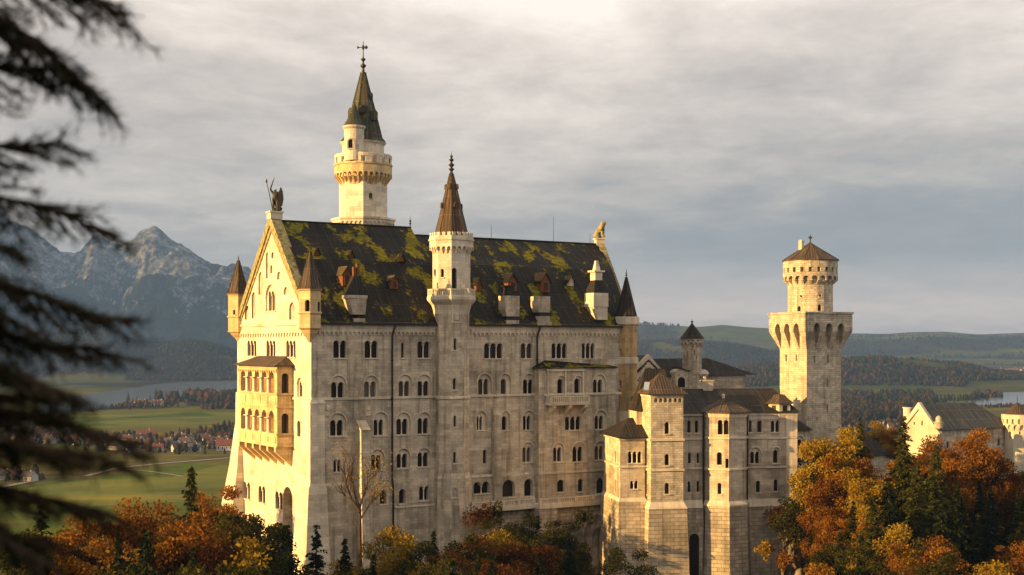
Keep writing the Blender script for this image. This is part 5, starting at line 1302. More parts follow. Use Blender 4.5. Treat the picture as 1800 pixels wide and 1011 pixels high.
def grid_mesh(name, pxs, ys, hf, m, attr=None):
    PX, YY = np.meshgrid(pxs, ys); XX = (PX-900)/F*YY; HH = hf(XX, YY)
    nx, ny = len(pxs), len(ys)
    co = np.stack([XX, YY, HH], -1).reshape(-1, 3)
    i = np.arange(nx*ny).reshape(ny, nx)
    fc = np.stack([i[:-1, :-1], i[:-1, 1:], i[1:, 1:], i[1:, :-1]], -1).reshape(-1, 4)
    me = np_mesh(name, co, fc)
    me.materials.append(m); me.shade_smooth()
    if attr is not None:
        a = me.attributes.new('cover', 'FLOAT', 'POINT'); a.data.foreach_set('value', attr(XX, YY, HH).reshape(-1).astype(np.float32))
    o = bpy.data.objects.new(name, me); COL.objects.link(o); return o
def np_mesh(name, co, fc):
    k = fc.shape[1]; me = bpy.data.meshes.new(name)
    me.vertices.add(len(co)); me.vertices.foreach_set('co', np.ascontiguousarray(co, dtype=np.float32).reshape(-1))
    me.loops.add(fc.size); me.loops.foreach_set('vertex_index', np.ascontiguousarray(fc, dtype=np.int32).reshape(-1))
    me.polygons.add(len(fc)); me.polygons.foreach_set('loop_start', np.arange(0, fc.size, k, dtype=np.int32))
    me.update(calc_edges=True)
    return me
# how the plain is covered: 0 = meadow, 1 = wood
def wooded(x, y, h):
    px = 900+F*x/np.maximum(y, 1)
    n = fbm(x/330, y/330, 4, 21)
    w = sstep(.50, .54, n)*sstep(2900, 3600, y)*(y < 5200)
    w = np.maximum(w, sstep(.50, .53, fbm(x/620, y/300, 4, 61))*(y >= 5200))
    lo = h-VAL
    w = np.maximum(w, sstep(9, 26, lo)*(y > 3000)*(1-.9*sstep(.58, .62, fbm(x/240+9, y/300, 3, 31)))*(y < 6100))
    w = np.maximum(w, (y < 520)*1.0)
    n2 = fbm(x/160, y/160, 4, 44)
    w = np.maximum(w, sstep(.44, .5, n2)*(px > 1380)*sstep(900, 1000, y)*(y < 3000)*(1-(px > 1640)*(y > 1500)*(y < 3000)))
    w = np.maximum(w, sstep(.62, .66, n2)*(px < 500)*(y > 1350)*(y < 2300)*.9)
    w = np.where((px > 330)*(px < 425)*(y > 2280)*(y < 2700), 1.0, w)
    w = np.maximum(w, .42*(y > 3000))
    return np.clip(w, 0, 1)

m, t, b, _ = new_mat('land')
at_ = N(t, 'ShaderNodeAttribute', attribute_name='cover'); tc = N(t, 'ShaderNodeTexCoord')
mp = N(t, 'ShaderNodeMapping'); mp.inputs['Scale'].default_value = (1/210, 1/150, .0); mp.inputs['Rotation'].default_value = (0, 0, .35); L(t, tc.outputs['Object'], mp.inputs[0])
vo = N(t, 'ShaderNodeTexVoronoi', i_Scale=1.0, i_Randomness=.9); L(t, mp.outputs[0], vo.inputs['Vector'])
sp = N(t, 'ShaderNodeSeparateColor'); L(t, vo.outputs['Color'], sp.inputs[0])
fld = ramp(t, sp.outputs[0], [(0, (.066, .094, .016)), (.3, (.082, .108, .018)), (.55, (.096, .098, .022)), (.72, (.115, .098, .028)), (.82, (.070, .098, .017)), (.93, (.125, .135, .035))])
nz = N(t, 'ShaderNodeTexNoise', i_Scale=.012, i_Detail=8.0, i_Roughness=.65); L(t, tc.outputs['Object'], nz.inputs['Vector'])
fld = mix(t, .9, fld, ramp(t, nz.outputs[0], [(.3, g3(.55)), (.5, g3(1.0)), (.7, (1.5, 1.35, 1.0))]), 'MULTIPLY')
mp9 = N(t, 'ShaderNodeMapping'); mp9.inputs['Scale'].default_value = (.004, .03, 0); mp9.inputs['Rotation'].default_value = (0, 0, -.12); L(t, tc.outputs['Object'], mp9.inputs[0])
nst = N(t, 'ShaderNodeTexNoise', i_Scale=1.0, i_Detail=4.0); L(t, mp9.outputs[0], nst.inputs['Vector'])
fld = mix(t, .6, fld, ramp(t, nst.outputs[0], [(.38, (.8, .85, .7)), (.55, g3(1.0)), (.66, (1.6, 1.2, .9))]), 'MULTIPLY')
nw = N(t, 'ShaderNodeTexNoise', i_Scale=.05, i_Detail=6.0, i_Roughness=.7); L(t, tc.outputs['Object'], nw.inputs['Vector'])
wd = ramp(t, nw.outputs[0], [(.3, (.018, .020, .008)), (.5, (.03, .027, .011)), (.7, (.055, .035, .014))])
L(t, mix(t, at_.outputs['Fac'], fld, wd), b.inputs['Base Color']); b.inputs['Roughness'].default_value = 1.0; b.inputs['Specular IOR Level'].default_value = 0.0
ys = np.concatenate([np.linspace(-70, -8, 6), np.linspace(2, 420, 150), np.geomspace(425, 13500, 330)])
ysg = np.where(np.abs(ys) < 1, 1, ys)
def land_grid():
    # a cone-shaped sheet that also covers the ground behind and beside the camera
    pxs = np.linspace(-1300, 3100, 440); rows = ys[6:]
    o = grid_mesh('ground', pxs, rows, H, M['land'], wooded)
    return o
ground = struct(land_grid())
# ground beside and behind the viewpoint
xs_ = np.linspace(-260, 260, 60); yb_ = np.linspace(-230, 2, 30)
XX, YY = np.meshgrid(xs_, yb_); HH = -34-50*sstep(4, 75, np.hypot(XX*.8, YY+14))-4*fbm(XX/20, YY/20, 3, 2)
HH = np.where(YY < -30, np.maximum(HH, -60+.55*(-YY-30)), HH)
i = np.arange(XX.size).reshape(XX.shape); me = np_mesh('near_slope', np.stack([XX, YY, HH], -1).reshape(-1, 3), np.stack([i[:-1, :-1], i[:-1, 1:], i[1:, 1:], i[1:, :-1]], -1).reshape(-1, 4))
me.materials.append(M['land']); me.shade_smooth(); a = me.attributes.new('cover', 'FLOAT', 'POINT'); a.data.foreach_set('value', np.ones(XX.size, dtype=np.float32))
o = bpy.data.objects.new('near_slope', me); COL.objects.link(o); struct(o)

# ---- mountains ----
MPROF = [(-700, 420), (-400, 380), (-150, 350), (0, 376), (22, 396), (50, 402), (85, 426), (108, 440), (130, 446), (142, 440), (152, 430), (163, 423), (172, 424), (186, 433), (205, 430), (218, 431), (232, 422), (246, 406), (255, 399), (266, 395), (276, 396), (286, 403), (300, 413), (318, 424), (336, 436), (352, 450), (370, 459), (384, 462), (402, 466), (425, 476), (470, 492), (560, 520), (700, 545), (900, 570), (1100, 590), (1250, 640)]
MZ = 7600.0
def Hm(x, y):
    px = 900+F*x/y; top = zat(prof(px, MPROF), MZ)
    t = (y-5500)/(MZ-5500)
    up = np.where(t < 1, np.clip(t, 0, 1), np.clip(1-(t-1)*1.1, 0, 1))
    u = np.where(t < 1, .40*up+.60*up**2.1, up)
    rk = ridged(x/520, y/900, 6, 71)-.62
    rf = ridged(x/150, y/260, 5, 91)-.62
    amp = sstep(.12, .6, up)*(1-.78*sstep(.90, 1.0, up))
    foot = (fbm(x/500, y/600, 4, 15)-.5)*120*sstep(.02, .2, up)*(1-up)
    return VAL-6+(top-VAL)*u+(rk*330+rf*150)*amp*np.clip((top-VAL)/500, .1, 1)+foot+rf*16*sstep(.9, 1, up)
m, t, b, _ = new_mat('mountain_rock')
tc = N(t, 'ShaderNodeTexCoord'); ge = N(t, 'ShaderNodeNewGeometry')
sp = N(t, 'ShaderNodeSeparateXYZ'); L(t, ge.outputs['Position'], sp.inputs[0]); sn = N(t, 'ShaderNodeSeparateXYZ'); L(t, ge.outputs['True Normal'], sn.inputs[0])
n1 = N(t, 'ShaderNodeTexNoise', i_Scale=.0042, i_Detail=9.0, i_Roughness=.68); L(t, tc.outputs['Object'], n1.inputs['Vector'])
n2 = N(t, 'ShaderNodeTexNoise', i_Scale=.02, i_Detail=8.0, i_Roughness=.7); L(t, tc.outputs['Object'], n2.inputs['Vector'])
hgt = math_n(t, 'DIVIDE', sp.outputs[2], 620.0)
k = math_n(t, 'ADD', hgt, math_n(t, 'MULTIPLY', math_n(t, 'SUBTRACT', n1.outputs[0], .5), 1.9))
k = math_n(t, 'ADD', k, math_n(t, 'MULTIPLY', math_n(t, 'SUBTRACT', .62, sn.outputs[2]), .7))
rockm = ramp(t, k, [(.50, g3(0)), (.62, g3(1))])
rc = ramp(t, n2.outputs[0], [(.40, (.012, .019, .03)), (.52, (.10, .108, .125)), (.64, (.27, .28, .295))])  # darkened, bluish rock: cloud shade put into the colour
fc_ = ramp(t, n2.outputs[0], [(.3, (.006, .011, .015)), (.55, (.012, .019, .021)), (.72, (.024, .029, .024))])
L(t, mix(t, rockm, fc_, rc), b.inputs['Base Color']); b.inputs['Roughness'].default_value = 1; b.inputs['Specular IOR Level'].default_value = 0
bp = N(t, 'ShaderNodeBump', i_Strength=1.0, i_Distance=30.0); L(t, n2.outputs[0], bp.inputs['Height']); L(t, bp.outputs[0], b.inputs['Normal'])
mo = grid_mesh('mountain_range', np.linspace(-700, 1250, 620), np.linspace(5480, 9000, 190), Hm, M['mountain_rock']); struct(mo)

# ---- lakes ----
m, t, b, _ = new_mat('water')
b.inputs['Base Color'].default_value = (.03, .04, .045, 1); b.inputs['Roughness'].default_value = .16; b.inputs['Specular IOR Level'].default_value = .5
tc = N(t, 'ShaderNodeTexCoord'); mp = N(t, 'ShaderNodeMapping'); mp.inputs['Scale'].default_value = (.02, .06, 1); L(t, tc.outputs['Object'], mp.inputs[0])
nz = N(t, 'ShaderNodeTexNoise', i_Scale=1.0, i_Detail=4.0); L(t, mp.outputs[0], nz.inputs['Vector'])
bp = N(t, 'ShaderNodeBump', i_Strength=.06, i_Distance=1.0); L(t, nz.outputs[0], bp.inputs['Height']); L(t, bp.outputs[0], b.inputs['Normal'])
LZ = VAL+1.5
LAKES = []
def in_lake(x, y):
    px, py = 900+F*x/y, HY-F*LZ/y; r = np.zeros(len(x), bool)
    for P in LAKES:
        c = np.zeros(len(x), bool); n = len(P)
        for i in range(n):
            (x0, y0), (x1, y1) = P[i], P[(i+1) % n]
            if y0 != y1: c ^= ((y0 > py) != (y1 > py)) & (px < (x1-x0)*(py-y0)/(y1-y0)+x0)
        r |= c
    return r
def water(pts_px, name='lake', z=LZ):
    """shore points given as (photo x, photo y) on the plain"""
    P = []; LAKES.append(pts_px)
    for px, py in pts_px:
        D = z/((HY-py)/F); P.append(at(px, py, D))
    # smooth, slightly ragged shore
    out = []
    n = len(P); rnd = random.Random(5)
    for i in range(n):
        a, b_ = P[i], P[(i+1) % n]
        for k in range(6):
            q = a.lerp(b_, k/6); j = (b_-a).length*.025
            out.append((q.x+rnd.uniform(-j, j), q.y+rnd.uniform(-j, j), z))
    me = bpy.data.meshes.new(name); tri = tessellate_polygon([[Vector(p) for p in out]])
    me.from_pydata(out, [], [list(x) for x in tri]); me.materials.append(M['water'])
    o = bpy.data.objects.new(name, me); COL.objects.link(o); return struct(o)
water([(60, 728), (130, 722), (200, 717), (260, 709), (300, 704), (350, 699), (420, 696), (520, 698), (640, 700), (760, 690), (700, 676), (560, 670), (420, 669), (330, 671), (270, 676), (215, 684), (160, 692), (100, 700)])
water([(1690, 706), (1720, 712), (1765, 713), (1830, 709), (1950, 712), (2300, 714), (2300, 688), (1960, 687), (1850, 688), (1790, 689), (1745, 690), (1735, 694), (1748, 698), (1735, 703)])
water([(1705, 594.5+28), (1760, 597+28), (1900, 599+28), (2000, 594+28), (1880, 590+28), (1790, 590.6+28), (1735, 591+28)], 'distant_lake', zat(596, 7000)*0+VAL*.0-12.0) if False else None

# ---- roads across the meadow ----
def road(pts, w, name='road'):
    P = []
    for px, py in pts:
        D = VAL/((HY-py)/F)
        for _ in range(8): D = float(H(np.array([(px-900)/F*D]), np.array([D]))[0])/((HY-py)/F)
        P.append(at(px, py, D))
    out = []
    for i in range(len(P)-1):
        for k in range(10): out.append(P[i].lerp(P[i+1], k/10))
    out.append(P[-1]); vs = []; fs = []
    for i, p in enumerate(out):
        d = out[min(i+1, len(out)-1)]-out[max(i-1, 0)]; s = Vector((-d.y, d.x, 0)).normalized()*w/2
        for q in (p-s, p+s): vs.append((q.x, q.y, float(H(np.array([q.x]), np.array([q.y]))[0])+.55))
        if i: fs.append([2*i-2, 2*i-1, 2*i+1, 2*i])
    me = bpy.data.meshes.new(name); me.from_pydata(vs, [], fs); me.materials.append(M['road']); o = bpy.data.objects.new(name, me); COL.objects.link(o); return struct(o)
road([(150, 838), (205, 824), (240, 820), (290, 815), (340, 811), (400, 806), (460, 803)], 5.0)
road([(-40, 868), (0, 858), (30, 852), (62, 846)], 6)
road([(215, 826), (260, 829), (320, 838)], 2.2, 'footpath')

# ---- courtyard paving and the rock under the wing ----
mb = MB(); q = [at(1390, 0, 222), at(1436, 0, 220), at(1450, 0, 228), at(1440, 0, 262), at(1350, 0, 262), at(1360, 0, 226)]; q = [Vector((p.x, p.y, -24.4)) for p in q]; mb.prism([p-ZU*6 for p in q], q); o = mb.build('courtyard', M['paving']); struct(o)
def crag(px0, px1, y0, y1, D, depth, seed, name='rock'):
    nx, nz_ = 46, 56; rng = np.random.RandomState(seed)
    U, V = np.meshgrid(np.linspace(0, 1, nx), np.linspace(0, 1, nz_))
    x0, x1 = (px0-900)/F*D, (px1-900)/F*D; z0, z1 = zat(y1, D), zat(y0, D)
    zz_ = z0+(z1-z0)*V; xx = x0+(x1-x0)*U
    bulge = np.sin(PI*np.clip(U, 0, 1))**.5*depth*(1-.65*V)
    rg = ridged(xx/5.0, zz_/11.0, 5, seed)-.6; r2 = ridged(xx/1.7, zz_/2.6, 4, seed+5)-.6
    yy = D+4-bulge-rg*4.5-r2*1.1; xx = xx+rg*2+np.where(V > .9, 0, 0)
    co = np.stack([xx, yy, zz_], -1).reshape(-1, 3)
    top = co.reshape(nz_, nx, 3)[-1].copy(); top[:, 1] += 14; co = np.concatenate([co, top])
    i = np.arange(nx*(nz_+1)).reshape(nz_+1, nx)
    me = np_mesh(name, co, np.stack([i[:-1, :-1], i[:-1, 1:], i[1:, 1:], i[1:, :-1]], -1).reshape(-1, 4)); me.materials.append(M['rock'])
    o = bpy.data.objects.new(name, me); COL.objects.link(o); return struct(o)
crag(1318, 1440, 893, 1140, 213, 5, 3, 'cliff')
crag(985, 1075, 905, 1140, 219, 5, 9, 'cliff')
# ================================================================== TREES
def foliage_mat(name, stops, trans=.35, var=.25):
    m = bpy.data.materials.new(name); m.use_nodes = True; t = m.node_tree; t.nodes.clear(); M[name] = m
    out = N(t, 'ShaderNodeOutputMaterial')
    a = N(t, 'ShaderNodeAttribute', attribute_name='rnd'); oi = N(t, 'ShaderNodeObjectInfo')
    f = math_n(t, 'ADD', math_n(t, 'MULTIPLY', a.outputs['Fac'], 1-var), math_n(t, 'MULTIPLY', oi.outputs['Random'], var))
    c = ramp(t, f, stops)
    d = N(t, 'ShaderNodeBsdfDiffuse'); L(t, c, d.inputs[0]); tr = N(t, 'ShaderNodeBsdfTranslucent'); L(t, c, tr.inputs[0])
    mx = N(t, 'ShaderNodeMixShader'); mx.inputs[0].default_value = trans; L(t, d.outputs[0], mx.inputs[1]); L(t, tr.outputs[0], mx.inputs[2]); L(t, mx.outputs[0], out.inputs[0])
foliage_mat('leaf_orange', [(.1, (.07, .025, .006)), (.4, (.17, .066, .010)), (.7, (.27, .12, .015)), (.95, (.34, .18, .024))])
foliage_mat('leaf_russet', [(.1, (.04, .016, .007)), (.5, (.085, .033, .010)), (.9, (.15, .062, .014))])
foliage_mat('leaf_gold', [(.1, (.13, .075, .009)), (.5, (.27, .165, .016)), (.9, (.38, .26, .028))])
foliage_mat('leaf_olive', [(.1, (.018, .022, .007)), (.5, (.048, .045, .010)), (.8, (.10, .078, .014)), (1, (.16, .11, .02))])
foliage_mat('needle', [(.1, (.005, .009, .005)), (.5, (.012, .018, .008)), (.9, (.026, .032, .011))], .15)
foliage_mat('needle_lit', [(.1, (.014, .020, .007)), (.5, (.036, .042, .011)), (.9, (.075, .072, .016))], .2)  # lighter copy of needle with sunlight put into the colour
foliage_mat('far_wood', [(0, (.012, .018, .012)), (.35, (.020, .025, .014)), (.55, (.034, .028, .014)), (.75, (.058, .034, .015)), (1, (.10, .05, .018))], .1, 0)

def set_rnd(me, per_face, k):
    a = me.attributes.new('rnd', 'FLOAT', 'FACE'); a.data.foreach_set('value', per_face.astype(np.float32))
def quads(cen, size, rng, tilt=None):
    """leaf-sized faces with random attitude"""
    n = len(cen)
    a = rng.normal(size=(n, 3)); a /= np.linalg.norm(a, axis=1)[:, None]
    b = rng.normal(size=(n, 3)); b -= (a*b).sum(1)[:, None]*a; b /= np.linalg.norm(b, axis=1)[:, None]
    s = size*rng.uniform(.6, 1.3, n)[:, None]
    co = np.stack([cen-a*s*.55, cen+b*s*.36, cen+a*s*.55, cen-b*s*.36], 1).reshape(-1, 3)
    fc = np.arange(4*n).reshape(n, 4)
    return co, fc
def tree_limbs(rng, h, lean=.05):
    """trunk and limbs: list of (path, radii)"""
    out = []; top = Vector((rng.uniform(-lean, lean)*h, rng.uniform(-lean, lean)*h, h*.86))
    tr = [Vector((0, 0, -2.5)), Vector((0, 0, 0)), top*.35+Vector((rng.uniform(-.2, .2), rng.uniform(-.2, .2), 0)), top*.7, top]
    out.append((tr, [h*.024, h*.021, h*.016, h*.009, h*.003]))
    ends = []
    for i in range(13):
        t = rng.uniform(.28, .86); base = top*t; a = rng.uniform(0, 2*PI); ln = h*.30*(1.12-t)*rng.uniform(.7, 1.25)+h*.06
        d = Vector((math.cos(a), math.sin(a), rng.uniform(.35, .95))).normalized()
        mid = base+d*ln*.55+Vector((0, 0, -ln*.04)); end = base+d*ln+Vector((0, 0, ln*.15))
        out.append(([base, mid, end], [h*.009*(1.2-t), h*.006*(1.2-t), h*.002])); ends.append(end)
        for j in range(2):
            d2 = (d+Vector((rng.uniform(-.8, .8), rng.uniform(-.8, .8), rng.uniform(-.2, .6)))).normalized(); e2 = mid+d2*ln*.55
            out.append(([mid, e2], [h*.004*(1.2-t), h*.0015])); ends.append(e2)
    ends.append(top)
    return out, ends
PROTO = {}
def build_tree(kind, seed, leaf, label_cat='tree', h=15.0, wide=1.0, n_leaf=19000, leaf_size=.225, trunk_m='bark', sparse=False):
    rng = np.random.RandomState(seed); r2 = random.Random(seed)
    limbs, ends = tree_limbs(r2, h)
    root = bpy.data.objects.new(kind, None); COL.objects.link(root)
    mb = MB()
    for p, r in limbs: mb.tube(p, r, 5)
    mb.build('trunk', M[trunk_m], root)
    cl = []
    for e in ends:
        cl.append((np.array(e)*[wide, wide, 1], r2.uniform(.055, .10)*h))
    for i in range(16):
        a = r2.uniform(0, 2*PI); z = r2.uniform(.30, .95); rad = (math.sin(PI*min(1, (z-.12)/.9))**.6)*.26*h*r2.uniform(.5, 1.1)*wide
        cl.append((np.array((math.cos(a)*rad, math.sin(a)*rad, z*h)), r2.uniform(.05, .09)*h))
    cs = []; tint = []
    w = np.array([c[1]**2 for c in cl]); w /= w.sum()
    for (c, r), wi in zip(cl, w):
        n = int(n_leaf*wi); v = rng.normal(size=(n, 3)); v /= np.linalg.norm(v, axis=1)[:, None]
        v *= (rng.uniform(0, 1, n)**.45)[:, None]*r*[1.15, 1.15, .72]
        cs.append(c+v); tint.append(np.clip(rng.uniform(.25, .75)+rng.uniform(-.3, .3, n), 0, 1))
    cen = np.concatenate(cs); co, fc = quads(cen, leaf_size, rng)
    me = np_mesh('crown', co, fc); set_rnd(me, np.concatenate(tint), 4); me.materials.append(M[leaf])
    o = bpy.data.objects.new('crown', me); COL.objects.link(o); o.parent = root
    root['h'] = h
    return root
def build_conifer(kind, seed, leaf, h=20.0, rad=3.6, whorls=46, droop=.35, trunk_m='bark', bare=0.08):
    rng = np.random.RandomState(seed)
    root = bpy.data.objects.new(kind, None); COL.objects.link(root)
    mb = MB(); mb.tube([(0, 0, -3), (0, 0, 0), (.05, .05, h*.5), (0, 0, h*.99)], [h*.018, h*.016, h*.010, .02], 6); mb.build('trunk', M[trunk_m], root)
    cen = []; ax = []; tint = []; sz = []
    for k in range(whorls):
        t = (k+rng.uniform(-.3, .3))/whorls; t = min(max(t, 0), .995); z0 = h*(bare+(1-bare)*t)
        Lr = rad*((1-t)**.82)*rng.uniform(.72, 1.15)+.12
        nb = 8 if t < .75 else 6
        ph = rng.uniform(0, 2*PI)
        for j in range(nb):
            a = ph+2*PI*j/nb+rng.uniform(-.3, .3); L_ = Lr*rng.uniform(.6, 1.25); zj = z0+rng.uniform(-.6, .6)*h/whorls*1.8; u = np.array((math.cos(a), math.sin(a), 0)); sd_ = np.array((-u[1], u[0], 0))
            tt = rng.uniform(.25, .75)
            ns = max(3, int(L_/.24))
            for s in range(ns):
                f = (s+.5)/ns; p = u*L_*f+np.array((0, 0, zj+L_*(.12*f-droop*f*f+.14*f**4)))
                wsp = .42*L_*(1-f*.75)*(.35+.65*min(1, f*3))
                for sg in (-1, 1):
                    for q in range(2):
                        cen.append(p+sd_*sg*wsp*rng.uniform(.1, .75)+np.array((0, 0, -rng.uniform(.02, .28)))); d = u*rng.uniform(.4, 1)+sd_*sg*rng.uniform(.3, 1)+np.array((0, 0, -rng.uniform(.1, .75))); ax.append(d/np.linalg.norm(d)); sz.append(rng.uniform(.5, .85)*(.45+.55*(1-t))); tint.append(np.clip(tt+rng.uniform(-.25, .25)+.15*f, 0, 1))
    cen = np.array(cen); ax = np.array(ax); n = len(cen); sz = np.array(sz)[:, None]
    b = rng.normal(size=(n, 3)); b -= (ax*b).sum(1)[:, None]*ax; b /= np.linalg.norm(b, axis=1)[:, None]
    co = np.stack([cen-ax*sz*.4, cen+b*sz*.24, cen+ax*sz*.75, cen-b*sz*.24], 1).reshape(-1, 3)
    me = np_mesh('crown', co, np.arange(4*n).reshape(n, 4)); set_rnd(me, np.array(tint), 4); me.materials.append(M[leaf])
    o = bpy.data.objects.new('crown', me); COL.objects.link(o); o.parent = root; root['h'] = h
    return root
def proto(key, objs): PROTO[key] = objs
proto('orange', [build_tree('beech_tree', s, 'leaf_orange', h=15, wide=w) for s, w in ((1, 1.0), (2, 1.15), (3, .85))])
proto('russet', [build_tree('beech_tree', s, 'leaf_russet', h=15, wide=w) for s, w in ((11, 1.05), (12, .9))])
proto('gold', [build_tree('maple_tree', s, 'leaf_gold', h=15, wide=w) for s, w in ((21, 1.0), (22, .85))])
proto('olive', [build_tree('pine_tree', s, 'leaf_olive', h=15, wide=w) for s, w in ((31, 1.0), (32, .85))])
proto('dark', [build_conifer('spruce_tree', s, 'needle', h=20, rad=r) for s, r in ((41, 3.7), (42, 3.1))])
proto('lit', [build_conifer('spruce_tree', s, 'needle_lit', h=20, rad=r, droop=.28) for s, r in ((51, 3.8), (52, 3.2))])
proto('sparse', [build_tree('birch_tree', 61, 'leaf_gold', h=15, wide=.8, n_leaf=1100, leaf_size=.34, trunk_m='pale_bark'), build_tree('birch_tree', 62, 'leaf_russet', h=15, wide=.9, n_leaf=900, leaf_size=.34, trunk_m='pale_bark')])
KIND_WORDS = {'orange': 'orange-leaved beech', 'russet': 'russet-leaved beech', 'gold': 'golden-leaved maple', 'olive': 'olive-green pine', 'dark': 'dark green spruce', 'lit': 'sunlit green spruce', 'sparse': 'thin-leaved pale-barked birch'}
ORD = ['', 'second ', 'third ', 'fourth ', 'fifth ', 'sixth ', 'seventh ', 'eighth ', 'ninth ', 'tenth ', 'eleventh ', 'twelfth ', 'thirteenth ', 'fourteenth ', 'fifteenth ', 'sixteenth ', 'seventeenth ', 'eighteenth ', 'nineteenth ', 'twentieth ']
placed = []; used = set(); rt_ = random.Random(77)
def plant(kind, px, py, D, wide=1.0, special=None, hmin=6, hmax=27, v=None):
    x = (px-900)/F*D; g = float(H(np.array([x]), np.array([float(D)]))[0]); top = zat(py, D); h = top-g
    if h < hmin: h = hmin
    if h > hmax+5: print('TALL', kind, px, py, D, round(h, 1))
    h = min(h, hmax+9)
    i = rt_.randrange(len(PROTO[kind])) if v is None else v; p = PROTO[kind][i]
    if (kind, i) in used: o = copy_tree(p)
    else: o = p; used.add((kind, i))
    s = h/p['h']; ws = s*wide if s < 1.25 else (s*.55+.55)*wide
    o.location = (x, D, g); o.scale = (ws, ws, s); o.rotation_euler = (0, 0, rt_.uniform(0, 2*PI))
    placed.append((o, kind, px, py, D, special))
# --- trees one can pick out in the photograph (photo x, top y, distance) ---
for a in [
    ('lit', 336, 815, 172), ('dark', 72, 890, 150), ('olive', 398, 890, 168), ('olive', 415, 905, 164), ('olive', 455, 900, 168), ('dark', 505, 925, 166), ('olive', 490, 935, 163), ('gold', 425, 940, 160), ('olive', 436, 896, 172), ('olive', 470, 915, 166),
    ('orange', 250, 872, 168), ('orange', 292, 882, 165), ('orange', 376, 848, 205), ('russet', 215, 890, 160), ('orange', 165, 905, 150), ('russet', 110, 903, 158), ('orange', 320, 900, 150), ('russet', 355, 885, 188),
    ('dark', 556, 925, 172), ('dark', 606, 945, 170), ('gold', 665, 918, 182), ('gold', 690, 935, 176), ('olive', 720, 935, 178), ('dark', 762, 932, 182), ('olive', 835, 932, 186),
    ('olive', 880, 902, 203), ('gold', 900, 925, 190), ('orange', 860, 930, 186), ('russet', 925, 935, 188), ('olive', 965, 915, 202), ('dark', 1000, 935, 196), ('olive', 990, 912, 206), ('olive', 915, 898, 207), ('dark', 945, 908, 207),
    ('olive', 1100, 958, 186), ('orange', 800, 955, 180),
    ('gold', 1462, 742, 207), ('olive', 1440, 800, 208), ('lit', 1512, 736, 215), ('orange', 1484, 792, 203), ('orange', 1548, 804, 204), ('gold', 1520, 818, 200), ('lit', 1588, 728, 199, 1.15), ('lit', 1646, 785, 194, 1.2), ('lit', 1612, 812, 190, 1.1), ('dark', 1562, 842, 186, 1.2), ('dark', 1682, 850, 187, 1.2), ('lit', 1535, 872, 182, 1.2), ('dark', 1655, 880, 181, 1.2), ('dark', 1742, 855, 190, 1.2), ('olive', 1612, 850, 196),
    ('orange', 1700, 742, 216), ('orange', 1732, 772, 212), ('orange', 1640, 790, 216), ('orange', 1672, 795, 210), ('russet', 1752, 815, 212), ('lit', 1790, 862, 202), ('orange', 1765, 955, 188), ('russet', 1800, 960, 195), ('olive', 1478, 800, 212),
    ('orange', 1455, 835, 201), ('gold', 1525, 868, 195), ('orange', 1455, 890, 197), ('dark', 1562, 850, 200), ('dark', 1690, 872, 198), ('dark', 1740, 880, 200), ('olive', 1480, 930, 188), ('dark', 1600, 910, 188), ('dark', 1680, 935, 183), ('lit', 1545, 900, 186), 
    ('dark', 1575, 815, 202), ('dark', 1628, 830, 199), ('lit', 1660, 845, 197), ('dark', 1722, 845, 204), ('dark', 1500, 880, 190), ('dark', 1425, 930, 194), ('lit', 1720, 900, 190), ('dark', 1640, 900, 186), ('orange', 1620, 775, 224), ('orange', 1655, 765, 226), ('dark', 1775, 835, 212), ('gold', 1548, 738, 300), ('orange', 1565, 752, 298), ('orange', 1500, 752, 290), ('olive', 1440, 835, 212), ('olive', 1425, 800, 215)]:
    plant(*a)
rb_ = random.Random(12)
for i in range(34):                                    # the wood left of and below the gable
    px = rb_.uniform(-60, 520); D = rb_.uniform(95, 165); py = 905+(165-D)*1.1+rb_.uniform(-12, 60)+max(0, px-330)*.12
    plant(rb_.choice(['russet', 'russet', 'orange', 'dark', 'olive', 'dark', 'sparse', 'olive', 'dark', 'dark']), px, py, D)
for i in range(22):                                    # at the foot of the long front
    px = rb_.uniform(500, 1130); D = rb_.uniform(140, 178); py = 958+rb_.uniform(0, 45)
    plant(rb_.choice(['russet', 'olive', 'dark', 'russet', 'olive', 'dark', 'dark']), px, py, D)
for i in range(40):                                    # the wooded slope on the right
    px = rb_.uniform(1450, 1880); D = rb_.uniform(150, 214); py = 835+(214-D)*2.0+rb_.uniform(0, 60)
    plant(rb_.choice(['orange', 'russet', 'dark', 'dark', 'olive', 'orange', 'lit', 'gold']), px, py, D)
for i in range(14):
    px = rb_.uniform(1640, 1880); D = rb_.uniform(214, 240); py = 815+rb_.uniform(0, 50); plant(rb_.choice(['orange', 'russet', 'orange', 'olive', 'dark']), px, py, D)
for i in range(24):                                    # the slope goes on to the right
    px = rb_.uniform(1890, 2350); D = rb_.uniform(195, 330); py = 800+rb_.uniform(0, 60)+(330-D)*.5; plant(rb_.choice(['orange', 'russet', 'dark', 'olive', 'lit', 'gold']), px, py, D)
for i in range(8):
    px = rb_.uniform(-330, -70); D = rb_.uniform(110, 165); plant(rb_.choice(['russet', 'dark', 'olive']), px, 930+rb_.uniform(0, 40), D)
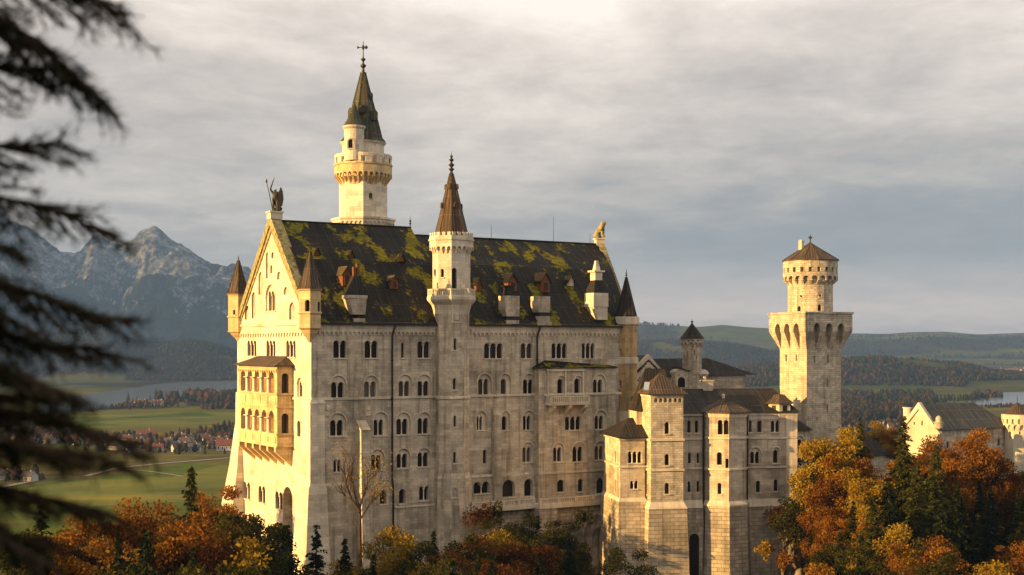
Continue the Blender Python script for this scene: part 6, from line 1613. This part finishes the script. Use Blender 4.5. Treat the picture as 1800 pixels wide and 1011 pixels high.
# a nearly bare tree against the long front
def bare_tree(px, py0, py1, D, seed):
    base = at(px, py1, D); g = float(H(np.array([base.x]), np.array([D]))[0])
    root = thing('birch_tree', 'nearly bare tree with a few yellow leaves against the long palace front', 'tree', (base.x, D, g), None)
    r = random.Random(seed); mb = MB(); tips = []
    def limb(pts, r0, r1, twigs):
        P = [at(x, y, D+r.uniform(-.8, .8)) for x, y in pts]; n = len(P)
        mb.tube(P, [r0+(r1-r0)*i/(n-1) for i in range(n)], 6)
        for _ in range(twigs):
            t = r.uniform(.25, 1)*(n-1.001); i = int(t); p = P[i].lerp(P[i+1], t-i); d = (P[i+1]-P[i]).normalized()
            for lev in range(3):
                d = (d+Vector((r.uniform(-.6, .6), r.uniform(-.6, .6), r.uniform(-.1, .5)))).normalized(); q = p+d*r.uniform(.7, 1.5); mb.tube([p, q], [.07-.018*lev, .05-.018*lev], 4); p = q
            tips.append(p)
    low = Vector((base.x, D, g-1)); P0 = at(633, 985, D); mb.tube([low, P0], [.40, .34], 7)
    limb([(633, 985), (632, 940), (632, 895)], .34, .26, 2)
    limb([(632, 900), (618, 878), (608, 850), (604, 822)], .27, .06, 12); limb([(632, 895), (622, 865), (618, 838), (622, 812)], .22, .05, 12)
    limb([(618, 878), (606, 872), (599, 860)], .13, .04, 6); limb([(632, 893), (641, 862), (650, 842)], .2, .05, 10); limb([(632, 915), (646, 893), (658, 878)], .16, .05, 10); limb([(608, 850), (612, 832), (614, 820)], .1, .03, 5)
    mb.build('trunk', M['bark'], root)
    rng = np.random.RandomState(seed); off = np.array(root.location)
    tp = np.array([list(q) for q in tips if q.x > at(636, 0, D).x or r.random() < .12]); c = np.repeat(tp, 34, 0)+rng.normal(size=(len(tp)*34, 3))*[.75, .75, .9]-off
    co, fc = quads(c, .27, rng); me = np_mesh('crown', co, fc); set_rnd(me, rng.uniform(0, 1, len(fc)), 4); me.materials.append(M['leaf_gold']); o = bpy.data.objects.new('crown', me); COL.objects.link(o); o.parent = root
bare_tree(632, 825, 985, 194, 4)
# labels that single each tree out
def zone(px, D):
    if px < 395 and D < 240: return 'in the wood left of the lit gable'
    if px < 545: return 'below the lit gable'
    if px < 1140: return 'at the foot of the long palace front'
    if px < 1440: return 'beside the foot of the stone wing'
    return 'on the wooded slope right of the wing' if D < 300 else 'behind the black-roofed low building'
groups_ = {}
for it in placed: groups_.setdefault((it[1], zone(it[2], it[4])), []).append(it)
for (kind, zn_), lst in groups_.items():
    lst.sort(key=lambda q: q[2])
    for k, (o, *_r) in enumerate(lst):
        w = KIND_WORDS[kind]
        if len(lst) == 1: lab = 'the only %s %s' % (w, zn_)
        elif k == 0: lab = 'leftmost %s %s' % (w, zn_)
        else: lab = '%s%s from the left %s' % (ORD[min(k, 19)], w, zn_)
        tag(o, lab, 'tree', 'trees of the castle wood')
for key, lst in PROTO.items():
    for i, p in enumerate(lst):
        if (key, i) not in used:
            for ch in list(p.children): bpy.data.objects.remove(ch)
            bpy.data.objects.remove(p)

# ---- ivy and shrubs on the cliff ----
def shrub(px, py, D, r, leaf, label, seed):
    rng = np.random.RandomState(seed); c = at(px, py, D); root = thing('shrub', label, 'shrub', (c.x, c.y, c.z-r))
    n = int(420*r); v = rng.normal(size=(n, 3)); v /= np.linalg.norm(v, axis=1)[:, None]; v *= (rng.uniform(0, 1, n)**.4)[:, None]*r*[1.1, .9, .9]*(1+.35*np.sin(v[:, :1]*5+seed)); v[:, 2] += r
    co, fc = quads(v, .36, rng); me = np_mesh('leaves', co, fc); set_rnd(me, rng.uniform(.1, .9, len(fc)), 4); me.materials.append(M[leaf]); o = bpy.data.objects.new('leaves', me); COL.objects.link(o); o.parent = root
    mb = MB(); q = root.location
    for k in range(4): a = k*1.6+seed; mb.tube([q-ZU*.3, q+Vector((math.cos(a)*r*.5, math.sin(a)*r*.4, r*1.1))], [.06, .02], 4)
    mb.build('stems', M['bark'], root)
for i, a in enumerate([(1372, 905, 212, 1.9, 'leaf_russet', 'russet shrub on top of the cliff under the wing'), (1392, 945, 208, 1.7, 'leaf_olive', 'olive shrub clinging halfway down the cliff under the wing'), (1345, 965, 207, 1.5, 'leaf_gold', 'golden shrub low on the left of the cliff under the wing'), (1378, 985, 206, 1.6, 'leaf_orange', 'orange shrub low on the cliff under the wing'),
    (1410, 915, 213, 2.0, 'leaf_olive', 'olive shrub at the right top corner of the cliff'), (1025, 908, 212, 1.4, 'leaf_olive', 'olive shrub hanging below the terrace slab'), (845, 908, 208, 2.2, 'leaf_russet', 'russet shrub between the stair tower and the terrace'), (870, 902, 210, 1.8, 'leaf_olive', 'olive shrub directly under the terrace balustrade')]): shrub(*a, 100+i)

# ================================================================== FAR WOODS (uncountable) and hedgerow trees
def blob_template(conifer):
    if conifer:
        n = 5; v = []; f = []
        for r, z in ((1.0, .12), (.62, .5)): 
            b = len(v); v += [(r*math.cos(2*PI*i/n+z*3), r*math.sin(2*PI*i/n+z*3), z) for i in range(n)]+[(0, 0, z+.5)]
            f += [(b+i, b+(i+1) % n, b+n) for i in range(n)]
        return np.array(v), np.array(f)
    p = (1+5**.5)/2; v = np.array([(-1, p, 0), (1, p, 0), (-1, -p, 0), (1, -p, 0), (0, -1, p), (0, 1, p), (0, -1, -p), (0, 1, -p), (p, 0, -1), (p, 0, 1), (-p, 0, -1), (-p, 0, 1)])/1.9
    f = np.array([(0, 11, 5), (0, 5, 1), (0, 1, 7), (0, 7, 10), (0, 10, 11), (1, 5, 9), (5, 11, 4), (11, 10, 2), (10, 7, 6), (7, 1, 8), (3, 9, 4), (3, 4, 2), (3, 2, 6), (3, 6, 8), (3, 8, 9), (4, 9, 5), (2, 4, 11), (6, 2, 10), (8, 6, 7), (9, 8, 1)])
    v[:, 2] = v[:, 2]*.5+.5
    V = []; Fs = []
    for k, (ox, oy, oz, s) in enumerate(((0, 0, .2, .8), (.5, .2, .1, .55), (-.42, .38, .05, .5), (.05, -.5, .0, .55))):
        V.append(v*s+np.array((ox, oy, oz))); Fs.append(f+12*k)
    return np.concatenate(V), np.concatenate(Fs)
def scatter(name, xs, ys, hs, seed, con_frac, tint=(0., 1.)):
    rng = np.random.RandomState(seed); n = len(xs); con = rng.uniform(0, 1, n) < con_frac
    V = []; Fc = []; T = []; off = 0
    z = H(xs, ys)
    for flag in (True, False):
        tv, tf = blob_template(flag); ii = np.where(con == flag)[0]
        if len(ii) == 0: continue
        k = len(tv); R = hs[ii]*(.2 if flag else .36); jit = rng.uniform(.72, 1.28, (len(ii), k, 1))
        a = rng.uniform(0, 2*PI, len(ii)); ca, sa = np.cos(a)[:, None], np.sin(a)[:, None]
        X = (tv[None, :, 0]*ca-tv[None, :, 1]*sa)*R[:, None]; Y_ = (tv[None, :, 0]*sa+tv[None, :, 1]*ca)*R[:, None]; Zz = tv[None, :, 2]*hs[ii][:, None]
        P = np.stack([X, Y_, Zz], -1)*np.concatenate([jit, jit, np.ones_like(jit) if flag else rng.uniform(.85, 1.12, jit.shape)], -1)
        P += np.stack([xs[ii], ys[ii], z[ii]-.3], -1)[:, None, :]
        V.append(P.reshape(-1, 3)); Fc.append((tf[None]+(off+np.arange(len(ii))*k)[:, None, None]).reshape(-1, 3)); off += len(ii)*k
        base = rng.uniform(tint[0], tint[1]*.45, len(ii)) if flag else rng.uniform(tint[0]*.5+tint[1]*.25, tint[1], len(ii))
        T.append(np.repeat(base, len(tf))+rng.uniform(-.06, .06, len(ii)*len(tf)))
    me = np_mesh(name, np.concatenate(V), np.concatenate(Fc)); set_rnd(me, np.clip(np.concatenate(T), 0, 1), 3); me.materials.append(M['far_wood'])
    o = bpy.data.objects.new(name, me); COL.objects.link(o); o['kind'] = 'stuff'; return o
def pick(n, px0, px1, y0, y1, seed, thr=.5):
    rng = np.random.RandomState(seed); y = rng.uniform(y0, y1, n); px = rng.uniform(px0, px1, n); x = (px-900)/F*y
    h = H(x, y); k = (wooded(x, y, h) > thr) & ~in_lake(x, y); return x[k], y[k], rng.uniform(8, 15, k.sum())
scatter('hill_wood', *pick(15000, -120, 760, 4050, 5000, 1, .45), 1, .62, (0, .8))
scatter('hill_wood', *pick(15000, 1180, 1950, 3050, 4100, 2, .45), 2, .5, (0, .85))
scatter('hill_wood', *pick(9000, 1050, 1560, 4900, 6000, 3, .45), 3, .6, (0, .7))
scatter('plain_wood', *pick(14000, 1380, 1950, 1000, 3000, 4), 4, .5, (.0, .85))
x, y, h = pick(1500, -80, 500, 1350, 2300, 5); scatter('plain_wood', x, y, h*.75, 5, .3, (.1, 1))
x, y, h = pick(9000, 1050, 1950, 6000, 9000, 6); scatter('hill_wood', x, y, h*1.3, 6, .6, (0, .5))
rng = np.random.RandomState(8)
def shore(pts, n, w, hh, name, seed, con):
    P = np.array([(((px-900)/F*(LZ/((HY-py)/F))), LZ/((HY-py)/F)) for px, py in pts]); r = np.random.RandomState(seed); s = r.uniform(0, len(P)-1.001, n); i = s.astype(int); f = (s-i)[:, None]
    q = P[i]*(1-f)+P[i+1]*f+r.normal(size=(n, 2))*w; scatter(name, q[:, 0], q[:, 1], r.uniform(*hh, n), seed, con, (.15, 1))
shore([(85, 723), (200, 718), (270, 710), (330, 704), (420, 698)], 230, 16, (5, 10), 'shore_grove', 21, .3)
shore([(320, 703), (350, 702), (380, 704), (408, 706)], 170, 45, (12, 24), 'shore_grove', 22, .45)
shore([(380, 716), (420, 716)], 45, 20, (8, 14), 'shore_grove', 24, .2)
shore([(1630, 709), (1680, 705), (1700, 703), (1735, 698), (1745, 695)], 110, 13, (8, 17), 'shore_grove', 23, .6)
shore([(1715, 716), (1800, 715), (1900, 718)], 130, 14, (4, 8), 'shore_grove', 25, .2)
# ================================================================== VILLAGE HOUSES
def house(label, roof_m, w=9.5, l=13.0, hw=5.0, hr=4.0, group=None):
    root = thing('house', label, 'house', (0, 0, 0), group); f = Fr((-l/2, -w/2, 0), (1, 0, 0))
    mb = MB()
    mb.prism([Vector((-l/2, -w/2, -1)), Vector((-l/2, w/2, -1)), Vector((-l/2, w/2, hw)), Vector((-l/2, 0, hw+hr-.3)), Vector((-l/2, -w/2, hw))], [Vector((l/2, -w/2, -1)), Vector((l/2, w/2, -1)), Vector((l/2, w/2, hw)), Vector((l/2, 0, hw+hr-.3)), Vector((l/2, -w/2, hw))])
    wl = mb.build('wall', M['render_white'], root)
    mb = MB()
    for s in (-1, 1):
        q = [Vector((-l/2-.8, s*(w/2+.9), hw-.7)), Vector((-l/2-.8, 0, hw+hr)), Vector((-l/2-.8, 0, hw+hr+.25)), Vector((-l/2-.8, s*(w/2+.9), hw-.45))]; mb.prism(q, [p+Vector((l+1.6, 0, 0)) for p in q])
    rf = mb.build('roof', M[roof_m], root)
    mb = MB(); mb.box(Fr((1.5, -.5, 0), (1, 0, 0)), 0, .9, -.9, 0, hw+hr-1, hw+hr+1.2); mb.build('chimney', M['render_white'], rf)
    for i in range(4):
        mb = MB(); a = l*(i+.5)/4-.5; mb.box(f, a, a+1.0, -.02, .06, 1.8, 3.3); mb.build('window', M['pane'], root)
    return root
HP = {}
def village(px, py, kind, s=1.0, yaw=None, lab=None):
    D = VAL/((HY-py)/F)
    for _ in range(8): D = float(H(np.array([(px-900)/F*D]), np.array([D]))[0])/((HY-py)/F)
    if D < 300 or D > 9000: return
    q = at(px, py, D); labs = {'tile_brown': 'small white house with brown roof in the valley village', 'tile_grey': 'small white house with grey roof in the valley village', 'tile_red': 'small white house with red roof in the valley village'}
    key = kind
    if lab is None and key in HP: o = copy_tree(HP[key])
    else:
        o = house(lab or labs[kind], kind, group=None if lab else 'houses of the valley villages')
        if lab is None: HP[key] = o
    o.location = (q.x, D, q.z); o.scale = (s, s, s); o.rotation_euler = (0, 0, yaw if yaw is not None else vr.uniform(-.6, .6)); hs_.append((q.x, D))
vr = random.Random(3); hs_ = []
village(258, 776, 'tile_red', 1.35, .2, 'large house with a bright red roof in the middle of the left village')
village(396, 792, 'tile_red', 1.2, .1, 'long white house with red roof close to the lit gable')
for i in range(34):
    px = vr.uniform(185, 405); py = 783+vr.uniform(-8, 13)-abs(px-300)*.01; village(px, py, vr.choice(['tile_brown', 'tile_brown', 'tile_grey', 'tile_grey', 'tile_brown', 'tile_brown', 'tile_grey', 'tile_brown', 'tile_grey', 'tile_red']), vr.uniform(.65, .95))
for i in range(22): village(vr.uniform(20, 150), 772+vr.uniform(-8, 10), vr.choice(['tile_brown', 'tile_grey']), vr.uniform(.8, 1.1))
for i in range(5): village(vr.uniform(-20, 60), 842+vr.uniform(-6, 6), vr.choice(['tile_brown', 'tile_grey']), .8)
for i in range(8): village(vr.uniform(240, 290), 712+vr.uniform(-2, 2), 'tile_brown', 1.0)
for i in range(26): village(vr.uniform(1715, 1800), 752+vr.uniform(-8, 16), vr.choice(['tile_red', 'tile_brown', 'tile_grey']), vr.uniform(.9, 1.3))
for i in range(6): village(vr.uniform(1555, 1600), 752+vr.uniform(-5, 10), vr.choice(['tile_brown', 'tile_grey']), vr.uniform(.8, 1.1))
for i in range(14): village(vr.uniform(1240, 1360), 668+vr.uniform(-5, 10), vr.choice(['tile_brown', 'tile_grey', 'tile_red']), vr.uniform(1.2, 1.9))
for i in range(16): village(vr.uniform(1740, 1830), 657+vr.uniform(-4, 4), vr.choice(['tile_brown', 'tile_red']), vr.uniform(1.6, 2.2))
# garden trees between the houses
hx = np.array(hs_); rng = np.random.RandomState(31); k = rng.randint(0, len(hx), 420)
q = hx[k]+rng.normal(size=(420, 2))*[22, 26]; keep = np.hypot(q[:, 0:1]-hx[:, 0], q[:, 1:2]-hx[:, 1]).min(1) > 7
q = q[keep]; scatter('village_trees', q[:, 0], q[:, 1], rng.uniform(5, 12, len(q)), 31, .25, (.2, 1))

# visitors in the court by the wing
for i, (px_, cl) in enumerate(((1397, 'cloth_blue'), (1405, 'cloth_dark'), (1412, 'cloth_red'))):
    q = at(px_, HY, 224+i*1.5); person(q.x, q.y, -24.4, i*1.3, '%s walking in the court right of the stone wing' % ('visitor in blue', 'visitor in dark clothes', 'visitor in a red jacket')[i], cl)

# ================================================================== NEAR SPRUCE at the left edge
NT = thing('spruce_tree', 'dark out-of-focus spruce close by, reaching in from the left edge', 'tree', (-4.6, 3.4, -9.0))
mb = MB(); mb.tube([(-4.6, 3.4, -12), (-4.6, 3.4, -4), (-4.55, 3.42, 2), (-4.5, 3.4, 7)], [.34, .3, .22, .1], 10); mb.build('trunk', M['bark'], NT)
def spray(branches, name, leaf, seed, needle=.035, woody=True):
    rng = np.random.RandomState(seed); cen = []; ax = []; mb = MB()
    def twig(p0, d0, ln, lev, rad):
        n = max(3, int(ln/.03)); p = np.array(p0, float); d = np.array(d0, float); path = [Vector(p)]
        for i in range(n):
            d = d+rng.normal(size=3)*.05+np.array((0, 0, -.012)); d /= np.linalg.norm(d); p = p+d*ln/n; path.append(Vector(p))
            f = i/n
            for q in range(3 if lev else 2):
                a = rng.normal(size=3); a -= a.dot(d)*d; a /= np.linalg.norm(a)+1e-9; v = d*.75+a*.75; v /= np.linalg.norm(v); cen.append(p+a*.004+d*rng.uniform(-.02, .02)); ax.append(v)
            if lev < 2 and rng.uniform() < (.95 if lev == 0 else .42) and f > .06:
                for sg in ((-1, 1) if lev == 0 else (rng.choice([-1, 1]),)):
                    sd_ = np.cross(d, (0, .25, 1.0)); sd_ /= np.linalg.norm(sd_); v = d*.72+sd_*sg*.62+np.array((0, 0, -.22+rng.normal()*.1)); v /= np.linalg.norm(v)
                    twig(p, v, ln*(.42 if lev == 0 else .45)*(1.05-f*.75)*rng.uniform(.7, 1.2), lev+1, rad*.5)
        mb.tube(path, [rad*(1-.8*i/len(path)) for i in range(len(path))], 4)
    for (s, e, sc) in branches:
        s, e = np.array(s), np.array(e); twig(s, (e-s)/np.linalg.norm(e-s)+np.array((0, 0, .05)), np.linalg.norm(e-s), 0, .014*sc)
    cen = np.array(cen); ax = np.array(ax); n = len(cen); b = rng.normal(size=(n, 3)); b -= (ax*b).sum(1)[:, None]*ax; b /= np.linalg.norm(b, axis=1)[:, None]
    s = needle*rng.uniform(.7, 1.25, n)[:, None]; co = np.stack([cen-b*s*.05, cen+b*s*.05, cen+ax*s], 1).reshape(-1, 3)-np.array(NT.location)
    me = np_mesh('needles', co, np.arange(3*n).reshape(n, 3)); set_rnd(me, rng.uniform(.2, .8, n), 3); me.materials.append(M[leaf])
    br = mb.build('branch', M['bark'], NT)
    o = bpy.data.objects.new('needles', me); COL.objects.link(o); o.parent = br
    return n
def nb(px0, py0, px1, py1, D0, D1): return (tuple(at(px0, py0, D0)), tuple(at(px1, py1, D1)), 1.0)
spray([nb(-260, -60, 205, 8, 3.3, 3.1)], 'b', 'needle', 1)
spray([nb(-260, 120, 118, 108, 3.2, 3.2)], 'b', 'needle', 3)
spray([nb(-260, 320, 105, 288, 3.3, 3.2)], 'b', 'needle', 5); spray([nb(-220, 330, 190, 372, 3.2, 3.6)], 'b', 'needle', 6)
spray([nb(-260, 455, 200, 500, 3.1, 3.5)], 'b', 'needle', 7); spray([nb(-250, 540, 205, 545, 3.2, 3.4)], 'b', 'needle', 8)
spray([nb(-260, 600, 140, 615, 3.0, 3.0)], 'b', 'needle', 9); spray([nb(-240, 700, 235, 715, 3.0, 3.3)], 'b', 'needle', 10)
spray([nb(-250, 770, 210, 800, 2.9, 3.1)], 'b', 'needle', 11); spray([nb(-260, 830, 190, 870, 3.0, 3.2)], 'b', 'needle', 12)

spray([nb(-250, 380+34*k, 20+((k*53) % 130), 420+32*k+((k*37) % 40), 2.9+.12*(k % 6), 2.9+.1*(k % 5)) for k in range(0, 17, 3)], 'b', 'needle', 40)
spray([nb(-250, 900, 110, 960, 3.0, 3.1)], 'b', 'needle', 15)
spray([nb(-220, -110, 205, -12, 3.2, 3.1)], 'b', 'needle', 51)
# the tree's own crown outside the frame, which keeps these boughs in shade
rng = np.random.RandomState(90); n = 9000; a = rng.uniform(0, 2*PI, n); z = rng.uniform(-7, 7, n); r = 1.9*np.sqrt(rng.uniform(0, 1, n))*(1.15-z*.05)
cen = np.stack([-4.9+r*np.cos(a), 2.3+r*np.sin(a)*1.2, z-r*.25], -1); k = (cen[:, 0] < cen[:, 1]*-.56-.5) | (cen[:, 1] < .2); cen = cen[k]; co, fc = quads(cen, .32, rng)
me = np_mesh('crown', co-np.array(NT.location), fc); set_rnd(me, rng.uniform(.1, .6, len(fc)), 4); me.materials.append(M['needle']); o = bpy.data.objects.new('crown', me); COL.objects.link(o); o.parent = NT

# ================================================================== AIR
m = bpy.data.materials.new('haze'); m.use_nodes = True; t = m.node_tree; t.nodes.clear()
out = N(t, 'ShaderNodeOutputMaterial'); pv = N(t, 'ShaderNodeVolumePrincipled'); pv.inputs['Color'].default_value = (.27, .48, .98, 1); pv.inputs['Density'].default_value = 5.5e-5; pv.inputs['Anisotropy'].default_value = .0
L(t, pv.outputs[0], out.inputs['Volume'])
mb = MB(); f = Fr((0, 0, 0), (1, 0, 0)); mb.box(f, -9500, 19500, -13800, 260, VAL-14, 940); o = mb.build('haze', m); o['kind'] = 'stuff'
